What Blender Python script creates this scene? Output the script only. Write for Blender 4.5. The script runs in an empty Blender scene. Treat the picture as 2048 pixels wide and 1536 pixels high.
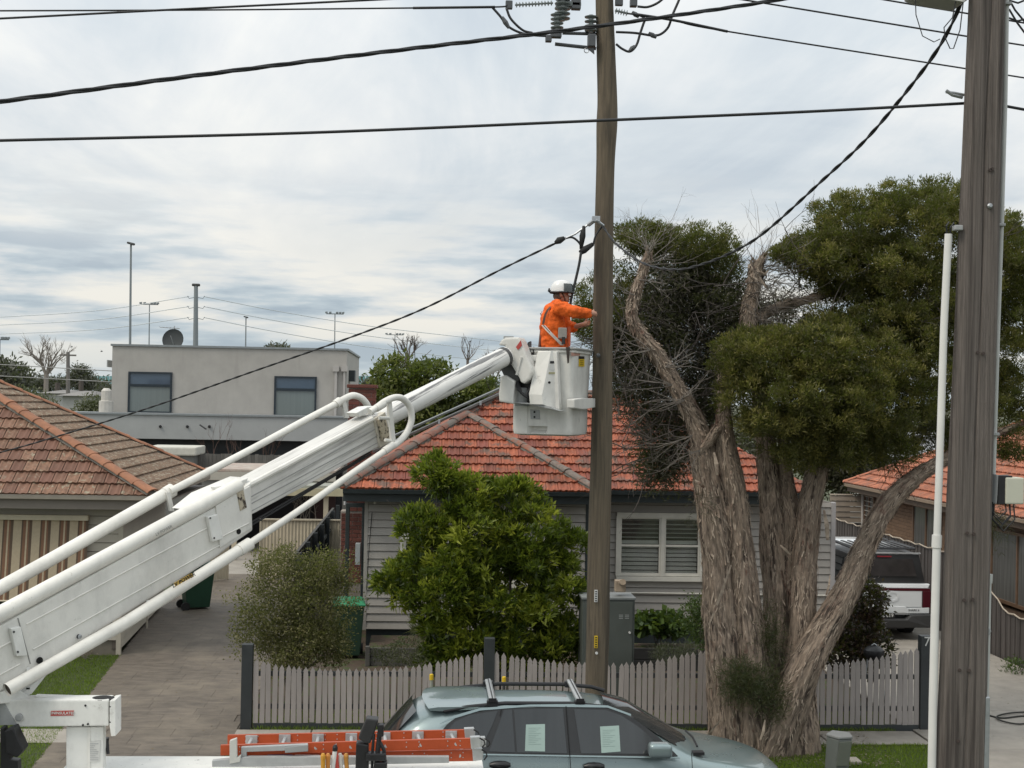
import bpy, bmesh, math, random
import numpy as np
from mathutils import Vector, Matrix, noise
random.seed(7); RNG = np.random.default_rng(7)
V = Vector; rad = math.radians
scene = bpy.context.scene
COL = scene.collection
# ---------------------------------------------------------------- camera
CAM = V((0, 0, 4.9)); FPX = 2700.0
YAW, PIT, ROLL = rad(3.7), rad(.68), rad(1.05)
CF = V((math.sin(YAW)*math.cos(PIT), math.cos(YAW)*math.cos(PIT), math.sin(PIT)))
_r0 = V((math.cos(YAW), -math.sin(YAW), 0)); _u0 = _r0.cross(CF)
CR = _r0*math.cos(ROLL) + _u0*math.sin(ROLL); CU = _u0*math.cos(ROLL) - _r0*math.sin(ROLL)
cd = bpy.data.cameras.new('camera'); cam = bpy.data.objects.new('camera', cd); COL.objects.link(cam)
cd.sensor_width = 36; cd.lens = FPX/2048*36; cd.clip_start = .1; cd.clip_end = 5000
mw = Matrix((CR, CU, -CF)).transposed().to_4x4(); mw.translation = CAM
cam.matrix_world = mw; scene.camera = cam
# ---------------------------------------------------------------- light
SUN_EL, SUN_AZ = 54, -118        # high, from the left and a little behind the viewer (degrees from +Y, clockwise)
sd = bpy.data.lights.new('sun', 'SUN'); sd.energy = 1.5; sd.angle = rad(22); sd.color = (1, .91, .78)
so = bpy.data.objects.new('sun', sd); COL.objects.link(so)
_s = V((math.sin(rad(SUN_AZ))*math.cos(rad(SUN_EL)), math.cos(rad(SUN_AZ))*math.cos(rad(SUN_EL)), math.sin(rad(SUN_EL))))
so.rotation_euler = _s.to_track_quat('Z', 'Y').to_euler(); so.location = (-20, -10, 40)
# ---------------------------------------------------------------- sky
w = bpy.data.worlds.new('World'); scene.world = w; w.use_nodes = True
nt = w.node_tree; nt.nodes.clear()
def N(t, ty, **k):
    n = t.nodes.new(ty)
    for a, b in k.items():
        if a.startswith('i_'): n.inputs[int(a[2:])].default_value = b
        else: setattr(n, a, b)
    return n
def L(t, a, b): t.links.new(a, b)
def mth(t, op, a, b=None, clamp=False):
    n = t.nodes.new('ShaderNodeMath'); n.operation = op; n.use_clamp = clamp
    for i, x in enumerate((a, b)):
        if x is None: continue
        if isinstance(x, (int, float)): n.inputs[i].default_value = x
        else: t.links.new(x, n.inputs[i])
    return n.outputs[0]
def mixc(t, f, a, b, bt='MIX'):
    n = t.nodes.new('ShaderNodeMix'); n.data_type = 'RGBA'; n.blend_type = bt
    for i, x in ((0, f), (6, a), (7, b)):
        if isinstance(x, (int, float)): n.inputs[i].default_value = x
        elif isinstance(x, tuple): n.inputs[i].default_value = (*x, 1)[:4]
        else: t.links.new(x, n.inputs[i])
    return n.outputs[2]
def ramp(t, f, stops):
    n = t.nodes.new('ShaderNodeValToRGB'); t.links.new(f, n.inputs[0]); e = n.color_ramp.elements
    while len(e) < len(stops): e.new(.5)
    for i, (p, c) in enumerate(stops):
        e[i].position = p; e[i].color = (*c, 1) if len(c) == 3 else c
    return n.outputs[0]
sky = N(nt, 'ShaderNodeTexSky', sky_type='NISHITA', sun_disc=False, sun_elevation=rad(SUN_EL), sun_rotation=rad(SUN_AZ))
tc = N(nt, 'ShaderNodeTexCoord'); sep = N(nt, 'ShaderNodeSeparateXYZ'); L(nt, tc.outputs['Generated'], sep.inputs[0])
zc = mth(nt, 'MAXIMUM', sep.outputs[2], 0.0)
den = mth(nt, 'ADD', zc, .10)
comb = N(nt, 'ShaderNodeCombineXYZ')
L(nt, mth(nt, 'DIVIDE', sep.outputs[0], den), comb.inputs[0]); L(nt, mth(nt, 'DIVIDE', sep.outputs[1], den), comb.inputs[1])
def sn(vec, scale, detail, rough=.55, loc=(0, 0, 0), sc=(1, 1, 1), rot=0, dist=0.0):
    mp = N(nt, 'ShaderNodeMapping'); mp.inputs['Location'].default_value = loc; mp.inputs['Scale'].default_value = sc
    mp.inputs['Rotation'].default_value = (0, 0, rot); L(nt, vec, mp.inputs[0])
    n = N(nt, 'ShaderNodeTexNoise'); n.inputs['Scale'].default_value = scale; n.inputs['Detail'].default_value = detail
    n.inputs['Roughness'].default_value = rough; n.inputs['Distortion'].default_value = dist
    L(nt, mp.outputs[0], n.inputs['Vector']); return n.outputs['Fac']
c1 = sn(comb.outputs[0], .9, 6, .55, (3.1, 1.7, 0), (1, .55, 1), rad(22), .6)      # broad cloud layer
c2 = sn(comb.outputs[0], 1.6, 7, .6, (8.1, 4.7, 0), (1, .30, 1), rad(14), .5)     # streaks
c3 = sn(tc.outputs['Generated'], 7, 6, .55, (1.3, 2.2, .4), (1, 1, 6.5))           # banks near the horizon
b1 = mth(nt, 'ADD', mth(nt, 'MULTIPLY', c1, .5), mth(nt, 'MULTIPLY', c2, .5))
hi = ramp(nt, b1, [(.35, (.48, .535, .585)), (.45, (.575, .62, .65)), (.53, (.685, .705, .71)), (.64, (.84, .83, .785))])
lo = ramp(nt, c3, [(.38, (.36, .43, .495)), (.45, (.48, .55, .595)), (.51, (.65, .675, .68)), (.60, (.82, .795, .73))])
fz = ramp(nt, zc, [(.07, (0, 0, 0)), (.17, (1, 1, 1))])
cl = mixc(nt, fz, lo, hi)
hz = ramp(nt, zc, [(.0, (1, 1, 1)), (.055, (0, 0, 0))])
cl = mixc(nt, mth(nt, 'MULTIPLY', hz, .6), cl, (.53, .615, .66))
lift = mth(nt, 'ADD', .90, mth(nt, 'MULTIPLY', zc, 1.0))                         # an overcast sky is brighter overhead
cl = mixc(nt, 1.0, cl, (0, 0, 0), 'ADD')
vm = N(nt, 'ShaderNodeVectorMath', operation='SCALE'); L(nt, cl, vm.inputs[0]); L(nt, lift, vm.inputs['Scale'])
sk = N(nt, 'ShaderNodeVectorMath', operation='SCALE'); L(nt, sky.outputs[0], sk.inputs[0]); sk.inputs['Scale'].default_value = .09
mixed = mixc(nt, .93, sk.outputs[0], vm.outputs[0])
bg = N(nt, 'ShaderNodeBackground'); L(nt, mixed, bg.inputs[0]); bg.inputs[1].default_value = 1.0
out = N(nt, 'ShaderNodeOutputWorld'); L(nt, bg.outputs[0], out.inputs[0])
vs = scene.view_settings; vs.view_transform = 'Standard'; vs.look = 'None'; vs.gamma = 1; vs.exposure = 0.2; vs.use_curve_mapping = False
scene.render.engine = 'CYCLES'; scene.cycles.max_bounces = 6; scene.cycles.transparent_max_bounces = 8
scene.cycles.use_denoising = True
# ---------------------------------------------------------------- helpers: picture measurements to places
def ray(px, py): return CF*FPX + CR*(px-1024) + CU*(768-py)
def at(px, py, Y):
    d = ray(px, py); return CAM + d*(Y/d.y)
def atz(px, py, z):
    d = ray(px, py); return CAM + d*((z-CAM.z)/d.z)
def hit(px, py, p0, n):
    d = ray(px, py); return CAM + d*((p0-CAM).dot(n)/d.dot(n))
def pxm(Y): return FPX/Y
# ---------------------------------------------------------------- helpers: meshes
class MB:
    def __init__(s): s.v = []; s.f = []; s.m = []; s.cur = 0
    def add(s, vs, fs):
        k = len(s.v); s.v += [tuple(x) for x in vs]; s.f += [tuple(i+k for i in f) for f in fs]; s.m += [s.cur]*len(fs); return s
    def box(s, c, d, rot=None):
        c = V(c); h = V(d)/2; vs = []
        for z in (-1, 1):
            for y in (-1, 1):
                for x in (-1, 1):
                    p = V((x*h.x, y*h.y, z*h.z)); vs.append(c + (rot @ p if rot else p))
        return s.add(vs, [(0, 2, 3, 1), (4, 5, 7, 6), (0, 1, 5, 4), (2, 6, 7, 3), (0, 4, 6, 2), (1, 3, 7, 5)])
    def bb(s, a, b):
        a, b = V(a), V(b); return s.box((a+b)/2, (abs(b.x-a.x), abs(b.y-a.y), abs(b.z-a.z)))
    def prism(s, poly, ext):
        n = len(poly); ext = V(ext); a = [V(p) for p in poly]; nrm = V((0, 0, 0))
        for i in range(n): nrm += a[i].cross(a[(i+1) % n])
        if nrm.dot(ext) > 0: a.reverse()
        b = [p+ext for p in a]
        return s.add(a+b, [tuple(range(n)), tuple(reversed(range(n, 2*n)))] + [(i, i+n, (i+1) % n+n, (i+1) % n) for i in range(n)])
    def poly(s, p): return s.add(p, [tuple(range(len(p)))])
    def tube(s, pts, r, n=8, cap=True, up=None):
        pts = [V(p) for p in pts]; m = len(pts); rs = r if isinstance(r, (list, tuple)) else [r]*m; vs = []; prev = None
        for i, p in enumerate(pts):
            t = (pts[min(i+1, m-1)]-pts[max(i-1, 0)]).normalized()
            if prev is None:
                a = V((0, 0, 1)) if abs(t.z) < .9 else V((1, 0, 0)); x = t.cross(a).normalized()
            else: x = (prev - t*prev.dot(t)).normalized()
            prev = x; y = t.cross(x)
            for k in range(n):
                an = 2*math.pi*k/n; vs.append(p + (x*math.cos(an)+y*math.sin(an))*rs[i])
        fs = [(i*n+k, i*n+(k+1) % n, (i+1)*n+(k+1) % n, (i+1)*n+k) for i in range(m-1) for k in range(n)]
        if cap: fs += [tuple(reversed(range(n))), tuple(range((m-1)*n, m*n))]
        return s.add(vs, fs)
    def lathe(s, prof, o, axis=(0, 0, 1), n=16):
        o = V(o); q = V((0, 0, 1)).rotation_difference(V(axis).normalized()); vs = []; m = len(prof)
        for r, z in prof:
            for k in range(n):
                a = 2*math.pi*k/n; vs.append(o + q @ V((r*math.cos(a), r*math.sin(a), z)))
        fs = [(i*n+k, i*n+(k+1) % n, (i+1)*n+(k+1) % n, (i+1)*n+k) for i in range(m-1) for k in range(n)]
        fs += [tuple(reversed(range(n))), tuple(range((m-1)*n, m*n))]
        return s.add(vs, fs)
    def mesh(s, name, bevel=0, seg=2):
        me = bpy.data.meshes.new(name); me.from_pydata(s.v, [], s.f)
        if any(s.m): me.polygons.foreach_set('material_index', s.m)
        if bevel:
            bm = bmesh.new(); bm.from_mesh(me); bmesh.ops.remove_doubles(bm, verts=bm.verts, dist=1e-5)
            ed = [e for e in bm.edges if len(e.link_faces) == 2 and e.calc_face_angle(0) > .5]
            bmesh.ops.bevel(bm, geom=ed, offset=bevel, segments=seg, affect='EDGES', profile=.6, clamp_overlap=True)
            bm.to_mesh(me); bm.free()
        me.update(); return me
    def build(s, name, mat, parent=None, bevel=0, smooth=False, seg=2, **kw):
        me = s.mesh(name, bevel, seg)
        for m in (mat if isinstance(mat, (list, tuple)) else [mat]): me.materials.append(m)
        return link(name, me, parent, smooth, **kw)
def link(name, me, parent=None, smooth=False, label=None, cat=None, group=None, kind=None):
    o = bpy.data.objects.new(name, me); COL.objects.link(o)
    if smooth:
        me.polygons.foreach_set('use_smooth', [True]*len(me.polygons))
        if smooth == 'auto':
            me.set_sharp_from_angle(angle=rad(35))
    if parent: set_parent(o, parent)
    return tag(o, label, cat, group, kind)
def set_parent(o, p):
    o.parent = p; o.matrix_parent_inverse = p.matrix_world.inverted() if p.type == 'EMPTY' else Matrix()
def tag(o, label=None, cat=None, group=None, kind=None):
    for k, x in (('label', label), ('category', cat), ('group', group), ('kind', kind)):
        if x: o[k] = x
    return o
def thing(name, label, cat, loc=(0, 0, 0), group=None):
    o = bpy.data.objects.new(name, None); COL.objects.link(o); o.location = loc; o.empty_display_size = .2
    o.matrix_world = Matrix.Translation(V(loc)); return tag(o, label, cat, group)
def copy_tree(o, parent=None):
    c = o.copy(); COL.objects.link(c)
    if parent: c.parent = parent
    for ch in o.children: copy_tree(ch, c)
    return c
def spline(pts, n=8):
    """Catmull-Rom through tuples of any length"""
    P = [np.array(p, float) for p in pts]; P = [2*P[0]-P[1]] + P + [2*P[-1]-P[-2]]; o = []
    for i in range(1, len(P)-2):
        for k in range(n):
            t = k/n; a, b, c, d = P[i-1:i+3]
            o.append(.5*((2*b)+(-a+c)*t+(2*a-5*b+4*c-d)*t*t+(-a+3*b-3*c+d)*t**3))
    o.append(P[-2]); return o
def text_mesh(s, size, depth=.001, bold=False):
    cu = bpy.data.curves.new('txt', 'FONT'); cu.body = s; cu.size = size; cu.extrude = depth; cu.align_x = 'CENTER'; cu.align_y = 'CENTER'
    cu.resolution_u = 2
    if bold: cu.offset = size*.02
    ob = bpy.data.objects.new('txt', cu); COL.objects.link(ob); dg = bpy.context.evaluated_depsgraph_get()
    me = bpy.data.meshes.new_from_object(ob.evaluated_get(dg)); bpy.data.objects.remove(ob); return me
def text(name, s, size, mat, parent, o, x, y, depth=.001, bold=False):
    """lettering lying in the plane of unit vectors x, y at o"""
    me = text_mesh(s, size, depth, bold); x = V(x).normalized(); z = x.cross(V(y)).normalized(); y = z.cross(x)
    m = Matrix((x, y, z)).transposed().to_4x4(); m.translation = V(o); me.transform(m); me.materials.clear(); me.materials.append(mat)
    return link(name, me, parent)
# ---------------------------------------------------------------- materials
MATS = {}
def M(name, col, rough=.6, var=.15, scale=6, stretch=(1, 1, 1), bump=0, bscale=None, metal=0, spec=.4, rnd=0, col2=None, f2=(.45, .6), s2=3, st2=(1, 1, 1),
      coat=0, dirt=0, detail=6, trans=0, frame=None, attr=None, tint=None):
    if name in MATS: return MATS[name]
    m = bpy.data.materials.new(name); m.use_nodes = True; t = m.node_tree; t.nodes.clear()
    o = N(t, 'ShaderNodeOutputMaterial'); p = N(t, 'ShaderNodeBsdfPrincipled'); L(t, p.outputs[0], o.inputs[0])
    g = N(t, 'ShaderNodeNewGeometry'); pos = g.outputs['Position']
    if frame:
        cx = N(t, 'ShaderNodeCombineXYZ')
        for i, ax in enumerate(frame):
            dt = N(t, 'ShaderNodeVectorMath', operation='DOT_PRODUCT'); L(t, g.outputs['Position'], dt.inputs[0]); dt.inputs[1].default_value = ax; L(t, dt.outputs['Value'], cx.inputs[i])
        pos = cx.outputs[0]
    if attr: pos = N(t, 'ShaderNodeAttribute', attribute_name=attr).outputs['Vector']
    def nz(sc, st, det=detail, rg=.6, loc=(0, 0, 0)):
        mp = N(t, 'ShaderNodeMapping'); mp.inputs['Scale'].default_value = st; mp.inputs['Location'].default_value = loc; L(t, pos, mp.inputs[0])
        n = N(t, 'ShaderNodeTexNoise'); n.inputs['Scale'].default_value = sc; n.inputs['Detail'].default_value = det; n.inputs['Roughness'].default_value = rg
        L(t, mp.outputs[0], n.inputs['Vector']); return n.outputs['Fac']
    f = nz(scale, stretch)
    lo = tuple(c*(1-var) for c in col); hi = tuple(min(1, c*(1+var)) for c in col)
    c = ramp(t, f, [(.3, lo), (.7, hi)])
    if col2: c = mixc(t, ramp(t, nz(s2, st2, 8, .65, (5, 3, 1)), [(f2[0], (0, 0, 0)), (f2[1], (1, 1, 1))]), c, col2)
    if tint:
        o2 = N(t, 'ShaderNodeObjectInfo'); h_ = mth(t, 'FRACT', mth(t, 'MULTIPLY', o2.outputs['Random'], 7.31))
        c = mixc(t, ramp(t, h_, [(.35, (0, 0, 0)), (1, (1, 1, 1))]), c, tint)
    if rnd:
        oi = N(t, 'ShaderNodeObjectInfo'); r = mth(t, 'ADD', 1-rnd, mth(t, 'MULTIPLY', oi.outputs['Random'], 2*rnd))
        vmn = N(t, 'ShaderNodeVectorMath', operation='SCALE'); L(t, c, vmn.inputs[0]); L(t, r, vmn.inputs['Scale']); c = vmn.outputs[0]
    if dirt:
        c = mixc(t, mth(t, 'MULTIPLY', ramp(t, nz(1.7, (1, 1, .6), 9, .7, (2, 7, 4)), [(.46, (0, 0, 0)), (.72, (1, 1, 1))]), dirt), c, tuple(x*.45 for x in col))
    L(t, c, p.inputs['Base Color'])
    p.inputs['Metallic'].default_value = metal; p.inputs['Specular IOR Level'].default_value = spec
    L(t, ramp(t, f, [(.2, (rough*.8,)*3), (.8, (min(1, rough*1.15),)*3)]), p.inputs['Roughness'])
    if coat: p.inputs['Coat Weight'].default_value = coat; p.inputs['Coat Roughness'].default_value = .05
    if trans:
        p.inputs['Transmission Weight'].default_value = trans
    if bump:
        b = N(t, 'ShaderNodeBump'); b.inputs['Strength'].default_value = min(1, bump); b.inputs['Distance'].default_value = .02
        L(t, nz(bscale or scale*3, stretch, 8, .7), b.inputs['Height']); L(t, b.outputs[0], p.inputs['Normal'])
    m.diffuse_color = (*col, 1); MATS[name] = m; return m
def leafmat(name, c_dark, c_mid, c_light, tr=.35, rough=.5):
    m = bpy.data.materials.new(name); m.use_nodes = True; t = m.node_tree; t.nodes.clear()
    o = N(t, 'ShaderNodeOutputMaterial'); p = N(t, 'ShaderNodeBsdfPrincipled'); a = N(t, 'ShaderNodeAttribute', attribute_name='tone')
    c = ramp(t, a.outputs['Fac'], [(0, c_dark), (.5, c_mid), (1, c_light)])
    L(t, c, p.inputs['Base Color']); p.inputs['Roughness'].default_value = rough; p.inputs['Specular IOR Level'].default_value = .35
    tl = N(t, 'ShaderNodeBsdfTranslucent'); L(t, mixc(t, .5, c, (.25, .35, .03)), tl.inputs[0])
    ms = N(t, 'ShaderNodeMixShader'); ms.inputs[0].default_value = tr; L(t, p.outputs[0], ms.inputs[1]); L(t, tl.outputs[0], ms.inputs[2])
    L(t, ms.outputs[0], o.inputs[0]); return m
def glassmat(name, col, rough=.04):
    return M(name, col, rough, .05, 2, spec=.6)
white = M('white_gelcoat', (.70, .69, .65), .38, .05, 4, bump=.08, bscale=30, dirt=.55, col2=(.40, .385, .35), f2=(.63, .74), s2=7)
white2 = M('white_paint_worn', (.72, .72, .69), .45, .05, 5, dirt=.55, col2=(.45, .44, .41), f2=(.62, .74), s2=9)
whitetube = M('white_tube', (.74, .725, .675), .4, .05, 6, dirt=.4, col2=(.42, .40, .35), f2=(.65, .74), s2=11)
cream = M('cream_paint', (.60, .53, .40), .5, .08, 3, dirt=.25)
black = M('black_plastic', (.018, .018, .02), .45, .2, 8)
rubber = M('black_rubber', (.022, .022, .022), .8, .2, 10)
cableblk = M('black_cable', (.022, .023, .025), .55, .2, 8)
steel = M('galvanised_steel', (.42, .44, .46), .45, .15, 14, metal=.7, dirt=.3)
greysteel = M('grey_painted_steel', (.34, .35, .35), .5, .12, 8, dirt=.35)
darktrim = M('dark_teal_trim', (.028, .036, .038), .45, .15, 4)
glass_dark = glassmat('dark_glass', (.02, .025, .028))
glass_blue = glassmat('blue_grey_glass', (.055, .075, .085), .08)
hole = M('black_hole', (.008, .008, .008), .9, .1)
# ================================================================ ground
grass_soil = M('lawn_soil', (.045, .06, .018), .9, .4, 5, bump=.6, bscale=40)
asphalt = M('asphalt', (.05, .05, .052), .85, .25, 40, bump=.5, bscale=120)
concrete = M('concrete', (.30, .275, .24), .85, .14, 3, bump=.35, bscale=60, dirt=.35, rnd=.06)
stamped = M('stamped_concrete', (.138, .116, .093), .72, .35, 6, stretch=(.5, 1.4, 1), bump=1.0, bscale=16, rnd=.06, col2=(.225, .19, .145), f2=(.48, .75), s2=.8, dirt=.4)
joint = M('joint_and_groove_shade', (.105, .089, .073), .9, .2, 10)
soil = M('garden_soil', (.07, .05, .035), .95, .35, 8, bump=.6, bscale=40, col2=(.05, .07, .02), f2=(.5, .6), s2=4)
farland = M('far_land', (.075, .085, .045), .95, .35, .05, col2=(.16, .14, .11), f2=(.52, .6), s2=.03)
def sheet(name, x0, x1, y0, y1, z, mat, **kw):
    return MB().poly([(x0, y0, z), (x1, y0, z), (x1, y1, z), (x0, y1, z)]).build(name, mat, **kw)
sheet('ground', -2500, 2500, -300, 4000, -.2, farland, kind='structure', label='open land reaching to the horizon behind the houses')
sheet('road', -120, 120, 8.9, 16.3, -.13, asphalt, kind='structure', label='asphalt street under the truck and the parked wagon')
MB().bb((-120, 16.3, -.19), (120, 16.46, 0)).build('kerb', concrete, bevel=.02, kind='structure', label='concrete kerb behind the parked wagon')
MB().bb((-120, 8.74, -.19), (120, 8.9, 0)).build('kerb', concrete, bevel=.02, kind='structure', label='concrete kerb beside the near timber pole')
sheet('nature_strip', -120, 120, 16.46, 19.2, -.01, grass_soil, kind='structure', label='grassy strip between kerb and footpath')
sheet('nature_strip', -120, 120, 3, 8.74, -.01, grass_soil, kind='structure', label='grassy strip on the near side of the street')
fp = sheet('footpath', -120, 120, 19.2, 20.0, .0, joint, kind='structure', label='concrete footpath in front of the picket fence')
slab = MB().bb((-.74, 19.215, .002), (.74, 19.985, .02)).mesh('slab', .008, 1); slab.materials.append(concrete)
for i in range(-6, 12):
    if -5.2 < i*1.5+.7 < -2.7 or i*1.5+1.4 > 7.5: continue
    o = link('slab', slab, fp); o.location = (i*1.5+.70, 0, random.uniform(-.003, .003))
sheet('front_yard', -2.62, 30, 20.0, 45, .0, soil, kind='structure', label='garden soil behind the picket fence')
EDGE = lambda Y: -5.04-.0746*(Y-18.37)
MB().poly([(-60, 16.5, .002), (EDGE(16.5), 16.5, .002), (EDGE(26), 26, .002), (-60, 26, .002)]).build('lawn', grass_soil, kind='structure', label='green lawn before the cream weatherboard house')
# stamped driveway on the left, piece by piece
sheet('back_yard', -9, -1, 37, 52, .002, concrete, kind='structure', label='paved back yard under the carport')
dw = MB().poly([(EDGE(16.46), 16.46, .006), (-2.62, 16.46, .006), (-2.62, 37, .006), (EDGE(37), 37, .006)]).build('driveway', joint, kind='structure', label='brown stamped concrete driveway between two houses')
pav = {}
y = 16.5; row = 0
while y < 37:
    dep = random.choice((.36, .44, .52)); xe = round(EDGE(y+dep/2)+.02, 2); x = xe + random.uniform(-.2, 0); row += 1
    while x < -2.66:
        wd = random.choice((.4, .55, .7, .85)); x0, x1 = max(x, xe), min(x+wd, -2.64)
        if x1-x0 > .12:
            k = (round(x1-x0, 2), dep)
            if k not in pav:
                pav[k] = MB().bb((.001, .001, 0), (k[0]-.001, dep-.001, .012)).mesh('paver', .002, 1); pav[k].materials.append(stamped)
            o = link('paver', pav[k], dw); o.location = (x0, y, .007+random.uniform(-.001, .001))
        x += wd
    y += dep
# concrete drive on the right with expansion joints
rd = sheet('side_driveway', 7.45, 11.36, 16.46, 40, .004, joint, kind='structure', label='pale concrete driveway beside the paling fence')
for i in range(10):
    MB().bb((7.47, 16.5+i*2.4, .005), (11.34, 16.5+i*2.4+2.385, .03)).build('slab', concrete, rd, bevel=.006, seg=1)
# ================================================================ tiles, boards, bricks
def tile_mesh(tw, g, mat, thick=.04):
    pr = [(.012, 0), (.09, .018), (.2, .021), (.32, .003), (.5, .001), (.6, .018), (.72, .021), (.85, .004), (.93, .014), (.988, .012)]
    mb = MB(); vs = []
    for yy, dz in ((-.06, .046), (g, .0)):
        for x, z in pr: vs.append(((x-.5)*tw, yy, z*1.1+dz))
    for x, z in pr: vs.append(((x-.5)*tw, -.055, z*1.1+.046-thick))
    n = len(pr)
    mb.add(vs, [(i, i+1, n+i+1, n+i) for i in range(n-1)] + [(2*n+i, 2*n+i+1, i+1, i) for i in range(n-1)])
    me = mb.mesh('roof_tile'); me.materials.append(mat); me.polygons.foreach_set('use_smooth', [True]*len(me.polygons)); me.set_sharp_from_angle(angle=rad(40)); return me
def inside(p, poly):
    c = False; n = len(poly)
    for i in range(n):
        (x1, y1), (x2, y2) = poly[i], poly[(i+1) % n]
        if (y1 > p[1]) != (y2 > p[1]) and p[0] < (x2-x1)*(p[1]-y1)/(y2-y1)+x1: c = not c
    return c
def tile_plane(parent, corners, mat, tw=.236, g=.305, limit=None, deckmat=None, jit=.012, stag=.5):
    """corners: eave start, eave end, then up; tiles laid on that plane. limit(world point)-> True when the tile is an object of its own"""
    A, B = V(corners[0]), V(corners[1]); e = (B-A).normalized(); nrm = V((0, 0, 0))
    for i in range(len(corners)): nrm += V(corners[i]).cross(V(corners[(i+1) % len(corners)]))
    nrm.normalize()
    if nrm.z < 0: nrm = -nrm
    s = nrm.cross(e); poly = [((V(c)-A).dot(e), (V(c)-A).dot(s)) for c in corners]
    MB().poly([V(c)-nrm*.03 for c in corners]).build('roof_underlay', deckmat or darktrim, parent)
    me = tile_mesh(tw, g, mat); rest = MB()
    x0 = min(p[0] for p in poly); x1 = max(p[0] for p in poly); top = max(p[1] for p in poly)
    rot = Matrix((e, s, nrm)).transposed()
    j = 0
    while j*g < top:
        off = (j % 2)*stag*tw; x = x0-tw+off
        while x < x1+tw:
            c2 = (x, j*g+g*.45); cor = [(x-tw/2, j*g), (x+tw/2, j*g), (x-tw/2, j*g+g*.9), (x+tw/2, j*g+g*.9)]
            ins = [inside(q, poly) for q in cor]
            if any(ins) or inside(c2, poly):
                o = A + e*x + s*(j*g)
                r = rot @ Matrix.Rotation(random.uniform(-jit, jit), 3, 'Z') @ Matrix.Rotation(random.uniform(-jit, jit)*.7, 3, 'X')
                m4 = r.to_4x4(); m4.translation = o + nrm*random.uniform(0, .005)
                own = limit is None or limit(o)
                m_ = me
                if not all(ins):
                    m_ = me.copy(); bm = bmesh.new(); bm.from_mesh(m_)
                    cen = (sum(p[0] for p in poly)/len(poly), sum(p[1] for p in poly)/len(poly))
                    for i in range(len(poly)):
                        (ax, ay), (bx, by) = poly[i], poly[(i+1) % len(poly)]
                        if abs(ay) < 1e-4 and abs(by) < 1e-4: continue
                        nx, ny = (by-ay), -(bx-ax); ll = math.hypot(nx, ny)
                        if ll < 1e-6: continue
                        nx, ny = nx/ll, ny/ll
                        if (cen[0]-ax)*nx+(cen[1]-ay)*ny > 0: nx, ny = -nx, -ny
                        pc = r.inverted() @ ((A+e*ax+s*ay) - m4.translation)
                        pn = r.inverted() @ (e*nx+s*ny)
                        bmesh.ops.bisect_plane(bm, geom=bm.verts[:]+bm.edges[:]+bm.faces[:], plane_co=pc, plane_no=pn, clear_outer=True)
                    bm.to_mesh(m_); bm.free()
                    if not len(m_.polygons): x += tw; continue
                if own:
                    ob = link('roof_tile', m_, parent); ob.matrix_basis = m4 if parent.type != 'EMPTY' else m4
                else:
                    k = len(rest.v); rest.v += [tuple(m4 @ v.co) for v in m_.vertices]; rest.f += [tuple(i+k for i in p.vertices) for p in m_.polygons]; rest.m += [0]*len(m_.polygons)
            x += tw
        j += 1
    if rest.f: rest.build('roof_tiles', mat, parent, smooth='auto', kind='stuff')
    return e, s, nrm
def ridge(parent, a, b, mat, mortar, w=.13, step=.40, name='ridge_cap', lift=.03):
    a, b = V(a), V(b); d = (b-a).normalized(); n = max(1, int((b-a).length/step)); up = V((0, 0, 1)); up = (up-d*up.dot(d)).normalized(); sd_ = d.cross(up)
    MB().prism([a+up*(lift-.05)-sd_*w*.9, a+up*(lift-.05)+sd_*w*.9, a+up*(lift+.02)+sd_*w*.6, a+up*(lift+.02)-sd_*w*.6], b-a).build('mortar_bed', mortar, parent)
    mb = MB(); L_ = (b-a).length/n; vs = []; k = 7
    for t, s_ in ((-.02, 1.12), (.05, 1.1), (.051, 1.0), (L_+.01, .94)):
        for i in range(k):
            an = math.pi*i/(k-1); vs.append((math.cos(an)*w*s_, t, math.sin(an)*w*.5*s_))
    for i in range(k):
        an = math.pi*i/(k-1); vs.append((math.cos(an)*w*.9, -.02, math.sin(an)*w*.42))
    mb.add(vs, [(j*k+i, j*k+i+1, (j+1)*k+i+1, (j+1)*k+i) for j in range(3) for i in range(k-1)] + [(4*k+i, 4*k+i+1, i+1, i) for i in range(k-1)])
    me = mb.mesh(name); me.materials.append(mat); me.polygons.foreach_set('use_smooth', [True]*len(me.polygons)); me.set_sharp_from_angle(angle=rad(40))
    r = Matrix((sd_, d, up)).transposed()
    for i in range(n):
        o = link(name, me, parent); m4 = (r @ Matrix.Rotation(random.uniform(-.03, .03), 3, 'Z')).to_4x4(); m4.translation = a+d*(i*L_)+up*(lift+random.uniform(-.008, .008)); o.matrix_basis = m4
def boards(parent, o, u, n, length, z0, z1, pitch, mat, holes=(), name='weatherboard', back=None):
    o, u, n = V(o), V(u), V(n); z = z0
    if back: MB().prism([o-n*.03+V((0, 0, z0-o.z)), o-n*.03+u*length+V((0, 0, z0-o.z)), o-n*.03+u*length+V((0, 0, z1-o.z)), o-n*.03+V((0, 0, z1-o.z))], -n*.1).build('dark_backing', back, parent)  # dark backing seen in the gaps, a painted shadow line under each board
    while z < z1-.02:
        zt = min(z+pitch, z1); seg = [(0, length)]
        for (a, b, c, d) in holes:
            if c < zt-.03 and d > z+.03:
                ns = []
                for s0, s1 in seg:
                    if a > s0: ns.append((s0, min(a, s1)))
                    if b < s1: ns.append((max(b, s0), s1))
                seg = [q for q in ns if q[1]-q[0] > .02]
        for s0, s1 in seg:
            p = o+u*s0; P = lambda a, zz: V((p.x, p.y, 0))+n*a+V((0, 0, zz)); zz0 = z+.013
            MB().prism([P(0, zz0), P(.034, zz0), P(.032, zz0+.012), P(.012, zt), P(0, zt)], u*(s1-s0)).build(name, mat, parent)
        z += pitch
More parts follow.
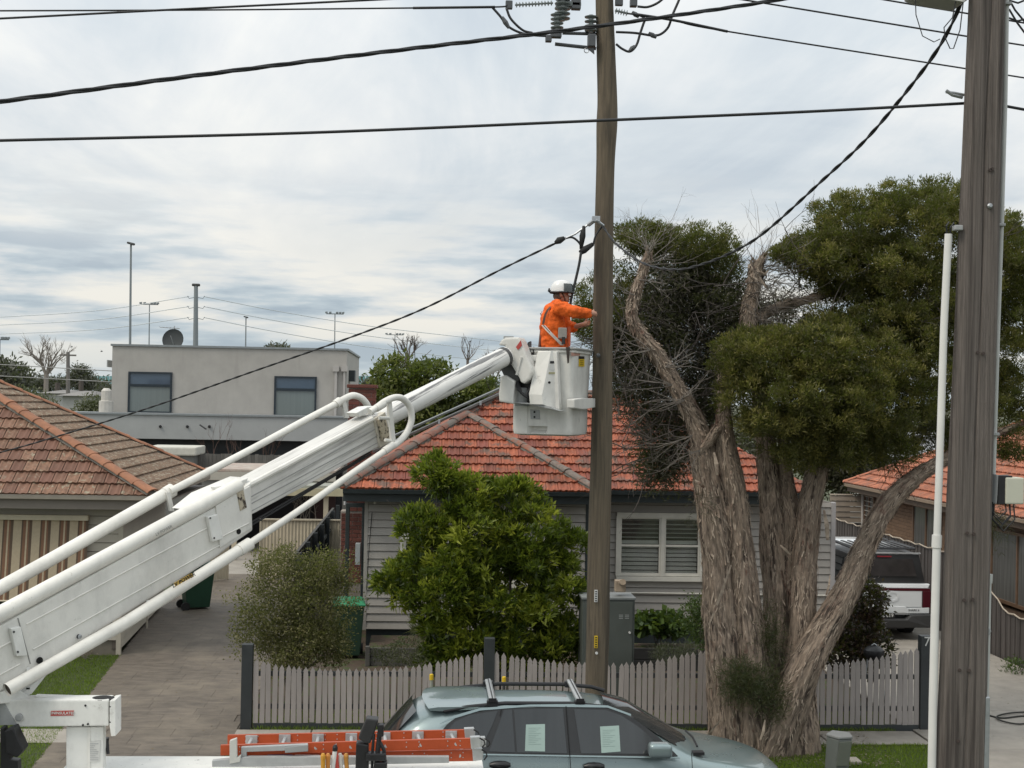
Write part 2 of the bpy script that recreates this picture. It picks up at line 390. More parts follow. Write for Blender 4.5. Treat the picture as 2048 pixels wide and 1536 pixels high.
def bricks(parent, o, u, n, length, z0, z1, mat, mort, bw=.23, bh=.076, gap=.01, proud=.006, limit=None):
    o, u, n = V(o), V(u), V(n)
    mb = MB().box((0, 0, 0), (bw-.0, .05, bh)); me = mb.mesh('brick', .004, 1); me.materials.append(mat)
    mh = MB().box((0, 0, 0), (bw/2-gap/2, .05, bh)).mesh('brick', .004, 1); mh.materials.append(mat)
    r = Matrix((u, -n, V((0, 0, 1)))).transposed(); z = z0; j = 0
    while z+bh <= z1+.01:
        x = -(bw+gap)/2 if j % 2 else 0
        while x < length-.02:
            a, b = max(0, x), min(x+bw, length)
            if b-a > .05:
                ob = link('brick', me if b-a > bw*.8 else mh, parent); m4 = r.to_4x4()
                m4.translation = V((o.x, o.y, 0))+u*((a+b)/2)+n*(-.025+proud+random.uniform(-.002, .002))+V((0, 0, z+bh/2)); ob.matrix_basis = m4
                if b-a <= bw*.8: ob.scale = ((b-a)/(bw/2-gap/2), 1, 1)
            x += bw+gap
        z += bh+gap; j += 1
# ================================================================ grey weatherboard house behind the picket fence
terra = M('terracotta_tile', (.33, .098, .05), .68, .3, 9, bump=.5, bscale=50, rnd=.22, col2=(.13, .082, .062), f2=(.49, .60), s2=3.2, dirt=.75, tint=(.20, .058, .04))
lichen = M('lichened_ridge', (.17, .14, .12), .85, .35, 14, bump=.6, bscale=50, col2=(.26, .10, .06), f2=(.5, .62), s2=3)
mortar = M('roof_mortar', (.16, .15, .13), .9, .3, 20, bump=.5, bscale=60)
ridgered = M('red_ridge', (.19, .085, .06), .8, .25, 9, bump=.4, bscale=50, rnd=.25, col2=(.13, .115, .10), f2=(.46, .58), s2=4)
boardgrey = M('warm_grey_board', (.335, .315, .29), .6, .06, 2, stretch=(.4, 1, 1), bump=.12, bscale=60, rnd=.035, dirt=.18)
wframe = M('window_white', (.62, .60, .54), .5, .06, 5, dirt=.15)
brickred = M('red_brick', (.14, .05, .038), .8, .25, 20, bump=.5, bscale=80, rnd=.3, col2=(.23, .12, .09), f2=(.6, .72), s2=12)
bmort = M('brick_mortar', (.28, .25, .22), .9, .2, 20)
YW, YW2, YE = 26.5, 27.2, 26.0
ZE = 3.16
XL = at(686, 978, YE).x; XB = at(1192, 985, YE).x; XR = at(1640, 985, 26.7).x
ch = thing('weatherboard_house', 'grey weatherboard house with orange terracotta roof behind the picket fence', 'house', (2, 28, 0))
hw = (XB-XL)/2; tp = math.tan(rad(30)); xa = (XL+XB)/2
YM = YE+.7                                  # eave of the main roof right of the bay
apex = V((xa, YE+hw, ZE+hw*tp)); zM = ZE
# bay hip: front face
tl = lambda o: True
tile_plane(ch, [(XL, YE, ZE), (XB, YE, ZE), tuple(apex)], terra)
# main front plane: from valley foot to the right, up to the main ridge
half = (XR-XL)/2; hr = 4.7
P0 = V((XB-.7*1.0, YM, ZE)); P1 = V((XR, YM, ZE)); r_ = 3.3
P2 = V((XR-r_, YM+r_, ZE+r_*tp)); P3 = V((XL+r_, YM+r_, ZE+r_*tp)); P4 = V((xa-.0, YM+hw, ZE+hw*tp))
tile_plane(ch, [tuple(V((XL+hw-.0, YM+hw, ZE+hw*tp))*0+V((XB-.35, YM, ZE))), tuple(P1), tuple(P2), tuple(P3), tuple(P4)], terra, limit=lambda o: o.x < 4.6)
mb = MB()                                   # the faces seen from elsewhere
mb.poly([(XB, YE, ZE-.02), (XB, YM+.1, ZE-.02), (xa, YM+hw, ZE+hw*tp-.02), tuple(apex-V((0, 0, .02)))])
mb.poly([(XL, YE, ZE-.02), tuple(apex-V((0, 0, .02))), (xa, YM+hw, ZE+hw*tp-.02), tuple(P3-V((0, 0, .02))), (XL+r_, YM+r_+4, P3.z-.02), (XL, YM+2*r_+4, ZE)])
mb.poly([(XR, YM, ZE-.02), (XR, YM+2*r_+4, ZE), (XR-r_, YM+r_+4, P3.z-.02), tuple(P2-V((0, 0, .02)))])
mb.poly([tuple(P3), tuple(P2), (XR-r_, YM+r_+4, P3.z), (XL+r_, YM+r_+4, P3.z)])
mb.build('rear_roof', terra, ch)
ridge(ch, (XL-.02, YE-.02, ZE+.02), apex, ridgered, mortar)
ridge(ch, (XB+.02, YE-.02, ZE+.02), apex, lichen, mortar, w=.12)
ridge(ch, apex, (xa, YM+hw, ZE+hw*tp), ridgered, mortar)
ridge(ch, (xa, YM+hw, ZE+hw*tp), P3, ridgered, mortar)
ridge(ch, P3, P2, ridgered, mortar)
# raised grey metal barge flashing along the hip with bright clips
fl = MB(); a_ = V((XL+.5, YE+1.3, ZE+.62)); b_ = at(1010, 786, YM+hw+.6)
for k, (off, hh) in enumerate(((0, .05), (.12, .04))):
    fl.prism([a_+V((-off, off*.3, off*.55)), b_+V((-off, off*.3, off*.55)), b_+V((-off, off*.3, off*.55+hh)), a_+V((-off, off*.3, off*.55+hh))], (0, .16, .02))
fl.build('roof_flashing', M('grey_flashing', (.16, .17, .165), .4, .15, 5, metal=.4), ch)
for t in (.12, .48, .8):
    p = a_.lerp(b_, t)+V((0, -.02, .02)); MB().box(p, (.05, .05, .1)).build('flashing_clip', steel, ch, bevel=.008)
# gutters, fascia, soffit
def gutter(parent, a, b, mat, name='gutter', r=.06, out=(0, -1, 0)):
    a, b, o = V(a), V(b), V(out); pr = [(0, .0), (r*1.7, 0), (r*1.9, -.02), (r*1.7, -.09), (.0, -.11)]
    return MB().prism([a+o*x+V((0, 0, z)) for x, z in pr], b-a).build(name, mat, parent)
gutter(ch, (XL, YE+.06, ZE-.01), (XB, YE+.06, ZE-.01), darktrim); gutter(ch, (XB, YM+.06, ZE-.01), (XR, YM+.06, ZE-.01), darktrim)
MB().bb((XL, YE+.065, ZE-.26), (XB-.05, YE+.1, ZE-.02)).bb((XB-.05, YM+.065, ZE-.26), (XR, YM+.1, ZE-.02)).build('fascia', darktrim, ch)
MB().bb((XL+.02, YE+.1, ZE-.25), (XB-.05, YW, ZE-.22)).bb((XB-.05, YM+.1, ZE-.25), (XR, YW2, ZE-.22)).build('soffit', darktrim, ch)
xl = at(735, 1100, YW).x; xb = at(1170, 1100, YW).x; xr = at(1662, 1100, YW2).x
zb = .38
wl0 = at(806, 1075, YW); wl1 = at(1085, 1165, YW); wr0 = at(1237, 1032, YW2); wr1 = at(1478, 1153, YW2)
boards(ch, (xl, YW, 0), (1, 0, 0), (0, -1, 0), xb-xl, zb, ZE-.24, .152, boardgrey, [(wl0.x-xl, wl1.x-xl, wl1.z, wl0.z)], back=joint)
boards(ch, (xb+.03, YW2, 0), (1, 0, 0), (0, -1, 0), xr-xb-.03, zb, ZE-.24, .152, boardgrey, [(wr0.x-xb-.03, wr1.x-xb-.03, wr1.z, wr0.z)], back=joint)
boards(ch, (xb+.03, YW, 0), (0, 1, 0), (1, 0, 0), YW2-YW-.04, zb, ZE-.24, .152, boardgrey)
boards(ch, (xr, YW2, 0), (0, 1, 0), (1, 0, 0), 9, zb, ZE-.24, .152, boardgrey, back=joint)
MB().bb((xl-.07, YW-.035, zb), (xl-.001, YW+.06, ZE-.23)).build('corner_stop', boardgrey, ch)
MB().bb((xb+.0, YW-.034, zb), (xb+.055, YW+.02, ZE-.23)).build('corner_stop', darktrim, ch)
MB().bb((xr-.02, YW2-.05, .1), (xr+.08, YW2+.06, ZE-.23)).build('corner_stop', M('pale_downpipe', (.36, .345, .345), .5, .05), ch, bevel=.02)
MB().bb((xl, YW+.03, 0), (xb, YW+.06, zb)).bb((xb, YW2+.03, 0), (xr, YW2+.06, zb)).build('base_boards', darktrim, ch)
MB().bb((xl+.03, YW+.34, 0), (xb-.1, YW2+9, ZE-.3)).bb((xb-.09, YW2+.34, 0), (xr-.15, YW2+9, ZE-.3)).build('inner_wall', darktrim, ch)
louvre_m = M('shutter_white', (.60, .58, .52), .5, .06, 5)
def shutter_window(parent, a, b, Y, cols, split=True):
    """a top-left corner, b bottom-right; cols: fractions of the mullions"""
    wn = MB(); x0, x1, z0, z1 = a.x, b.x, b.z, a.z; t = .075
    MB().bb((x0-.04, Y-.06, z1-.02), (x1+.04, Y-.0, z1+.08)).bb((x0-.04, Y-.08, z0-.1), (x1+.04, Y-.0, z0-.01)).bb((x0-.05, Y-.055, z0), (x0+.03, Y, z1)).bb((x1-.03, Y-.055, z0), (x1+.05, Y, z1)).build('window_frame', wframe, parent)
    xs = [x0+.03]+[x0+(x1-x0)*c for c in cols]+[x1-.03]
    for i in range(len(xs)-1):
        p, q = xs[i]+(.0 if i == 0 else .035), xs[i+1]-(.0 if i == len(xs)-2 else .035)
        if i: MB().bb((xs[i]-.034, Y-.052, z0), (xs[i]+.034, Y, z1)).build('mullion', wframe, parent)
        sash = MB().bb((p, Y-.03, z0+.001), (p+.035, Y+.0, z1-.001)).bb((q-.035, Y-.03, z0+.001), (q, Y+.0, z1-.001)).bb((p, Y-.029, z0+.0), (q, Y, z0+.06)).bb((p, Y-.029, z1-.05), (q, Y, z1)).bb((p, Y-.031, (z0+z1)/2-.005), (q, Y, (z0+z1)/2+.035)).build('sash', wframe, parent)
        MB().bb((p+.03, Y-.008, z0+.05), (q-.03, Y-.003, z1-.045)).build('pane', M('window_glass', (.9, .93, .93), .03, .02, 2, trans=1, spec=.5), sash)
        nl = 13; lm = MB().box((0, 0, 0), (q-p-.08, .058, .009), Matrix.Rotation(rad(18), 3, 'X')).mesh('louvre'); lm.materials.append(louvre_m)
        lm2 = MB().box((0, 0, 0), (q-p-.08, .105, .009), Matrix.Rotation(rad(72), 3, 'X')).mesh('louvre'); lm2.materials.append(louvre_m)
        for k in range(nl):
            zz = z0+.08+(z1-z0-.15)*k/(nl-1); ob = link('louvre', lm2 if k < nl*.55 else lm, parent); ob.matrix_basis = Matrix.Translation(((p+q)/2, Y+.06, zz))
    MB().bb((x0, Y+.2, z0), (x1, Y+.22, z1)).build('room_shade', hole, parent)
# openings: cut the backing by placing it behind; windows stand in front
shutter_window(ch, wr0, wr1, YW2-.032, (.36, .68))
shutter_window(ch, wl0, wl1, YW-.032, (.3, .7))
MB().tube([(wr0.x-.3, YW2-.06, wr1.z-.34), (xr, YW2-.06, wr1.z-.36)], .016, 6).build('water_pipe', wframe, ch)
# brick chimney on the left side
cx0, cx1 = at(697, 800, 28.6).x, at(750, 800, 28.6).x; ctop = at(720, 769, 28.6).z
cm = MB().bb((cx0+.01, 28.61, 0), (cx1-.01, 29.25, ctop-.01)).build('chimney', bmort, ch)
bricks(cm, (cx0, 28.6, 0), V((1, 0, 0)), V((0, -1, 0)), cx1-cx0, 2.5, ctop-.08, brickred, bmort)
bricks(cm, (cx1, 28.6, 0), V((0, 1, 0)), V((1, 0, 0)), .64, 3.5, ctop-.08, brickred, bmort)
bricks(cm, (cx0-.1, 28.6, 0), V((1, 0, 0)), V((0, -1, 0)), .62, 1.0, 2.5, brickred, bmort)
MB().bb((cx0-.04, 28.56, ctop-.075), (cx1+.04, 29.3, ctop)).build('chimney_cap', brickred, cm, bevel=.015)
MB().bb((cx0-.12, 28.62, 0), (cx1+.05, 29.2, 2.49)).build('chimney_breast', bmort, cm)
MB().tube([at(692, 950, 28.5), at(690, 1010, 28.4)], .03, 8).build('downpipe', M('pale_grey_pipe', (.4, .4, .4), .5, .1), ch)
# dark side gate frame, down pipe and meter box by the corner
MB().bb((xl-.46, 26.9, 0), (xl-.38, 27.0, 2.72)).bb((xl-.46, 26.9, 2.72), (xl-.06, 27.0, 2.8)).bb((xl-.14, 26.9, .9), (xl-.06, 27.0, 2.72)).build('side_frame', darktrim, ch, bevel=.01)
MB().bb(at(712, 1085, 26.8), at(720, 1130, 26.6)).build('meter_box', M('pale_grey_box', (.33, .35, .36), .5, .08), ch, bevel=.01)
MB().tube([at(744, 1025, YW-.06), at(738, 1100, YW-.06), at(733, 1180, YW-.06)], .008, 5).build('service_lead', cableblk, ch)
MB().lathe([(.02, 0), (.03, .03), (.02, .07)], at(750, 1008, YW-.1), n=8).build('floodlight', wframe, ch)
# ================================================================ cream weatherboard house on the left
terra2 = M('weathered_tile', (.215, .122, .08), .75, .3, 12, bump=.5, bscale=60, rnd=.16, col2=(.30, .26, .19), f2=(.56, .62), s2=9, dirt=.45, tint=(.17, .085, .06))
terra3 = M('lichen_covered_tile', (.185, .125, .085), .85, .3, 16, bump=.6, bscale=60, rnd=.08, col2=(.32, .28, .215), f2=(.53, .60), s2=13, dirt=.5)
ridge2 = M('orange_ridge', (.28, .128, .072), .8, .25, 6, bump=.3, bscale=40, rnd=.15)
boardcream = M('cream_board', (.41, .375, .31), .6, .06, 2, rnd=.03, bump=.1, bscale=60, dirt=.2)
beige_trim = M('taupe_trim', (.20, .175, .15), .55, .08, 3)
lh = thing('weatherboard_house', 'cream weatherboard house with mossy brown tile roof and striped awning', 'house', (-9, 28, 0))
YL = 25.65; A = at(302, 990, 25.1); B = at(415, 941, 31.6); B = V((A.x, B.y, A.z)); C_ = at(-156, 702, 28.4); A0 = V((-16, A.y, A.z))
ap2 = V((-16, C_.y, C_.z))
tile_plane(lh, [tuple(A0), tuple(A), tuple(C_), tuple(ap2)], terra2, limit=lambda o: at(-40, 900, 26).x < o.x)
tile_plane(lh, [tuple(A), tuple(B), tuple(C_)], terra3)
ridge(lh, A+V((.02, -.02, .02)), C_, ridge2, mortar, w=.14); ridge(lh, B+V((.02, .02, .02)), C_, ridge2, mortar, w=.12); 
MB().poly([tuple(B), (-16, B.y, B.z), tuple(ap2), tuple(C_)]).build('rear_roof', terra2, lh)
gutter(lh, (-16, A.y+.04, A.z-.005), (A.x+.06, A.y+.04, A.z-.005), M('beige_gutter', (.36, .32, .27), .5, .08), r=.055)
gutter(lh, (A.x-.04, A.y, A.z-.005), (A.x-.04, B.y, A.z-.005), MATS['beige_gutter'], r=.055, out=(1, 0, 0))
MB().bb((-16, A.y+.045, A.z-.28), (A.x-.02, A.y+.09, A.z-.03)).build('fascia', beige_trim, lh)
MB().bb((-16, A.y+.1, A.z-.27), (A.x-.05, YL, A.z-.24)).bb((A.x-.55, YL, A.z-.27), (A.x-.05, B.y, A.z-.24)).build('soffit', beige_trim, lh)
xc = at(240, 1200, YL).x; zt = A.z-.26
aw0, aw1 = at(-120, 1040, YL-.35), at(174, 1200, YL-.1)
boards(lh, (-16, YL, 0), (1, 0, 0), (0, -1, 0), xc+16, .28, zt, .165, boardcream, back=joint)
boards(lh, (xc, YL, 0), V((-.05, 1, 0)).normalized(), V((1, .05, 0)).normalized(), 5.7, .12, zt, .165, boardcream, back=joint)
MB().bb((xc-.05, YL-.035, .02), (xc+.035, YL+.05, zt)).build('corner_stop', boardcream, lh)
MB().bb((xc+.01, YL+2.4, .1), (xc+.04, YL+2.45, 1.0)).build('corner_stop', boardcream, lh)
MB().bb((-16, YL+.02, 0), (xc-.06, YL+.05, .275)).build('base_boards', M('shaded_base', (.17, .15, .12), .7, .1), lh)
MB().bb((-16, YL+.14, .05), (xc-.45, YL+5.6, zt)).build('inner_wall', darktrim, lh)
# striped canvas awning, stripe by stripe
aw = MB().bb((aw0.x, YL-.16, aw0.z), (aw1.x, YL-.03, aw0.z+.1)).build('awning_box', cream, lh, bevel=.01)
st_c = M('awning_cream', (.42, .345, .24), .8, .08, 20); st_b = M('awning_brown', (.20, .105, .062), .8, .1, 20); st_d = M('awning_dark', (.11, .075, .05), .8, .1, 20)
x = aw1.x; k = 0
pat = [(.05, st_d), (.03, st_b), (.03, st_c), (.05, st_b), (.03, st_d), (.15, st_c)]
while x > aw0.x:
    wd, mt = pat[k % len(pat)]
    MB().prism([(x-wd, YL-.1, aw0.z), (x, YL-.1, aw0.z), (x, YL-.3, aw1.z), (x-wd, YL-.3, aw1.z)], (0, -.004, 0)).build('awning_stripe', mt, aw); x -= wd; k += 1
MB().tube([(aw0.x, YL-.3, aw1.z), (aw1.x, YL-.3, aw1.z)], .018, 8).build('awning_bar', cream, aw)
MB().bb((aw0.x, YL-.06, aw1.z-.25), (aw1.x-.05, YL-.031, aw0.z)).build('window', glass_dark, lh)
# ================================================================ two storey rendered house behind
render_g = M('grey_render', (.385, .37, .345), .75, .07, 1.5, bump=.2, bscale=40, dirt=.15, col2=(.33, .315, .295), f2=(.58, .78), s2=1.5, st2=(2.5, 2.5, .2))
render_b = M('grey_band', (.345, .355, .355), .7, .05, 1.5, dirt=.12)
th = thing('two_storey_house', 'flat roofed grey rendered two storey house behind the driveway', 'house', (-8, 58, 0))
a, b = at(225, 690, 54), at(694, 703, 54); z1 = (a.z+b.z)/2; zlow = at(400, 838, 54).z
MB().bb((a.x, 54, 0), (b.x, 64, z1)).build('upper_wall', render_g, th)
MB().bb((a.x-.06, 53.94, z1), (b.x+.06, 64, z1+.08)).build('parapet_cap', M('cap_grey', (.22, .24, .25), .5, .1), th)
la, lb = at(120, 832, 52.2), at(770, 845, 52.2); zc0 = at(400, 879, 52.2).z
MB().bb((la.x, 52.2, zc0), (lb.x, 53.99, lb.z+.13)).build('lower_wing', render_b, th)
MB().bb((la.x-.04, 52.15, lb.z+.13), (lb.x+.04, 53.98, lb.z+.2)).build('wing_cap', MATS['cap_grey'], th)
MB().bb((la.x+.3, 52.9, 0), (lb.x-.2, 53.99, zc0-.001)).build('dark_ground_floor', M('shadow_dark_wall', (.02, .024, .028), .4, .2, 3), th)  # shadow under the upper band put into a near-black wall colour
for (px0, py0, px1, py1) in ((257, 743, 343, 827), (549, 752, 632, 834)):
    p, q = at(px0, py0, 53.97), at(px1, py1, 53.97); zm = q.z+(p.z-q.z)*.67; t = .07
    fr = MB()
    for (u0, u1, w0, w1) in ((p.x, p.x+t, q.z, p.z), (q.x-t, q.x, q.z, p.z), (p.x+t, q.x-t, p.z-t, p.z), (p.x+t, q.x-t, q.z, q.z+t), (p.x+t, q.x-t, zm-.05, zm+.05)): fr.bb((u0, 53.93, w0), (u1, 54.01, w1))
    wn = fr.build('window', M('navy_frame', (.02, .03, .04), .4, .1), th)
    MB().bb((p.x+t, 53.98, zm+.05), (q.x-t, 53.995, p.z-t)).build('pane', M('sky_pane', (.06, .09, .13), .05, .05, 2, spec=.7), wn)
    MB().bb((p.x+t, 53.975, q.z+t), (q.x-t, 53.995, zm-.05)).build('pane', M('curtained_pane', (.16, .19, .19), .12, .08, 1, stretch=(9, 1, .2), spec=.6), wn)
    MB().bb((p.x-.1, 53.9, q.z-.07), (q.x+.1, 54.0, q.z-.005)).build('window_sill', render_g, wn)
for i, (px, wd) in enumerate(((672, .1), (689, .08))):
    p = at(px, 738, 53.9); MB().bb((p.x-.12, 53.82, p.z-.1), (p.x+.12, 53.99, p.z+.12)).bb((p.x-wd/2, 53.86, zlow), (p.x+wd/2, 53.97, p.z-.1)).build('downpipe', M('pale_pipe', (.42, .40, .38), .5, .05), th)
MB().bb((b.x, 55.5, z1-1.2), (b.x+.25, 56.5, z1-.75)).build('rain_head', darktrim, th)
for px in (321, 375, 419): MB().lathe([(.05, 0), (.06, .05), (.03, .1)], at(px, 853, 52.2), (0, -1, 0), 8).build('wall_light', black, th)
MB().tube([at(400, 850, 51.9), at(412, 858, 51.6)], .03, 6).build('wall_light', black, th)
MB().bb(at(216, 720, 55), at(225, 735, 56)).build('meter_box', render_b, th)
MB().lathe([(.28, 0), (.28, .5), (.2, .52), (.2, .9), (.1, 1.0)], at(212, 828, 53), n=12).build('roof_vent', M('vent_white', (.5, .48, .44), .5, .1), th)
# aerial and dish standing on its roof
p = at(348, 694, 55)
dd = thing('satellite_dish', 'dark grey satellite dish on the flat roof', 'satellite dish', p)
MB().lathe([(.02, .02), (.25, .03), (.40, .07), (.44, .10), (.43, .115), (.38, .08), (.2, .05), (.02, .045)], p+V((-.02, 0, .28)), (-.15, -1, .2), 20).build('reflector', M('dish_grey', (.04, .046, .047), .7, .1), dd, smooth='auto')
MB().tube([p+V((0, .05, -.1)), p+V((0, .05, .3))], .03, 8).tube([p+V((0, -.02, .05)), p+V((-.05, -.5, .42))], .012, 6).build('mount', greysteel, dd)
ta = thing('television_aerial', 'thin television aerial above the satellite dish', 'aerial', p+V((0, .3, 0)))
MB().tube([p+V((-.05, .3, -.2)), p+V((-.05, .3, .86))], .018, 6).build('mast', greysteel, ta)
MB().tube([p+V((-.62, .3, .80)), p+V((.16, .3, .76))], .015, 6).tube([p+V((-.05, .3, .5)), p+V((-.24, .3, .76))], .008, 5).build('boom', greysteel, ta)
for i in range(6): MB().tube([p+V((-.6+i*.14, .0, .80-i*.006)), p+V((-.6+i*.14, .6, .80-i*.006))], .009, 5).build('element', greysteel, ta)
# ================================================================ sheds and gates between the houses
cream2 = M('cream_steel', (.50, .44, .33), .5, .08, 3, dirt=.2)
sh = thing('carport', 'cream edged flat carport with dark interior at the end of the driveway', 'carport', (-4, 44, 0))
p, q = at(405, 925, 42), at(672, 945, 42)
MB().bb((p.x, 42, q.z-.02), (q.x, 46, q.z+.05)).build('roof', M('rusty_roof', (.36, .28, .24), .7, .2, 2, stretch=(4, .5, 1), col2=(.42, .39, .34), f2=(.45, .6)), sh)
MB().bb((p.x, 41.9, q.z-.28), (q.x, 41.99, q.z-.03)).build('fascia', M('grey_cream', (.42, .40, .35), .6, .06), sh)
MB().bb((p.x, 41.95, q.z-.62), (q.x-.7, 41.98, q.z-.281)).build('lintel', M('dull_grey', (.16, .16, .15), .7, .1), sh)
MB().bb((p.x, 45.5, 0), (q.x, 45.6, q.z-.03)).bb((p.x, 42.1, 0), (p.x+.1, 45.5, q.z-.03)).build('back_wall', M('recess_shade_wall', (.022, .022, .026), .6, .2, 2), sh)  # shade of the carport recess put into the wall colour
MB().bb((-3.6, 45.3, .4), (-2.9, 45.49, 2.1)).build('door', M('maroon_door', (.055, .028, .028), .6, .1), sh)
for px in (652, 470):
    p_ = at(px, 1000, 40.5); MB().bb((p_.x-.07, 40.45, 0), (p_.x+.07, 40.6, at(652, 988, 40.5).z)).build('post', cream2, sh, bevel=.01)
pa = thing('pergola', 'small flat pergola roof with cream edge beside the brick chimney', 'pergola', (-2.6, 40.5, 0))
p, q = at(565, 970, 40.3), at(692, 993, 40.3)
MB().bb((p.x, 40.3, q.z), (q.x, 40.4, q.z+.22)).build('fascia', M('yellow_cream', (.44, .40, .27), .6, .08), pa)
MB().bb((p.x, 40.41, q.z+.1), (q.x, 42, q.z+.3)).build('roof', M('green_grey_sheet', (.30, .31, .27), .6, .12, 4), pa)
def corrugated(name, parent, a, u, length, z0, z1, mat, step=.09):
    u = V(u); n = V((-u.y, u.x, 0)); mb = MB(); k = int(length/step*2); vs = []
    for i in range(k+1):
        for z in (z0, z1): vs.append(V((a[0], a[1], z))+u*(i*step/2)+n*(.012 if i % 2 else -.012))
    mb.add(vs, [(2*i, 2*i+2, 2*i+3, 2*i+1) for i in range(k)]); return mb.build(name, mat, parent)
gp, gq = at(522, 1040, 36.3), at(690, 1040, 36.3)
g1 = thing('metal_gate', 'cream corrugated gate leaf standing behind the olive shrub', 'gate', (gp.x, 36.3, 0), 'driveway gates')
corrugated('gate_sheet', g1, (gp.x, 36.3), (1, 0, 0), gq.x-gp.x, .05, gp.z, cream2)
MB().bb((gp.x, 36.26, gp.z), (gq.x, 36.34, gp.z+.04)).bb((gp.x-.03, 36.26, 0.02), (gp.x+.0, 36.34, gp.z+.04)).build('gate_frame', cream2, g1)
gs = atz(455, 1160, .0); ge = atz(362, 1168, 0)
g2 = thing('metal_gate', 'cream gate leaf swung open behind the green bin', 'gate', gs, 'driveway gates')
u = (ge-gs).normalized(); corrugated('gate_sheet', g2, (gs.x, gs.y), u, 1.55, .03, 1.62, cream2)
MB().tube([gs+V((0, 0, .02)), gs+V((0, 0, 1.66))], .03, 6).build('gate_frame', cream2, g2)
# dark lapped paling fence between driveway and house
df = thing('side_fence', 'black paling fence running back beside the driveway', 'fence', (-2.5, 30, 0))
blackwood = M('black_paling', (.018, .022, .024), .6, .25, 5, stretch=(1, 1, .3), rnd=.2)
for i in range(38):
    MB().bb((-2.53+(i % 2)*.02, 27.2+i*.3, 0), (-2.51+(i % 2)*.02, 27.2+i*.3+.295, 1.72+.004*(i % 3))).build('paling', blackwood, df)
for i in range(6): MB().bb((-2.485, 27.2+i*2, 1.3), (-2.42, 27.2+i*2+1.6, 1.38)).build('rail', blackwood, df)
for i in range(7): MB().bb((-2.48, 27.1+i*2, 0), (-2.38, 27.2+i*2, 1.78)).build('post', blackwood, df)
MB().bb((-2.55, 27.15, 1.73), (-2.49, 38.6, 1.75)).build('capping', M('worn_capping', (.06, .056, .05), .8, .2, 6), df)
# weathered timber fence before the two storey house
wf = thing('paling_fence', 'low grey timber fence in front of the dark ground floor', 'fence', (-8, 48, 0))
p, q = at(395, 906, 48), at(700, 912, 48)
n_ = 40
gm = M('grey_timber', (.13, .125, .115), .85, .25, 8, stretch=(3, 3, .3), rnd=.2)
for i in range(n_):
    x = p.x+(q.x-p.x)*i/n_; MB().bb((x, 48, 0), (x+(q.x-p.x)/n_-.008, 48.02, q.z+random.uniform(-.02, .02))).build('paling', gm, wf)
MB().bb((p.x, 48.021, q.z-.4), (q.x, 48.07, q.z-.3)).build('rail', gm, wf)
wb = thing('white_shed', 'low white shed roof beside the dark ground floor', 'shed', (-9, 47, 0))
p, q = at(290, 893, 47), at(392, 912, 47)
MB().bb((p.x, 47, q.z), (q.x, 49, p.z)).build('roof', M('shed_white', (.55, .54, .48), .6, .08), wb, bevel=.05)
MB().bb((p.x+.1, 47.1, 0), (q.x-.1, 48.9, q.z-.001)).build('wall', MATS['dull_grey'], wb)
# ================================================================ picket fence
YF = 20.05
picket_m = M('mauve_grey_picket', (.315, .285, .27), .65, .08, 4, stretch=(2, 2, .4), bump=.15, bscale=60, rnd=.07, dirt=.2)
post_m = M('charcoal_post', (.035, .04, .042), .55, .15, 4)
pf = thing('picket_fence', 'mauve grey picket fence with charcoal posts along the footpath', 'fence', (2.5, YF, 0))
def post(px0, px1, ptop):
    a_, b_ = at(px0, ptop, YF), at(px1, ptop, YF); MB().bb((a_.x, YF-.02, 0), (b_.x, YF+.13, a_.z)).build('post', post_m, pf, bevel=.006); return a_.x, b_.x
post(484, 506, 1289); post(969, 990, 1277); post(1418, 1440, 1262); post(1842, 1864, 1272)
pk = {}
def panel(tops, spacing=.091, w_=.071):
    xs = [at(p[0], p[1], YF) for p in tops]; X = [p.x for p in xs]; Z = [p.z for p in xs]
    n = max(1, round((X[-1]-X[0])/spacing))
    for i in range(n+1):
        x = X[0]+(X[-1]-X[0])*i/n; h = round(float(np.interp(x, X, Z)), 2)
        if h not in pk:
            hw_ = w_/2; pk[h] = MB().prism([(-hw_, 0, .1), (hw_, 0, .1), (hw_, 0, h-.1), (hw_*.86, 0, h-.085), (hw_, 0, h-.06), (0, 0, h), (-hw_, 0, h-.06), (-hw_*.86, 0, h-.085), (-hw_, 0, h-.1)], (0, .019, 0)).mesh('picket'); pk[h].materials.append(picket_m)
        o = link('picket', pk[h], pf); o.matrix_basis = Matrix.Translation((x+random.uniform(-.003, .003), YF+random.uniform(-.003, .003), random.uniform(-.008, .008))) @ Matrix.Rotation(random.gauss(0, .009), 4, 'Y')
    for z in (.3, .78): MB().bb((X[0], YF+.022, z), (X[-1], YF+.06, z+.07)).build('rail', post_m, pf)
    MB().bb((X[0]-.03, YF+.0, .0), (X[-1]+.03, YF+.025, .095)).build('plinth', post_m, pf)
panel([(513, 1318), (560, 1330), (650, 1337), (730, 1337), (801, 1334), (850, 1327), (887, 1320), (930, 1311), (962, 1305)])
panel([(997, 1303), (1034, 1312), (1082, 1318), (1157, 1325), (1232, 1327), (1300, 1322), (1350, 1312), (1412, 1299)])
panel([(1447, 1310), (1530, 1325), (1600, 1330), (1655, 1327), (1710, 1320), (1772, 1310), (1835, 1296)])
num = M('sign_white', (.6, .6, .58), .5, .05)
p = at(1854, 1284, YF-.025); text('house_number', '7', .2, num, pf, p, (1, 0, 0), (0, 0, 1), .004)
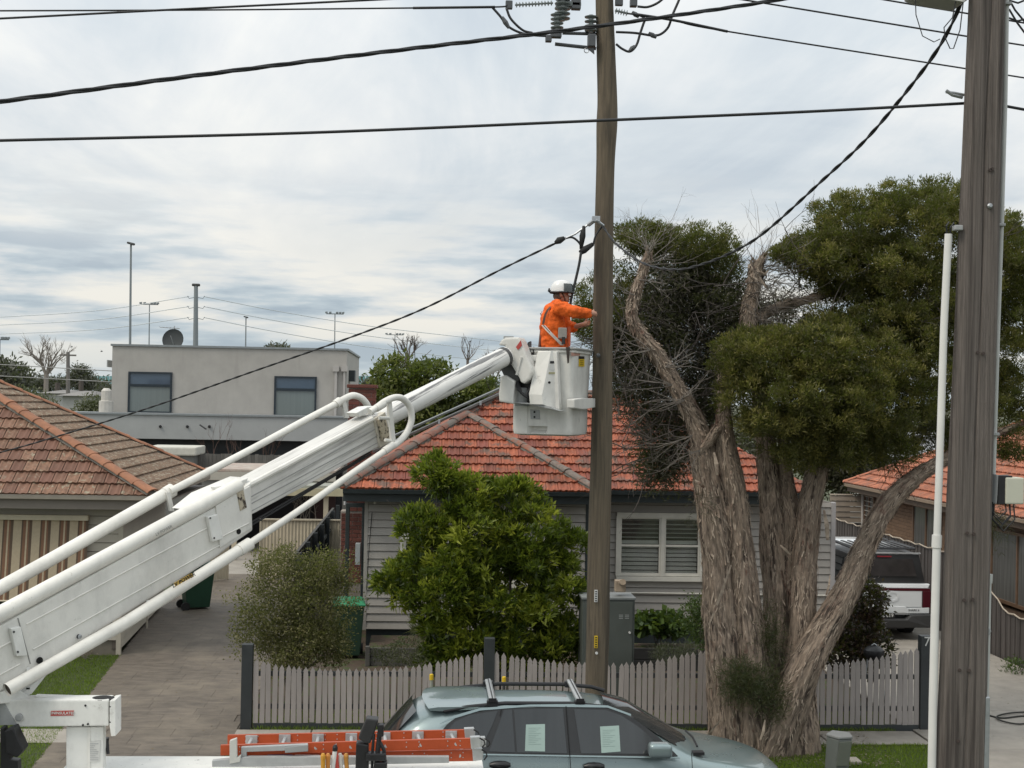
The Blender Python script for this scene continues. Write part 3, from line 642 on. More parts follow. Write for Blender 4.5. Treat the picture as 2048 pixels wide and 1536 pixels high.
# gas marker stakes
yel = M('marker_yellow', (.62, .42, .02), .5, .08)
def stake(px, py, lab, low):
    b_ = at(px, py, 19.7); t = thing('marker_stake', lab, 'marker stake', (b_.x, 19.7, 0), 'yellow capped marker stakes')
    MB().tube([(b_.x, 19.7, 0), (b_.x, 19.7, b_.z-.05)], .022, 8).build('stake', M('stake_'+low, (.3, .31, .27) if low == 'grey' else (.05, .05, .05), .6, .1), t)
    MB().lathe([(.03, 0), (.03, .075), (.022, .085)], (b_.x, 19.7, b_.z-.085), n=10).build('cap', yel, t)
stake(863, 1348, 'yellow capped grey stake in front of the pickets left of the middle post', 'grey'); stake(1008, 1353, 'yellow capped dark stake beside the middle fence post', 'dark')
# ================================================================ right hand boundary and brick house
pal = M('dark_paling', (.075, .066, .062), .8, .2, 6, stretch=(3, 3, .3), rnd=.25, bump=.3, bscale=40)
rf = thing('paling_fence', 'dark brown paling fence running back beside the white pickup', 'fence', (11.4, 30, 0))
def ftop(Y): return float(np.interp(Y, [20, 25.6, 27.4, 40], [.9, .92, 1.72, 1.78]))
Y = 20.2; i = 0
pm = {}
while Y < 39.5:
    h = round(ftop(Y), 2)
    if h not in pm: pm[h] = MB().bb((0, 0, 0), (.018, .1, h)).mesh('paling'); pm[h].materials.append(pal)
    o = link('paling', pm[h], rf); o.matrix_basis = Matrix.Translation((11.4-(i % 2)*.014, Y, 0)); Y += .108; i += 1
MB().tube([V((11.36, Y_, ftop(Y_)+.03+.02*math.sin(Y_*9))) for Y_ in np.arange(21, 38, .25)], .014, 5).build('rope', M('rope', (.42, .36, .29), .9, .15, 20), rf)
bf = thing('rear_fence', 'dark fence panel standing behind the white pickup', 'fence', (9.5, 37, 0))
p, q = at(1672, 1046, 37), at(1765, 1048, 37)
for i in range(14):
    x = p.x+(q.x-p.x)*i/14; MB().bb((x, 37, 0), (x+(q.x-p.x)/14-.006, 37.02, p.z)).build('paling', pal, bf)
brown = M('tan_brick', (.20, .128, .082), .8, .2, 15, rnd=.12, bump=.3, bscale=60); brm = M('tan_mortar', (.15, .105, .075), .9, .2, 15)
tr3 = M('orange_tile', (.35, .125, .068), .68, .25, 7, rnd=.22, bump=.4, bscale=50, dirt=.6, col2=(.17, .10, .075), f2=(.52, .64), s2=2.5)
bh = thing('brick_house', 'tan brick house with orange tile roof beyond the paling fence', 'house', (14, 30, 0))
XG, ZG = 11.9, 2.75; E1, E2 = V((XG, 37.4, ZG)), V((XG, 21, ZG)); T1, T2 = V((XG+4.2, 33.2, ZG+2.15)), V((XG+4.2, 21, ZG+2.15))
tile_plane(bh, [tuple(E1), tuple(E2), tuple(T2), tuple(T1)], tr3, limit=lambda o: o.y > 31.3 or (o.y < 27.2 and o.x < 13.1 and o.y > 25.2))
ridge(bh, E1, T1, tr3, mortar, w=.12); ridge(bh, T1, T2, tr3, mortar, w=.12)
MB().poly([E1, T1, (XG+8.4, 37.4, ZG)]).poly([T1, T2, (XG+8.4, 21, ZG), (XG+8.4, 37.4, ZG)]).build('rear_roof', tr3, bh)
brn = M('brown_trim', (.10, .07, .05), .6, .12, 4)
gutter(bh, E2+V((.04, 0, -.01)), E1+V((.04, 0, -.01)), M('tan_gutter', (.30, .23, .17), .5, .1), out=(-1, 0, 0), r=.05)
MB().bb((XG+.045, 21, ZG-.24), (XG+.08, 37.4, ZG-.02)).bb((XG+.08, 21, ZG-.23), (XG+.5, 37.4, ZG-.2)).build('fascia', brn, bh)
XWA = XG+.42
MB().bb((XWA+.012, 21.2, 0), (XWA+6, 37, ZG-.2)).build('wall', brm, bh)
bricks(bh, (XWA, 36.0, 0), V((0, -1, 0)), V((-1, 0, 0)), 2.7, 1.2, ZG-.24, brown, brm)
def bwin(y0, y1, z0, z1, louv):
    fr = MB()
    for (c0, c1, d0, d1) in ((y0, y0+.07, z0, z1), (y1-.07, y1, z0, z1), (y0+.07, y1-.07, z1-.07, z1), (y0+.07, y1-.07, z0, z0+.07), ((y0+y1)/2-.03, (y0+y1)/2+.03, z0+.07, z1-.07)): fr.bb((XWA-.05, c0, d0), (XWA+.02, c1, d1))
    wn = fr.build('window', M('timber_frame', (.16, .10, .065), .6, .15, 6), bh)
    MB().bb((XWA-.02, y0+.07, z0+.07), (XWA-.005, y1-.07, z1-.07)).build('pane', M('net_pane', (.13, .13, .125), .15, .35, 3, stretch=(1, 6, .2)), wn)
    if louv:
        for k in range(8): MB().box((XWA-.04, (y0+y1)/2, z0+.13+k*(z1-z0-.22)/7), (.05, y1-y0-.15, .01), Matrix.Rotation(rad(35), 3, 'Y')).build('louvre', louvre_m, wn)
bwin(36.1, 36.95, 1.35, 2.5, True); bwin(31.4, 33.2, .9, 2.5, False); bwin(25.9, 28.5, .8, 2.35, False)
bricks(bh, (XWA, 31.3, 0), V((0, -1, 0)), V((-1, 0, 0)), 2.7, 1.5, ZG-.24, brown, brm)
MB().tube([(XWA-.06, 37.0, 0), (XWA-.06, 37.0, ZG-.2)], .04, 8).build('downpipe', M('white_downpipe', (.5, .48, .45), .5, .05), bh)
boards(bh, (XWA+.02, 37.05, 0), (-1, 0, 0), (0, -1, 0), 1.0, .3, ZG-.3, .15, M('beige_board', (.27, .225, .18), .7, .08))
ws = thing('white_house', 'pale weatherboard house glimpsed between the tree and the timber pole', 'house', (17, 52, 0))
p, q = at(1745, 880, 52), at(1850, 915, 52)
MB().prism([(p.x, 52, q.z), (q.x+4, 52, q.z), (q.x+3, 54, p.z+.3), (p.x+1, 54, p.z+.3)], (0, .1, 0)).build('roof', M('pale_tin', (.42, .43, .44), .5, .08), ws)
MB().bb((p.x+.2, 52.3, 0), (q.x+3.8, 56, q.z)).build('wall', M('pale_wall', (.35, .35, .34), .7, .06), ws)
# ================================================================ timber poles
polewood = M('pole_timber', (.135, .108, .075), .85, .35, 7, stretch=(5, 5, .22), bump=.8, bscale=20, col2=(.075, .062, .045), f2=(.48, .6), s2=2, st2=(3, 3, .25))
greywood = M('grey_timber_pole', (.165, .142, .127), .85, .4, 10, stretch=(7, 7, .11), bump=1.0, bscale=24, col2=(.07, .058, .052), f2=(.5, .62), s2=3, st2=(5, 5, .1))
insul = M('grey_porcelain', (.20, .225, .225), .25, .1, 5, spec=.6)
up_ = thing('utility_pole', 'round brown timber power pole beside the lifted bucket', 'utility pole', at(1195, 1560, 17.2))
YP = 17.2
prof = [(1190, 1580, 44), (1192, 1400, 44), (1196, 1250, 46), (1198, 1100, 45), (1203, 900, 43), (1205, 750, 40), (1206, 600, 40), (1208, 450, 38), (1211, 330, 37), (1214, 250, 42), (1215, 200, 40), (1212, 100, 38), (1209, 0, 36), (1207, -150, 34)]
mb = MB(); cs = spline([(*at(x, y, YP), wd/2/pxm(17.3)) for x, y, wd in prof], 14); rings = []
for i, c in enumerate(cs):
    r = []
    for k in range(28):
        an = 2*math.pi*k/28; d = V((math.cos(an), math.sin(an), 0)); q = V((math.cos(an)*2.2, math.sin(an)*2.2, c[2]*.5))
        r.append(V(c[:3])+d*c[3]*(1+.035*noise.noise(q)+.02*noise.noise(V((d.x*6, d.y*6, c[2]*.3)))))
    rings.append(r)
mb.add([v for r in rings for v in r], [(i*28+k, i*28+(k+1) % 28, (i+1)*28+(k+1) % 28, (i+1)*28+k) for i in range(len(rings)-1) for k in range(28)])
mb.build('pole', polewood, up_, smooth=True)
def P(px, py, dy=0): return at(px, py, YP+dy)
def sheds(parent, a, b, r, n, name='insulator', core=.35):
    a, b = V(a), V(b); ln = (b-a).length; pr = [(r*core, 0)]
    for i in range(n):
        z = ln*(i+.5)/n; h = ln/n
        pr += [(r*core, z-h*.3), (r, z-h*.12), (r*.96, z+h*.06), (r*core, z+h*.3)]
    pr.append((r*core, ln)); return MB().lathe(pr, a, b-a, 14).build(name, insul, parent, smooth='auto')
MB().box(P(1175, -22, 0), (2.6, .1, .12)).build('crossarm', greysteel, up_, bevel=.01)
MB().tube([P(1110, 88), P(1192, 97)], .024, 8).tube([P(1125, 66), P(1192, 68)], .022, 8).build('standoff_arm', M('dark_steel', (.10, .105, .11), .5, .15, metal=.5), up_)
ds = MATS['dark_steel']
sheds(up_, P(1126, -6, -.12), P(1124, 42, -.12), .105, 5); sheds(up_, P(1114, 26, -.12), P(1114, 60, -.12), .085, 4, core=.45); sheds(up_, P(1182, 30, -.05), P(1182, 66, -.05), .085, 4)
sheds(up_, P(1030, 10), P(1106, 6), .035, 12); sheds(up_, P(1230, 21, -.1), P(1256, 27, -.1), .04, 5)
MB().box(P(1018, 10), (.09, .06, .11)).box(P(1097, 78, -.1), (.08, .08, .08)).box(P(1112, 68, -.1), (.14, .1, .1)).box(P(1183, 82, -.1), (.1, .12, .16)).box(P(1152, 4, -.1), (.12, .1, .2)).build('clamp', ds, up_, bevel=.012)
MB().bb(P(1113, 0, -.15), P(1160, 20, 0)).build('bracket', M('grey_bracket', (.17, .19, .19), .5, .1), up_, bevel=.02)
MB().box(P(1267, 6), (.09, .1, .1)).box(P(1238, 4), (.1, .06, .1)).build('clamp', ds, up_, bevel=.01)
rg = [P(1173, 101, -.1)+V((math.cos(t)*.03, 0, math.sin(t)*.03)) for t in np.linspace(0, 2*math.pi, 13)]
MB().tube(rg, .006, 6, cap=False).build('ring', steel, up_); MB().prism([P(1176, 97, -.12), P(1188, 95, -.12), P(1189, 108, -.12)], (0, .03, 0)).build('hook', ds, up_)
def jumper(pts, r=.016, name='jumper_lead', dy=-.12):
    MB().tube([at(*p_[:2], YP+dy) for p_ in spline(pts, 7)], r, 8).build(name, cableblk, up_, smooth=True)
jumper([(984, 14), (1000, 32), (1018, 54), (1050, 68), (1095, 72), (1110, 70)]); jumper([(1013, 17), (1022, 38), (1045, 60), (1065, 66)])
jumper([(1232, 64), (1270, 66), (1302, 71)]); jumper([(1302, 71), (1320, 69), (1336, 55), (1345, 30), (1358, 0), (1365, -20)]); jumper([(1232, 88), (1245, 98), (1260, 103), (1273, 90), (1281, 65), (1290, 40), (1296, 36)])
jumper([(1275, 13), (1295, 14), (1315, 6), (1332, -8)]); jumper([(1256, 27), (1275, 30), (1290, 36)], .012)
for a_, b_ in (((1004, 34), (1018, 56)), ((1297, 66), (1313, 75)), ((1259, 102), (1270, 92)), ((1264, 24), (1278, 34))):
    MB().tube([P(*a_, -.12), P((a_[0]+b_[0])/2, (a_[1]+b_[1])/2, -.12), P(*b_, -.12)], [.02, .034, .02], 8).build('connector', ds, up_)
# lower service bracket
MB().tube([P(1176, 450, -.2), P(1192, 438, -.26)], .03, 6).box(P(1192, 438, -.26), (.1, .06, .07)).tube([P(1192, 440, -.28), P(1207, 452, -.24)], .022, 6).build('service_bracket', steel, up_, bevel=.005)
MB().tube([P(1128, 478, -.2), P(1150, 468, -.2), P(1178, 448, -.2)], .015, 6).build('strain_rod', steel, up_)
MB().tube([P(1110, 486, -.2), P(1118, 481, -.2), P(1129, 476, -.2)], [.02, .045, .025], 8).build('connector', rubber, up_, smooth=True)
MB().tube([P(1168, 452, -.2), P(1165, 472, -.2), P(1162, 498, -.2)], [.02, .04, .02], 8).build('connector', rubber, up_, smooth=True)
MB().tube([P(1160, 506, -.2), P(1168, 500, -.2), P(1186, 488, -.2)], [.03, .045, .025], 8).build('connector', rubber, up_, smooth=True)
jumper([(1128, 477), (1145, 475), (1160, 488), (1163, 505)], .014, dy=-.2); jumper([(1186, 490), (1192, 470), (1205, 452)], .012, dy=-.22)
jumper([(1162, 505), (1158, 530), (1150, 565), (1142, 600), (1140, 625)], .017, 'service_drop', dy=-.3)
# number strips on the pole
for (y0, y1, mt, nm) in ((1180, 1204, num, '41728'), (1272, 1296, yel, '20653')):
    a_, b_ = at(1189, y0, YP-.165), at(1195, y1, YP-.165); MB().bb((a_.x, a_.y-.004, b_.z), (b_.x, a_.y+.02, a_.z)).build('number_strip', mt, up_)
    h = (a_.z-b_.z)
    for i in range(5): MB().bb((a_.x+.008, a_.y-.006, b_.z+h*(.06+i*.19)), (b_.x-.008, a_.y-.0045, b_.z+h*(.06+i*.19)+h*.1)).build('digit_mark', black, up_)
MB().lathe([(.018, 0), (.018, .012)], at(1193, 1306, YP-.16), (0, -1, 0), 10).build('stud', num, up_)
MB().lathe([(.028, 0), (.028, .02), (.015, .03)], at(1196, 711, YP-.14), (0, -1, 0), 10).build('bolt', ds, up_)
# ---- near square pole
YQ = 9.0
np_ = thing('timber_pole', 'weathered grey squared timber pole with white conduit at the right edge', 'utility pole', at(1925, 1800, YQ))
lo_l, lo_r, hi_l, hi_r = at(1870, 1700, YQ), at(1968, 1700, YQ), at(1945, -40, YQ), at(2015, -40, YQ)
mb = MB(); nsec = 60; ring = []
for i in range(nsec+1):
    t = i/nsec; l_, r_q = lo_l.lerp(hi_l, t), lo_r.lerp(hi_r, t); wd = (r_q-l_).length; c0 = .045; zz = l_.z
    pts = [(0, .06), (c0, .0), (wd*.33, -.004), (wd*.52, .004), (wd*.56, .014), (wd*.6, .003), (wd*.8, -.002), (wd-.02, .002), (wd, .02), (wd, .2), (wd-.08, .27), (.13, .27), (.065, .16)]
    ring.append([V((l_.x+px_+.006*noise.noise(V((px_*9, zz*.8, 3)))*(1 if j not in (3, 4, 5) else 2.5), YQ+py_+.008*noise.noise(V((px_*14, zz*.6, py_*5))), zz)) for j, (px_, py_) in enumerate(pts)])
m_ = len(ring[0]); mb.add([v for r in ring for v in r], [(i*m_+k, i*m_+(k+1) % m_, (i+1)*m_+(k+1) % m_, (i+1)*m_+k) for i in range(nsec) for k in range(m_)])
mb.build('pole', greywood, np_)
pvc = M('white_pvc', (.70, .69, .66), .4, .04, 4, dirt=.2); pvc_g = M('grey_pvc', (.47, .48, .46), .45, .05, 4, dirt=.25)
def pole_pipe(pts, r, mat, name):
    return MB().tube([at(x, y, YQ+dy) for x, y, dy in pts], r, 14).build(name, mat, np_, smooth='auto')
pole_pipe([(1862, 1640, .05), (1866, 1400, .05), (1872, 1150, .05), (1874, 1078, .05)], .0285, pvc, 'conduit')
pole_pipe([(1873, 1095, .05), (1874, 1070, .05)], .034, pvc, 'conduit_collar')
pole_pipe([(1874, 1078, .05), (1880, 900, .05), (1888, 650, .05), (1897, 468, .05)], .0255, pvc, 'conduit')
pole_pipe([(1901, 470, .05), (1901, 455, .03), (1907, 446, .04), (1910, 460, .05)], .006, cableblk, 'lead'); pole_pipe([(1894, 470, .05), (1893, 452, .03), (1898, 444, .04)], .006, cableblk, 'lead')
MB().box(at(1915, 456, YQ+.03), (.055, .06, .035)).build('strap', greysteel, np_, bevel=.006)
pole_pipe([(2014, -40, .1), (2010, 200, .1), (2003, 440, .1), (1996, 640, .1), (1986, 960, .1)], .017, pvc_g, 'conduit')
for y in (8, 450, 868): MB().box(at(2014-y*.029, y, YQ+.09), (.05, .06, .02)).build('strap', greysteel, np_, bevel=.004)
pole_pipe([(1968, 1560, .08), (1971, 1390, .08), (1976, 1160, .08)], .024, pvc_g, 'conduit'); pole_pipe([(1976, 1166, .08), (1977, 1148, .08)], .029, pvc_g, 'conduit_collar')
pole_pipe([(1977, 1152, .08), (1974, 1120, .07), (1971, 1060, .08), (1977, 1000, .08)], .011, cableblk, 'lead')
g0, g1_ = at(1963, 1540, YQ+.02), at(1977, 1393, YQ+.02); MB().bb((g0.x-.02, YQ+.01, g0.z-.6), (g1_.x+.01, YQ+.13, g1_.z)).build('cable_guard', steel, np_, bevel=.01)
MB().lathe([(.03, 0), (.032, .012), (.024, .02)], at(1972, 1262, YQ+.055), (0, -1, 0), 8).build('saddle', greysteel, np_)
# meter style box on the pole
bx = MB().prism([at(1977, 945, YQ+.12), at(1997, 950, YQ+.03), at(1994, 1008, YQ+.03), at(1973, 1006, YQ+.12)], (.03, .16, 0)).build('junction_box', M('box_grey', (.36, .38, .39), .5, .06), np_, bevel=.006)
MB().bb(at(1997, 951, YQ+.03), at(2013, 1007, YQ+.12)).build('box_band', black, bx, bevel=.004); MB().bb(at(2012, 955, YQ+.02), at(2033, 1006, YQ+.14)).build('box_cover', M('box_cream', (.52, .52, .43), .5, .05), bx, bevel=.01)
for k, (w_, d_) in enumerate(((16, 32), (22, 50), (19, 44), (25, 58))):
    cxp = 1998+k*3; pole_pipe([(cxp-w_+4, 1004, .07), (cxp-w_*.9, 1004+d_*.6, .06), (cxp, 1004+d_, .05), (cxp+w_*.9, 1004+d_*.6, .05), (cxp+w_*.8, 1004, .07)], .005, cableblk, 'lead_loop')
for x, y in ((1980, 340), (1984, 338), (1977, 410), (1955, 705), (1966, 707), (1934, 1066), (1947, 1068), (1928, 1200), (1945, 1199), (1919, 1340), (1938, 1341), (1916, 1482)):
    MB().lathe([(.012, 0), (.012, .008)], at(x, y, YQ-.002), (0, -1, 0), 8).build('bolt', M('rust_bolt', (.06, .045, .04), .8, .2), np_)
MB().lathe([(.014, 0), (.02, .01), (.01, .02)], at(1979, 412, YQ-.002), (0, -1, 0), 8).build('bolt', steel, np_)
MB().tube([at(1892, 181, YQ+.1), at(1905, 190, YQ+.1), at(1925, 195, YQ+.1)], .012, 6).tube([at(1892, 184, YQ+.1), at(1908, 186, YQ+.1), at(1928, 190, YQ+.1)], .01, 6).build('dead_end_grip', steel, np_)
# street light head leaning out from the pole
lm_ = MB(); ax = at(1818, -6, YQ+.1); bx_ = at(1932, 2, YQ+.1)
lm_.prism([ax+V((0, -.12, .0)), ax+V((.06, -.13, -.02)), bx_+V((-.06, -.12, -.045)), bx_+V((0, -.08, 0)), bx_+V((0, -.08, .05)), ax+V((.02, -.1, .08))], (0, .24, 0))
lm_.build('lantern', M('lantern_grey', (.40, .40, .38), .5, .12, 8, dirt=.4), np_, bevel=.02)
pole_pipe([(1830, -20, .05), (1832, 30, .05), (1845, 72, .05), (1868, 84, .03), (1880, 78, .0)], .0035, cableblk, 'lead')
pole_pipe([(1913, -5, .0), (1905, 35, .0), (1888, 55, .0), (1890, 75, .0), (1900, 97, .0), (1907, 97, 0), (1920, 60, 0), (1927, 0, 0)], .004, cableblk, 'lead')
for pts in (((2016, -5), (2030, 20), (2048, 42), (2070, 60)), ((2018, 18), (2034, 45), (2060, 80)), ((2016, 0), (2036, 6), (2070, -8)), ((2018, 36), (2035, 42), (2060, 36))):
    pole_pipe([(x, y, .18) for x, y in pts], .007, cableblk, 'lead')
# ================================================================ cables
def cable(name, pts, r, label, cat='cable', twist=0, strands=2, mat=None, group=None, n=10, pitch=.6):
    """pts: (px, py, depth)"""
    c = [at(p[0], p[1], p[2]) for p in spline(pts, n)]; mb = MB()
    if not twist: mb.tube(c, r, 8)
    else:
        L_ = [0]
        for i in range(1, len(c)): L_.append(L_[-1]+(c[i]-c[i-1]).length)
        m = int(L_[-1]/pitch*10); ss = np.linspace(0, L_[-1], m)
        C = np.array([[*p] for p in c]); Q = np.stack([np.interp(ss, L_, C[:, k]) for k in range(3)], 1)
        for s_ in range(strands):
            o = []
            for i, q in enumerate(Q):
                t = V(Q[min(i+1, m-1)]-Q[max(i-1, 0)]).normalized(); x = t.cross(V((0, 0, 1))).normalized(); y = t.cross(x); an = ss[i]/pitch*2*math.pi+s_*2*math.pi/strands
                o.append(V(q)+(x*math.cos(an)+y*math.sin(an))*twist)
            mb.tube(o, r, 6)
    return mb.build(name, mat or cableblk, None, smooth=True, label=label, cat=cat, group=group)
cable('power_line', [(-150, 22, 17.1), (400, 20, 17.1), (820, 16, 17.1), (990, 14, 17.1), (1015, 11, 17.1)], .011, 'thin power line level with the long ribbed insulator at the pole top', 'power line')
cable('line_sleeve', [(826, 16, 17.07), (990, 14, 17.07)], .017, 'black insulating sleeve on the power line left of the pole top', 'sleeve')
cable('power_line', [(-150, 43, 15.6), (0, 37, 15.6), (330, 20, 15.6), (740, 0, 15.6), (1000, -14, 15.6)], .013, 'power line rising out of the top edge left of the round pole', 'power line')
cable('bundled_cable', [(-150, 217, 11.2), (0, 203, 11.4), (400, 150, 12), (800, 100, 12.6), (1080, 67, 13), (1300, 38, 13.4), (1560, -1, 13.8), (1800, -45, 14)], .0125, 'thick twisted black cable crossing in front of the pole top', twist=.0105, strands=3, pitch=1.05)
cable('communication_cable', [(-150, 286, 9.3), (0, 281, 9.3), (600, 266, 9.3), (1200, 241, 9.25), (1600, 224, 9.2), (1940, 206, 9.15)], .0105, 'level black cable crossing both poles at mid height')
cable('power_line', [(1258, 27, 17.0), (1350, 42, 17.05), (1450, 62, 17.1), (1930, 137, 17.4), (2120, 167, 17.5)], .011, 'power line running down right from the short ribbed insulator', 'power line')
cable('line_sleeve', [(1275, 29, 16.98), (1350, 41, 17.02), (1455, 63, 17.07)], .018, 'black insulating sleeve on the line right of the pole top', 'sleeve')
cable('power_line', [(1380, -16, 17.2), (1490, 0, 17.2), (1930, 72, 17.5), (2120, 102, 17.6)], .012, 'middle of the three lines passing behind the grey timber pole', 'power line')
cable('power_line', [(1700, -14, 17.6), (1772, 0, 17.6), (1935, 27, 17.8), (2120, 58, 17.9)], .012, 'uppermost line passing behind the street light', 'power line')
cable('communication_cable', [(2010, 212, 9.25), (2048, 219, 9.25), (2120, 232, 9.25)], .0105, 'short end of cable leaving the grey timber pole to the right')
cable('service_cable', [(1112, 486, 17.0), (1000, 540, 17.6), (850, 616, 18.4), (700, 675, 19.3), (500, 745, 20.6), (300, 815, 22), (100, 877, 23.4), (0, 905, 24), (-150, 945, 25)], .0095, 'black service cable descending from the pole bracket to the cream house', twist=.006, strands=2, pitch=.5)
cable('service_cable', [(1205, 452, 16.95), (1235, 490, 16.5), (1290, 528, 15.8), (1350, 539, 15), (1400, 530, 14.4), (1465, 504, 13.7), (1530, 464, 13.1), (1640, 365, 12), (1740, 270, 11), (1850, 135, 9.9), (1900, 55, 9.4), (1932, -20, 9.1)], .0085, 'twisted black cable sagging from the street light to the round pole', twist=.0075, strands=2, pitch=.5)
MB().tube([at(1283, 75, 13.2), at(1283.5, 75.5, 13.2)], .01, 6)
# ================================================================ far flood lights and high voltage lines
far_g = M('far_grey_steel', (.21, .235, .25), .6, .08, 1)
def flood(px, ptop, Y, wd, kind, lab):
    b_ = at(px, ptop, Y); t = thing('flood_light', lab, 'flood light', (b_.x, Y, 0), 'sports ground flood lights'); lean = at(px+1, 690, Y)
    r1 = wd/2/pxm(Y); MB().tube([(lean.x, Y, 0), (b_.x, Y, b_.z-.1)], [r1*1.35, r1*.8], 10).build('mast', far_g, t)
    if kind == 'head':
        MB().box((b_.x, Y, b_.z), (r1*6.5, r1*4, r1*1.7), Matrix.Rotation(rad(12), 3, 'Y')).box((b_.x+r1*1.2, Y-.1, b_.z-r1*.9), (r1*3.4, r1*3, r1*1.2), Matrix.Rotation(rad(12), 3, 'Y')).build('lamp_head', M('far_dark', (.06, .06, .06), .6, .1), t, bevel=.05)
    else:
        w_ = 17/pxm(Y); MB().bb((b_.x-w_, Y-.08, b_.z-.12), (b_.x+w_, Y+.08, b_.z)).build('crossbar', far_g, t)
        for s_ in (-1, -.55, .25, .6, .95): MB().box((b_.x+s_*w_, Y, b_.z+.12), (w_*.28, .3, .22), Matrix.Rotation(rad(-10), 3, 'Y')).build('lamp_head', far_g, t)
flood(262, 487, 105, 4.6, 'head', 'tallest flood light mast behind the flat roofed house'); flood(299, 608, 190, 2.4, 'bar', 'thin flood light with a row of lamps left of the dish')
flood(492, 634, 150, 2.8, 'head', 'short flood light between the monopole and the right roof corner'); flood(670, 627, 185, 2.4, 'bar', 'thin flood light with a row of lamps above the right roof corner'); flood(790, 669, 240, 1.9, 'bar', 'smallest flood light above the leafy tree by the chimney')
flood(0, 678, 150, 2.4, 'bar', 'flood light cut by the left edge of the picture')
mp_ = thing('transmission_monopole', 'stout grey monopole carrying the faint high voltage lines', 'transmission pole', (at(394, 700, 130).x, 130, 0))
b_ = at(392, 572, 130); MB().tube([(at(394, 690, 130).x, 130, 0), (b_.x, 130, b_.z)], [.34, .19], 12).build('mast', far_g, mp_)
MB().box((b_.x, 130, b_.z+.1), (.75, .4, .25)).build('head', MATS['far_dark'], mp_, bevel=.08)
for py in (593, 613, 635):
    for s_ in (-1, 1): MB().tube([at(392, py+1, 130), at(392+s_*14, py+4, 130), at(392+s_*17, py-1, 130)], .03, 5).build('insulator_arm', far_g, mp_)
hv = M('hv_line', (.58, .62, .65), .6, .05)
for i, (py, ly, ry) in enumerate(((593, 634, 703), (613, 650, 720), (635, 668, 738))):
    nm = ('upper', 'middle', 'lower')[i]
    cable('high_voltage_line', [(-200, ly+8, 150), (0, ly, 145), (200, (ly+py)/2+7, 137), (378, py, 130)], .035, nm+' faint line left of the grey monopole', 'power line', mat=hv)
    cable('high_voltage_line', [(408, py, 130), (560, py+30, 137), (760, py+62, 145), (1080, py+98, 160)], .035, nm+' faint line right of the grey monopole', 'power line', mat=hv)
# ================================================================ bucket truck
tk = thing('bucket_truck', 'white bucket truck with its long boom raised to the round pole', 'truck', (-2.5, 11.7, -.13))
Bp, Tp = at(0, 1300, 11.7), at(1005, 715, 16.55)
ba = (Tp-Bp).normalized(); bu = (V((0, 0, 1))-ba*ba.z).normalized(); bn = ba.cross(bu)
if bn.y > 0: bn = -bn
def ob(px, py, off=0): return hit(px, py, Bp+bn*off, bn)        # a point on the boom's upright plane, off metres toward the street
def slab_b(name, pts, off, th, mat, parent=tk, bevel=.008):
    return MB().prism([ob(x, y, off) for x, y in pts], -bn*th).build(name, mat, parent, bevel=bevel)
W2 = .17
# outer boom
outer = slab_b('outer_boom', [(-160, 1340), (430, 1014), (503, 965), (506, 1061), (458, 1094), (436, 1112), (250, 1229), (60, 1347), (-160, 1482)], W2, 2*W2, white, bevel=.02)
MB().tube([ob(-160, 1314, W2-.035), ob(200, 1121, W2-.035), ob(478, 970, W2-.035)], .07, 16).build('top_tube', whitetube, outer, smooth='auto')
MB().tube([ob(-160, 1314, -W2), ob(478, 970, -W2)], .07, 12).build('top_tube', whitetube, outer, smooth='auto')
slab_b('boom_top', [(380, 1020), (420, 988), (498, 955), (480, 985)], W2-.05, 2*W2-.05, white, outer, .01)
for (a_, b_) in (((52, 1249), (414, 1056)), ((66, 1299), (440, 1090)), ((-160, 1380), (32, 1278)), ((-160, 1436), (40, 1328))):
    MB().tube([ob(*a_, W2+.003), ob(*b_, W2+.003)], .0075, 6).build('pressed_rib', whitetube, outer)
slab_b('seam', [(35, 1236), (37, 1236), (62, 1328), (60, 1328)], W2+.004, .006, M('seam_grey', (.22, .22, .21), .7, .1), outer, 0)
slab_b('end_plate', [(432, 1012), (500, 972), (503, 1056), (440, 1096)], W2+.014, .02, white, outer, .004)
MB().tube([ob(444, 1073, W2+.02), ob(498, 1046, W2+.02)], .007, 6).build('pressed_rib', whitetube, outer)
for (x, y, r) in ((477, 1063, .027), (79, 1321, .03), (157, 1273, .02)): MB().lathe([(r, 0), (r, .006)], ob(x, y, W2+.013), bn, 14).build('access_hole', hole, outer)
MB().lathe([(.02, 0), (.02, .015), (.012, .018)], ob(158, 1273, W2+.012), bn, 10).build('grommet', steel, outer)
for pts in ([(416, 1034), (436, 1028), (447, 1078), (426, 1084)], [(22, 1257), (42, 1253), (56, 1312), (34, 1313)]):
    bx = slab_b('cover_box', pts, W2+.05, .05, white2, outer, .01)
    cx_ = sum(p[0] for p in pts)/4; cy_ = sum(p[1] for p in pts)/4
    for s_ in (-1, 1): MB().lathe([(.009, 0), (.009, .006)], ob(cx_-7+s_*4, cy_+s_*20, W2+.051), bn, 8).build('bolt', black, bx)
lat = slab_b('wear_plate', [(474, 985), (487, 980), (494, 1015), (481, 1022)], W2+.022, .02, M('rusty_cream', (.42, .37, .28), .7, .2, 20, col2=(.05, .04, .03), f2=(.52, .58), s2=25), outer, .003)
slab_b('lifting_lug', [(428, 974), (462, 968), (460, 976), (432, 982)], W2-.1, .06, white2, outer, .006)
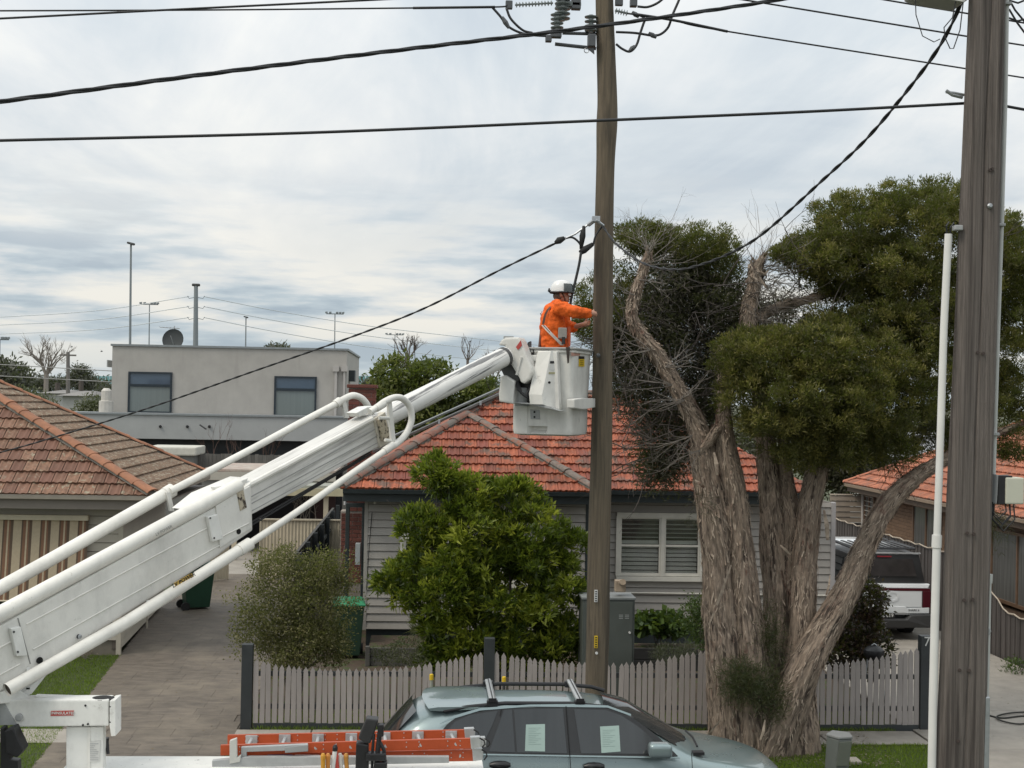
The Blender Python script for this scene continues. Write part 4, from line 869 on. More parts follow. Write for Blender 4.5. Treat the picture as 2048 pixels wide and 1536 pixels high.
# second stage with its grey streaked sides
streak = M('streaked_white', (.62, .61, .58), .5, .06, 6, col2=(.24, .23, .22), f2=(.52, .72), s2=3, st2=(.25, 5, 5), dirt=.3, frame=(ba, bn, bu))
mid = slab_b('middle_boom', [(470, 978), (745, 832), (768, 828), (774, 884), (750, 898), (480, 1042)], W2-.05, 2*W2-.1, streak, bevel=.015)
for (a_, b_, r) in (((490, 974), (745, 838), .03), ((490, 1000), (760, 853), .006), ((490, 1014), (765, 866), .006), ((492, 1028), (765, 880), .005)):
    MB().tube([ob(*a_, W2-.05), ob(*b_, W2-.05)], r, 8).build('pressed_rib', whitetube if r > .01 else M('rib_grey', (.3, .3, .29), .6, .1), mid)
MB().tube([ob(500, 1046, .02), ob(700, 930, .02), ob(742, 902, .02)], .012, 8).tube([ob(500, 1052, .0), ob(742, 908, .0)], .012, 8).build('hydraulic_hose', black, mid)
slab_b('end_collar', [(748, 838), (771, 824), (781, 884), (760, 896)], W2-.03, 2*W2-.06, M('worn_cream', (.55, .51, .43), .6, .12, 12, col2=(.16, .13, .1), f2=(.58, .66), s2=16), mid, .006)
slab_b('wear_plate', [(757, 840), (770, 832), (781, 874), (766, 882)], W2+.01, .03, MATS['rusty_cream'], mid, .004)
slab_b('top_cap', [(712, 826), (735, 814), (752, 812), (750, 822), (720, 834)], W2-.1, .16, white2, mid, .01)
# inner boom tube
inn = MB().tube([ob(748, 846), ob(800, 818), ob(905, 766), ob(1012, 712)], .118, 20).build('inner_boom', M('inner_boom_white', (.70, .69, .66), .35, .04, 4, col2=(.17, .17, .17), f2=(.54, .60), s2=2.6, st2=(.16, 3.5, 5), frame=(ba, bn, bu)), tk, smooth='auto')
MB().lathe([(.125, 0), (.125, .05)], ob(1005, 716), ba, 20).build('band', M('seam_dark', (.07, .07, .07), .6, .1), inn)
# far side rail and near side rail
MB().tube([ob(-160, 1265, -.5), ob(100, 1120, -.5), ob(338, 984, -.5)], .062, 14).tube([ob(330, 989, -.5), ob(345, 980, -.5)], .07, 14).build('rail_tube', whitetube, tk, smooth='auto')
loop1 = [(340, 983), (500, 900), (600, 846), (668, 810), (690, 797), (706, 791), (722, 796), (734, 809), (738, 822)]
MB().tube([ob(*p_[:2], -.45) for p_ in spline(loop1, 6)], .038, 12).build('rail_loop', whitetube, tk, smooth='auto')
MB().tube([ob(671, 809, -.45), ob(680, 802, -.45)], .05, 12).build('rail_collar', whitetube, tk, smooth='auto')
for (x0, y0, x1, y1) in ((337, 985, 345, 1022), (688, 802, 695, 836)): MB().prism([ob(x0-4, y0, -.42), ob(x0+4, y0, -.42), ob(x1+4, y1, -.42), ob(x1-4, y1, -.42)], -bn*.03).build('rail_post', white, tk)
MB().tube([ob(14, 1380, .32), ob(250, 1246, .32), ob(492, 1092, .32)], .056, 16, cap=False).build('rod_tube', whitetube, tk, smooth='auto')
MB().tube([ob(18, 1377.5, .32), ob(90, 1337, .32)], .0545, 16, cap=True).build('rod_bore', M('bore_brown', (.06, .045, .035), .8, .2), tk)
MB().tube([ob(478, 1101, .32), ob(500, 1087, .32)], .063, 14).build('rod_collar', whitetube, tk, smooth='auto')
loop2 = [(492, 1092), (600, 1020), (700, 950), (770, 902), (795, 886), (813, 866), (823, 840), (820, 815), (806, 798), (790, 795), (770, 803), (752, 816), (740, 824)]
MB().tube([ob(*p_[:2], .32) for p_ in spline(loop2, 7)], .036, 14).build('guard_loop', whitetube, tk, smooth='auto')
for (x, y, x2, y2) in ((768, 903, 786, 890), (752, 817, 768, 807)): MB().tube([ob(x, y, .32), ob(x2, y2, .32)], .043, 12).build('guard_collar', whitetube, tk, smooth='auto')
MB().prism([ob(776, 800, .31), ob(783, 798, .31), ob(793, 895, .31), ob(785, 899, .31)], -bn*.03).tube([ob(758, 836, .3), ob(778, 836, .3)], .018, 8).tube([ob(770, 880, .3), ob(784, 882, .3)], .018, 8).build('guard_post', whitetube, tk)
for x in (60, 300): MB().tube([ob(x, 1354-(x-60)*.56, .3), ob(x-4, 1338-(x-60)*.56, W2)], .02, 8).build('rod_bracket', white2, tk)
# lettering
yb = slab_b('warning_decal', [(348, 1166), (384, 1146), (388, 1152), (351, 1173)], .38, .004, M('decal_yellow', (.60, .40, .10), .5, .1), tk, 0)
bt = (ob(384, 1147, 0)-ob(348, 1167, 0)).normalized()
text('decal_text', 'LV POWER', .055, black, yb, ob(368, 1160, .384), bt, bn.cross(bt), .0006, True)
bt2 = (ob(342, 1052, 0)-ob(314, 1067, 0)).normalized(); text('boom_text', 'LV POWER', .04, M('faded_ink', (.25, .25, .24), .6, .1), outer, ob(328, 1061, W2+.045), bt2, bn.cross(bt2), .0006)
# turret
YT = 11.6
def T_(px, py, dy=0): return at(px, py, YT+dy)
tu = MB().prism([T_(-200, 1400), T_(6, 1400), T_(217, 1400), T_(217, 1452), T_(40, 1454), T_(32, 1450), T_(-200, 1454)], (0, .2, 0)).build('turret_beam', white2, tk, bevel=.012)
MB().prism([T_(219, 1402, -.01), T_(231, 1400, -.01), T_(231, 1472, -.01), T_(222, 1473, -.01), T_(219, 1452, -.01)], (0, .22, 0)).build('end_flange', white2, tu, bevel=.006)
MB().prism([T_(-200, 1402, -.012), T_(6, 1402, -.012), T_(34, 1450, -.012), T_(-200, 1456, -.012)], (0, .02, 0)).build('gusset_plate', greysteel, tu, bevel=.004)
MB().prism([T_(68, 1393, .1), T_(232, 1398, .1), T_(170, 1402, .1), T_(100, 1402, .1)], (0, .1, 0)).build('top_strip', white2, tu)
MB().lathe([(.10, -.01), (.10, .015), (.06, .022)], T_(205, 1399, .1), n=18).build('slew_cap', rubber, tu, smooth='auto')
rdm = M('decal_red', (.42, .06, .05), .5, .08); dr = MB().prism([T_(102, 1422, -.004), T_(148, 1421, -.004), T_(147, 1431, -.004), T_(101, 1432, -.004)], (0, .003, 0)).build('warning_decal', rdm, tu)
text('decal_text', 'UNINSULATED', .032, num, dr, T_(125, 1426.5, -.006), (1, 0, 0), (0, 0, 1), .0006, True)
for x, y in ((39, 1434), (171, 1411), (221, 1413), (221, 1444), (166, 1450), (176, 1448)):
    r = .032 if x == 39 else .009; MB().lathe([(r, 0), (r, .025 if x == 39 else .006), (r*.6, .03 if x == 39 else .008)], T_(x, y, -.002), (0, -1, 0), 12).build('bolt', greysteel if x == 39 else black, tu)
MB().prism([T_(132, 1454, .06), T_(206, 1454, .06), T_(206, 1640, .06), T_(132, 1640, .06)], (0, .12, 0)).build('turret_post', white2, tk, bevel=.01)
MB().prism([T_(175, 1456, .05), T_(180, 1454, .05), T_(180, 1640, .05), T_(175, 1640, .05)], (0, .02, 0)).build('post_edge', white, tk)
pl = MB().prism([T_(176, 1485, .052), T_(201, 1481, .052), T_(199, 1523, .052), T_(176, 1524, .052)], (0, .006, 0)).build('data_plate', M('plate_pale', (.55, .55, .53), .5, .05), tk)
for k in range(9): MB().bb(T_(178, 1487+k*4, .0505), T_(178+random.randint(10, 19), 1488.2+k*4, .0515)).build('print_line', greysteel, pl)
MB().tube([T_(214, 1478, .2), T_(216, 1508, .15)], .014, 8).box(T_(211, 1479, .2), (.05, .05, .03)).build('control_lever', black, tk)
MB().prism([ob(35, 1395, .1), ob(108, 1332, .1), ob(64, 1388, .1), ob(44, 1396, .1)], -bn*.12).build('elevating_link', white2, tk, bevel=.01)
for x, y in ((84, 1346), (74, 1357), (56, 1377)): MB().box(ob(x, y, .102), (.03, .006, .014)).build('slot', hole, tk)
MB().prism([ob(-150, 1395, .16), ob(40, 1380, .16), ob(72, 1402, .16), ob(-150, 1420, .16)], -bn*.3).build('knuckle', white2, tk, bevel=.01)
MB().prism([T_(8, 1462, -.15), T_(26, 1455, -.15), T_(47, 1500, -.15), T_(34, 1516, -.15), T_(12, 1508, -.15)], (0, .16, 0)).build('work_lamp', black, tk, bevel=.012)
MB().prism([T_(0, 1456, -.1), T_(8, 1456, -.1), T_(20, 1520, -.1), T_(36, 1522, -.1), T_(36, 1640, -.1), T_(0, 1640, -.1)], (0, .1, 0)).build('lamp_bracket', black, tk, bevel=.006)
# body, deck, wheels
YB0, YB1 = 10.7, 12.35
dz = at(300, 1513, YB1).z; x0t = -7.6; x1t = at(967, 1530, YB0+.9).x
worn = M('worn_deck', (.66, .66, .63), .6, .06, 6, col2=(.2, .2, .2), f2=(.62, .7), s2=14)
MB().bb((at(110, 1524, 11.6).x, YB0, .35), (x1t, YB1, dz-.05)).build('service_body', M('body_grey', (.40, .40, .38), .5, .06, 3, dirt=.3), tk, bevel=.02)
MB().bb((at(108, 1524, 11.6).x-.02, YB0-.02, dz-.05), (x1t+.02, YB1+.02, dz)).build('deck', worn, tk, bevel=.01)
MB().bb((x0t, YB0+.3, .25), (x1t-.2, YB1-.3, .48)).build('chassis', black, tk)
for wx in (-5.6, -1.6, .0):
    for wy in (YB0-.02, YB1-.28):
        wh = MB().lathe([(.2, 0), (.36, .0), (.41, .04), (.41, .26), (.36, .3), (.2, .3)], (wx, wy, .28), (0, 1, 0), 20).build('wheel', rubber, tk, smooth='auto'); MB().lathe([(.05, -.01), (.2, .02), (.2, .28), (.05, .31)], (wx, wy, .28), (0, 1, 0), 14).build('rim', steel, wh)
MB().prism([(-7.6, YB0, .5), (-5.0, YB0, .5), (-5.0, YB0, 2.35), (-6.6, YB0, 2.4), (-7.3, YB0, 1.5), (-7.6, YB0, 1.35)], (0, YB1-YB0, 0)).build('cab', white, tk, bevel=.06)
MB().prism([(-7.05, YB0-.004, 1.45), (-5.4, YB0-.004, 1.45), (-5.4, YB0-.004, 2.2), (-6.5, YB0-.004, 2.2)], (0, .003, 0)).build('cab_window', glass_dark, tk)
# ladder rack bars
rk = YT+.02
MB().prism([at(424, 1522, 11.35), at(500, 1514, 11.35), at(898, 1514, 11.35), at(898, 1526, 11.35), at(500, 1534, 11.35), at(424, 1534, 11.35)], (0, .06, 0)).build('rack_rail', greysteel, tk, bevel=.004)
MB().prism([at(482, 1495, 11.38), at(615, 1489, 11.38), at(615, 1500, 11.38), at(493, 1504, 11.38), at(493, 1530, 11.38), at(482, 1530, 11.38)], (0, .05, 0)).build('rack_clamp', greysteel, tk, bevel=.004)
MB().prism([at(570, 1495, 11.37), at(616, 1490, 11.37), at(616, 1503, 11.37), at(570, 1506, 11.37)], (0, .03, 0)).build('clamp_pad', M('clamp_grey', (.26, .27, .27), .5, .1), tk, bevel=.004)
MB().prism([at(459, 1482, 11.34), at(473, 1477, 11.34), at(474, 1516, 11.34), at(482, 1510, 11.34), at(480, 1524, 11.34), at(459, 1528, 11.34)], (0, .05, 0)).build('rack_bracket', M('bracket_pale', (.48, .48, .45), .5, .08), tk, bevel=.005)
# black tool holder standing beside the rack
hb = thing('tool_holder', 'black upright tool holder rising in front of the orange ladders', 'tool holder', at(738, 1536, 11.1))
def H_(px, py, dy=0): return at(px, py, 11.1+dy)
MB().prism([H_(712, 1486), H_(737, 1490), H_(737, 1560), H_(710, 1560)], (0, .12, 0)).build('column', black, hb, bevel=.012)
MB().prism([H_(726, 1484), H_(716, 1478), H_(733, 1437), H_(757, 1440), H_(748, 1470), H_(740, 1488)], (0, .13, 0)).build('head', M('satin_black', (.03, .03, .031), .5, .15), hb, bevel=.012)
MB().tube([H_(761, 1452), H_(757, 1488), H_(752, 1536)], .02, 8).tube([H_(748, 1468), H_(745, 1500), H_(744, 1540)], .012, 8).tube([H_(760, 1485), H_(768, 1500), H_(770, 1530)], .016, 8).build('lever', black, hb)
MB().box(H_(762, 1460, -.02), (.045, .06, .1)).box(H_(752, 1512), (.16, .1, .06)).box(H_(762, 1532), (.1, .1, .08)).build('linkage', black, hb, bevel=.01)
# ladders
orange = M('ladder_orange', (.43, .072, .02), .45, .1, 5, dirt=.25, bump=.1); alu = M('aluminium', (.52, .53, .53), .4, .1, 10, metal=.6, dirt=.2)
def ladder(lab, rails, Y0, dY, r_px, cap_px):
    t = thing('ladder', lab, 'ladder', at(rails[0][0], rails[0][1], Y0), 'orange ladders on the truck')
    for i, (x0, y0, x1, y1, hgt) in enumerate(rails):
        Yr = Y0+dY*i; a_, b_, c_, d_ = at(x0, y0, Yr), at(x1, y1, Yr), at(x1, y1+hgt, Yr), at(x0, y0+hgt, Yr)
        rl = MB().prism([a_, b_, c_, d_], (0, .012, 0)).prism([a_, b_, b_-V((0, 0, .008)), a_-V((0, 0, .008))], (0, .035, 0)).prism([c_, d_, d_+V((0, 0, .008)), c_+V((0, 0, .008))], (0, .035, 0)).build('rail', orange, t, bevel=.002)
        MB().prism([at(x1-8, y1-3, Yr-.004), at(x1+12, y1-4, Yr-.004), at(x1+15, y1+4, Yr-.004), at(x1+14, y1+hgt-2, Yr-.004), at(x1-6, y1+hgt+1, Yr-.004)], (0, .05, 0)).build('end_cap', alu, rl, bevel=.006)
        MB().tube([at(x1+11, y1-1, Yr), at(x1+20, y1+4, Yr), at(x1+22, y1+hgt*.55, Yr), at(x1+16, y1+hgt-2, Yr)], .007, 6).build('end_loop', rubber, rl)
        for k, fx in enumerate(np.linspace(.1, .92, 6)):
            for s_ in (-.025, .025):
                p_ = a_.lerp(d_, .45).lerp(b_.lerp(c_, .45), fx+s_)
                for dz_ in (-.018, .022): MB().lathe([(.006, 0), (.004, .004)], p_+V((0, -.001, dz_)), (0, -1, 0), 6).build('rivet', alu, rl)
    for fx in np.linspace(.1, .93, 7):
        pp = [at(r[0]+(r[2]-r[0])*fx, r[1]+(r[3]-r[1])*fx+r[4]/2, Y0+dY*i) for i, r in enumerate(rails)]
        if len(pp) > 1:
            MB().tube([pp[0], pp[1]], .016, 8).build('rung', alu, t); MB().box(pp[1]+V((0, -.008, 0)), (.1, .01, .075)).build('rung_plate', alu, t, bevel=.003)
    return t
ladder('orange ladder lying uppermost on the truck with silver rungs', [(441, 1491, 948, 1477, 20), (455, 1471, 936, 1460, 18)], 11.45, .38, 0, 0)
ladder('orange ladder lying lowest against the grey rack rail', [(476, 1509, 952, 1500, 22), (500, 1490, 958, 1478, 18)], 11.5, .43, 0, 0)
st = MB().bb(at(535, 1510, 11.47), at(585, 1520, 11.48)).build('sticker', M('sticker_blue', (.03, .06, .2), .5, .1), [o for o in COL.objects if o.get('label', '').endswith('rack rail')][0])
MB().bb(at(590, 1510, 11.47), at(638, 1521, 11.48)).build('sticker', M('sticker_pale', (.5, .42, .38), .5, .3, 60), st.parent)
text('sticker_text', 'POWER', .035, num, st, at(560, 1515, 11.466), (1, 0, 0), (0, 0, 1), .0004)
# upright tool handles in front of the ladders
for i, (x0, x1, mt, lab) in enumerate(((646, 646, (.55, .27, .03), 'amber handle standing leftmost in front of the ladders'), (655, 656, (.5, .2, .04), 'second amber handle in front of the ladders'), (661, 670, (.62, .62, .6), 'white handle tipped black leaning in front of the ladders'), (679, 672, (.5, .07, .05), 'red handle beside the white handle'), (685, 680, (.58, .55, .5), 'pale handle leaning beside the red handle'), (697, 692, (.52, .24, .05), 'orange handle nearest the black tool holder'))):
    tp = 1492 if i == 2 else 1509
    t = thing('hand_tool', lab, 'tool', at(x0, 1560, 11.05), 'tool handles standing in the truck')
    c_ = M('handle_%d' % i, mt, .5, .12); MB().tube([at(x0, 1575, 11.05+.02*i), at(x1, tp+8, 11.05+.02*i)], .018, 8).build('shaft', c_, t)
    MB().lathe([(.02, 0), (.022, .03), (.012, .05)], at(x1, tp+10, 11.05+.02*i), n=8).build('tip', black if i == 2 else c_, t)
# ================================================================ bucket
YK = 16.85; bk_c = at(1113, 790, YK)
ang = rad(24); e1 = V((math.cos(ang), -math.sin(ang), 0)); e2 = V((math.sin(ang), math.cos(ang), 0))     # e1 along the wide face toward its near corner, e2 away
corner = at(1145, 790, YK-.33); LW, LD = .82, .78
corner.z = 0; zR, zBt = at(1130, 698, YK-.3).z, at(1130, 873, YK-.3).z
def bk(u, v_, z): return corner - e1*u + e2*v_ + V((0, 0, z))      # u along the wide face from the near corner, v away from the viewer
def bprof(ins, r=.07, groove=0):
    """rounded rectangle with a shallow groove in the wide face"""
    pts = []; u0, u1, v0, v1 = ins, LW-ins, ins, LD-ins
    for (cu, cv, a0) in ((u0+r, v0+r, 180), (u0+r, v1-r, 90), (u1-r, v1-r, 0), (u1-r, v0+r, -90)):
        for k in range(6):
            an = rad(a0 + (90 if True else 0)*0 - k*18 + 90); pts.append((cu+r*math.cos(an)*1.0, cv+r*math.sin(an)))
    g0, g1 = LW*.66, LW*.40
    pts += [(g0+.03, v0), (g0, v0+groove), (g1, v0+groove), (g1-.03, v0)]
    return pts
def ringpts(ins, z, groove=0, r=.07):
    u0, u1, v0, v1 = ins, LW-ins, ins, LD-ins; pts = []
    for (cu, cv, a0) in ((u0+r, v0+r, 270), (u0+r, v1-r, 180), (u1-r, v1-r, 90), (u1-r, v0+r, 0)):
        for k in range(7):
            an = rad(a0 - k*15); pts.append((cu+r*math.cos(an), cv+r*math.sin(an)))
    g0, g1 = LW*.70, LW*.42
    pts += [(g0+.02, v0), (g0-.02, v0+groove), (g1+.02, v0+groove), (g1-.02, v0)]
    return [bk(u, v_, z) for u, v_ in pts]
mb = MB(); H = zR-zBt
lev = [(.10, 0, .0), (.03, .02, .0), (.02, .07, .10), (.02, .5*H, .10), (.012, .56*H, .0), (0, H-.05, .0), (-.012, H-.045, 0), (-.022, H-.04, 0), (-.022, H, 0), (.02, H, 0), (.025, H-.2, 0), (.04, .12, 0)]
rs = [ringpts(i_, zBt+z_, g_) for i_, z_, g_ in lev]; n_ = len(rs[0])
mb.add([v for r in rs for v in r], [(i*n_+k, (i+1)*n_+k, (i+1)*n_+(k+1) % n_, i*n_+(k+1) % n_) for i in range(len(rs)-1) for k in range(n_)] + [tuple(range(n_)), tuple(reversed(range((len(rs)-1)*n_, len(rs)*n_)))])
bucket = mb.build('bucket', white, tk, smooth='auto')
bmm = bmesh.new(); bmm.from_mesh(bucket.data); bmesh.ops.recalc_face_normals(bmm, faces=bmm.faces); bmm.to_mesh(bucket.data); bmm.free()
# rim lip
rr = ringpts(-.03, zR+.006); MB().tube(rr+[rr[0]], .016, 6, cap=False).build('rim', M('rim_grey', (.30, .30, .29), .6, .1), bucket)
nF = -e2
def fp_(px, py, off): return hit(px, py, corner+nF*off, nF)
def face(name, pts, off, th, mat, bevel=.012, parent=bucket): return MB().prism([fp_(x, y, off) for x, y in pts], -nF*th).build(name, mat, parent, bevel=bevel)
# side pocket on the narrow face (points right), socket plate, stickers
nS = e1
def sp_(px, py, off): return hit(px, py, corner+nS*off, nS)
MB().prism([sp_(1149, 799, .09), sp_(1168, 796, .09), sp_(1191, 797, .09), sp_(1191, 815, .09), sp_(1168, 819, .09), sp_(1149, 816, .09)], -nS*.1).build('foot_step', white, bucket, bevel=.012)
pl = face('socket_plate', [(1060, 819), (1079, 820), (1080, 839), (1061, 838)], -.03, .08, M('plate_grey', (.36, .37, .37), .4, .1, metal=.3), .004)
for y in (824, 834): MB().lathe([(.013, 0), (.013, .006)], fp_(1069, y, -.029), nF, 10).build('socket', hole, pl)
ystk = MB().prism([sp_(1158, 712, .004), sp_(1169, 713, .004), sp_(1169, 733, .004), sp_(1158, 733, .004)], -nS*.004).build('warning_sticker', yel, bucket)
MB().prism([sp_(1158, 712, .006), sp_(1169, 713, .006), sp_(1169, 718, .006), sp_(1158, 718, .006)], -nS*.002).build('sticker_band', black, ystk)
for k in range(3): MB().prism([sp_(1160, 721+k*4, .006), sp_(1167, 721+k*4, .006), sp_(1167, 722.2+k*4, .006), sp_(1160, 722.2+k*4, .006)], -nS*.001).build('print_line', black, ystk)
MB().prism([sp_(1143, 705, .004), sp_(1161, 705, .004), sp_(1160, 711, .004), sp_(1143, 712, .004)], -nS*.003).build('faded_sticker', M('faded_red', (.45, .25, .2), .6, .2, 60), bucket)
# covers and leveller between boom and bucket
MB().prism([fp_(1076, 703, .12), fp_(1102, 702, .12), fp_(1083, 790, .20), fp_(1060, 786, .20), fp_(1063, 760, .18)], V((0, 0, 0))-nF*.02).build('cover_front', white, tk, bevel=.008)
cvr = face('leveller_cover', [(1102, 702), (1114, 703), (1119, 820), (1085, 807), (1084, 790)], .10, .10, white, .012, tk)
cv2 = MB().add([fp_(1076, 702, .10), fp_(1102, 702, .12), fp_(1084, 790, .24), fp_(1058, 788, .24), fp_(1060, 808, .24), fp_(1086, 809, .24), fp_(1119, 820, .06), fp_(1114, 703, .06)], [(0, 3, 2, 1), (3, 4, 5, 2), (1, 2, 5, 6, 7)]).build('leveller_shell', white, tk)
MB().lathe([(.016, 0), (.016, .012)], fp_(1099, 765, .19), nF, 12).build('cover_hole', hole, cv2)
d1 = MB().prism([hit(x, y, fp_(1100, 730, .14), (fp_(1114, 703, .06)-fp_(1102, 702, .12)).cross(fp_(1084, 790, .24)-fp_(1102, 702, .12)).normalized())+nF*.004 for x, y in ((1101, 722), (1114, 722), (1115, 727), (1100, 727))], nF*.002).build('data_label', black, cv2)
MB().prism([V(p_)+V((0, 0, 0)) for p_ in [hit(x, y, fp_(1100, 730, .14), (fp_(1114, 703, .06)-fp_(1102, 702, .12)).cross(fp_(1084, 790, .24)-fp_(1102, 702, .12)).normalized())+nF*.004 for x, y in ((1100, 729), (1114, 729), (1115, 740), (1099, 740))]], nF*.002).build('data_label', M('plate_pale', (.5, .5, .5)), cv2)
MB().prism([hit(x, y, fp_(1100, 730, .14), (fp_(1114, 703, .06)-fp_(1102, 702, .12)).cross(fp_(1084, 790, .24)-fp_(1102, 702, .12)).normalized())+nF*.004 for x, y in ((1098, 744), (1115, 744), (1115, 748), (1098, 748))], nF*.002).build('data_label', M('label_khaki', (.35, .33, .2), .6, .1), cv2)
face('leveller_cover', [(1001, 752), (1010, 750), (1029, 762), (1026, 808), (998, 803), (997, 787)], .26, .2, white, .02, tk)
face('support_shelf', [(998, 803), (1060, 809), (1119, 822), (1100, 813), (1060, 806)], .22, .22, greysteel, .003, tk)
face('leveller_drum', [(1028, 762), (1062, 735), (1066, 775), (1060, 806), (1027, 806)], .1, .14, M('gap_black', (.02, .02, .02), .35, .3, 10), .02, tk)  # black block filling the gap between the covers
MB().lathe([(.09, 0), (.09, .22), (.07, .23)], fp_(1044, 812, .06), (0, 0, 1), 16).build('swivel', greysteel, tk, smooth='auto')
for k in range(4): MB().tube([fp_(1030+k*2, 764, .2), fp_(1036+k*3, 780+k*3, .24), fp_(1052+k, 790+k*2, .22), fp_(1062, 770+k*8, .16)], .012, 7).build('hydraulic_hose', black, tk)
# elbow casting at the boom tip
kn = face('boom_tip_casting', [(996, 690), (1002, 680), (1010, 675), (1037, 674), (1042, 682), (1063, 735), (1064, 744), (1058, 759), (1048, 768), (1041, 764), (1038, 756), (1014, 716), (1010, 692)], .26, .22, white, .025, tk)
MB().tube([fp_(1043, 714, .265), fp_(1036, 740, .265), fp_(1033, 750, .265)], .016, 8).build('casting_rib', white, kn)
MB().prism([fp_(1032, 694, .268), fp_(1042, 680, .268), fp_(1044, 691, .268), fp_(1036, 700, .268)], nF*.002).build('warning_decal', rdm, kn)
MB().bb(fp_(1008, 677, .24), fp_(1026, 675, .08)+V((0, 0, .01))).build('top_recess', greysteel, kn)
face('rubber_pad', [(994, 726), (1012, 716), (1031, 744), (1038, 756), (1037, 762), (1017, 768), (1010, 757), (1004, 744)], .2, .14, M('grey_rubber', (.075, .077, .076), .7, .1, 6), .008, tk)
for (x, y, x2, y2) in ((1052, 690, 1060, 712), (1057, 686, 1061, 700), (1067, 697, 1064, 712)): MB().tube([fp_(x, y+8, -.12), fp_(x, y, -.1), fp_((x+x2)/2+2, y-2, -.06), fp_(x2, y2, .02)], .013, 7).build('control_handle', black, tk)
MB().prism([fp_(1056, 710, .05), fp_(1078, 710, .05), fp_(1078, 722, .05), fp_(1056, 722, .05)], -nF*.06).build('control_box', white2, tk, bevel=.008)
for k in range(3): MB().tube([fp_(1052+k*7, 697, .03), fp_(1054+k*7, 712, .03)], .008, 6).build('control_lever', black, tk)
# folded sling hanging over the rim
MB().prism([at(1132, 694, YK-.36), at(1140, 694, YK-.36), at(1138, 726, YK-.36), at(1135, 727, YK-.36)], (0, .015, 0)).build('strap_tail', M('strap_dark', (.05, .04, .035), .8, .1), tk)
# ================================================================ line worker in the bucket
YH = 16.93
pw = thing('person', 'worker in orange jacket and white helmet standing in the raised bucket', 'person', (at(1106, 720, YH).x, YH, zBt+.03))
skin = M('skin', (.42, .23, .16), .55, .1, 20); hi_vis = M('orange_jacket', (.80, .13, .012), .8, .16, 9, bump=.9, bscale=22, dirt=.3)
fx = V((.997, -.077, 0)); fy = V((.077, .997, 0))
def Pz(px, py): return at(px, py, YH)
def ell(mb, c, a, b, h, n=16, m=9):
    c = V(c); pr = []
    for j in range(m):
        t = math.pi*j/(m-1)-math.pi/2
        for k in range(n):
            an = 2*math.pi*k/n; pr.append(c+fx*(a*math.cos(t)*math.cos(an))+fy*(b*math.cos(t)*math.sin(an))+V((0, 0, h*math.sin(t))))
    mb.add(pr, [(j*n+k, j*n+(k+1) % n, (j+1)*n+(k+1) % n, (j+1)*n+k) for j in range(m-1) for k in range(n)])
def loft(mb, secs, n=20):
    vs = []
    for c, a, b in secs:
        for k in range(n):
            an = 2*math.pi*k/n; vs.append(V(c)+fx*(a*math.cos(an))+fy*(b*math.sin(an)))
    m = len(secs); mb.add(vs, [(j*n+k, j*n+(k+1) % n, (j+1)*n+(k+1) % n, (j+1)*n+k) for j in range(m-1) for k in range(n)] + [tuple(reversed(range(n))), tuple(range((m-1)*n, m*n))])
def remesh(o, vox, it=4, fac=.5):
    r = o.modifiers.new('r', 'REMESH'); r.mode = 'VOXEL'; r.voxel_size = vox; s = o.modifiers.new('s', 'SMOOTH'); s.factor = fac; s.iterations = it
    r.use_smooth_shade = True
    dg = bpy.context.evaluated_depsgraph_get(); me = bpy.data.meshes.new_from_object(o.evaluated_get(dg)); o.modifiers.clear(); o.data = me; return o
# body: legs, trunk, neck, head with features, arms and fingers, one surface
bd = MB(); hip = Pz(1107, 712); foot = zBt+.05
loft(bd, [(hip-V((0, 0, .06)), .13, .17), (hip+V((0, 0, .1)), .13, .16), (Pz(1106, 650), .12, .17), (Pz(1108, 622), .11, .19), (Pz(1111, 610), .07, .10), (Pz(1114, 602), .055, .06), (Pz(1120, 594), .052, .056)])
for s_ in (-1, 1):
    h0 = hip+fy*(.09*s_); k0 = V((h0.x+.05, h0.y, foot+.47)); f0 = V((h0.x, h0.y+.02*s_, foot+.06))
    bd.tube([h0, k0, f0], [.09, .06, .045], 12); ell(bd, f0+fx*.06-V((0, 0, .02)), .13, .05, .045, 12, 7)
hc = Pz(1123, 587); ell(bd, hc, .098, .078, .118); ell(bd, hc+fx*.035-V((0, 0, .06)), .065, .06, .06)            # skull, jaw
ell(bd, hc+fx*.105-V((0, 0, .025)), .02, .014, .022, 10, 7); ell(bd, hc+fx*.095-V((0, 0, .07)), .014, .024, .01, 10, 7)   # nose, lips
ell(bd, hc+fx*.08-V((0, 0, .098)), .022, .026, .018, 10, 7)                                                         # chin
for s_ in (-1, 1): ell(bd, hc+fy*(.08*s_)-V((0, 0, .02))-fx*.005, .022, .01, .034, 10, 7); ell(bd, hc+fx*.09+fy*(.032*s_)+V((0, 0, .004)), .012, .016, .01, 8, 6)
arms = {-1: [Pz(1112, 617)-fy*.2, Pz(1146, 626)-fy*.26, Pz(1180, 628)-fy*.1], 1: [Pz(1116, 619)+fy*.2, Pz(1139, 655)+fy*.2, Pz(1166, 649)+fy*.06]}
for s_, (a_, b_, c_) in arms.items():
    bd.tube([a_, b_, c_], [.055, .045, .032], 12)
    d = (c_-b_).normalized(); sd2 = d.cross(V((0, 0, 1))).normalized(); palm = c_+d*.045
    bd.tube([c_, palm, c_+d*.085], [.03, .036, .034], 10)
    for k, (l_, sp) in enumerate(((.062, -.027), (.074, -.009), (.07, .009), (.055, .026))):     # four curled fingers
        r0 = c_+d*.08+V((0, 0, -sp)); bd.tube([r0, r0+d*l_*.55+sd2*.012*s_, r0+d*l_*.8+sd2*.034*s_], [.0095, .009, .0075], 7)
    bd.tube([c_+d*.03+V((0, 0, .025)), c_+d*.06+V((0, 0, .05))+sd2*.01*s_, c_+d*.09+V((0, 0, .052))+sd2*.028*s_], [.013, .011, .009], 7)   # thumb
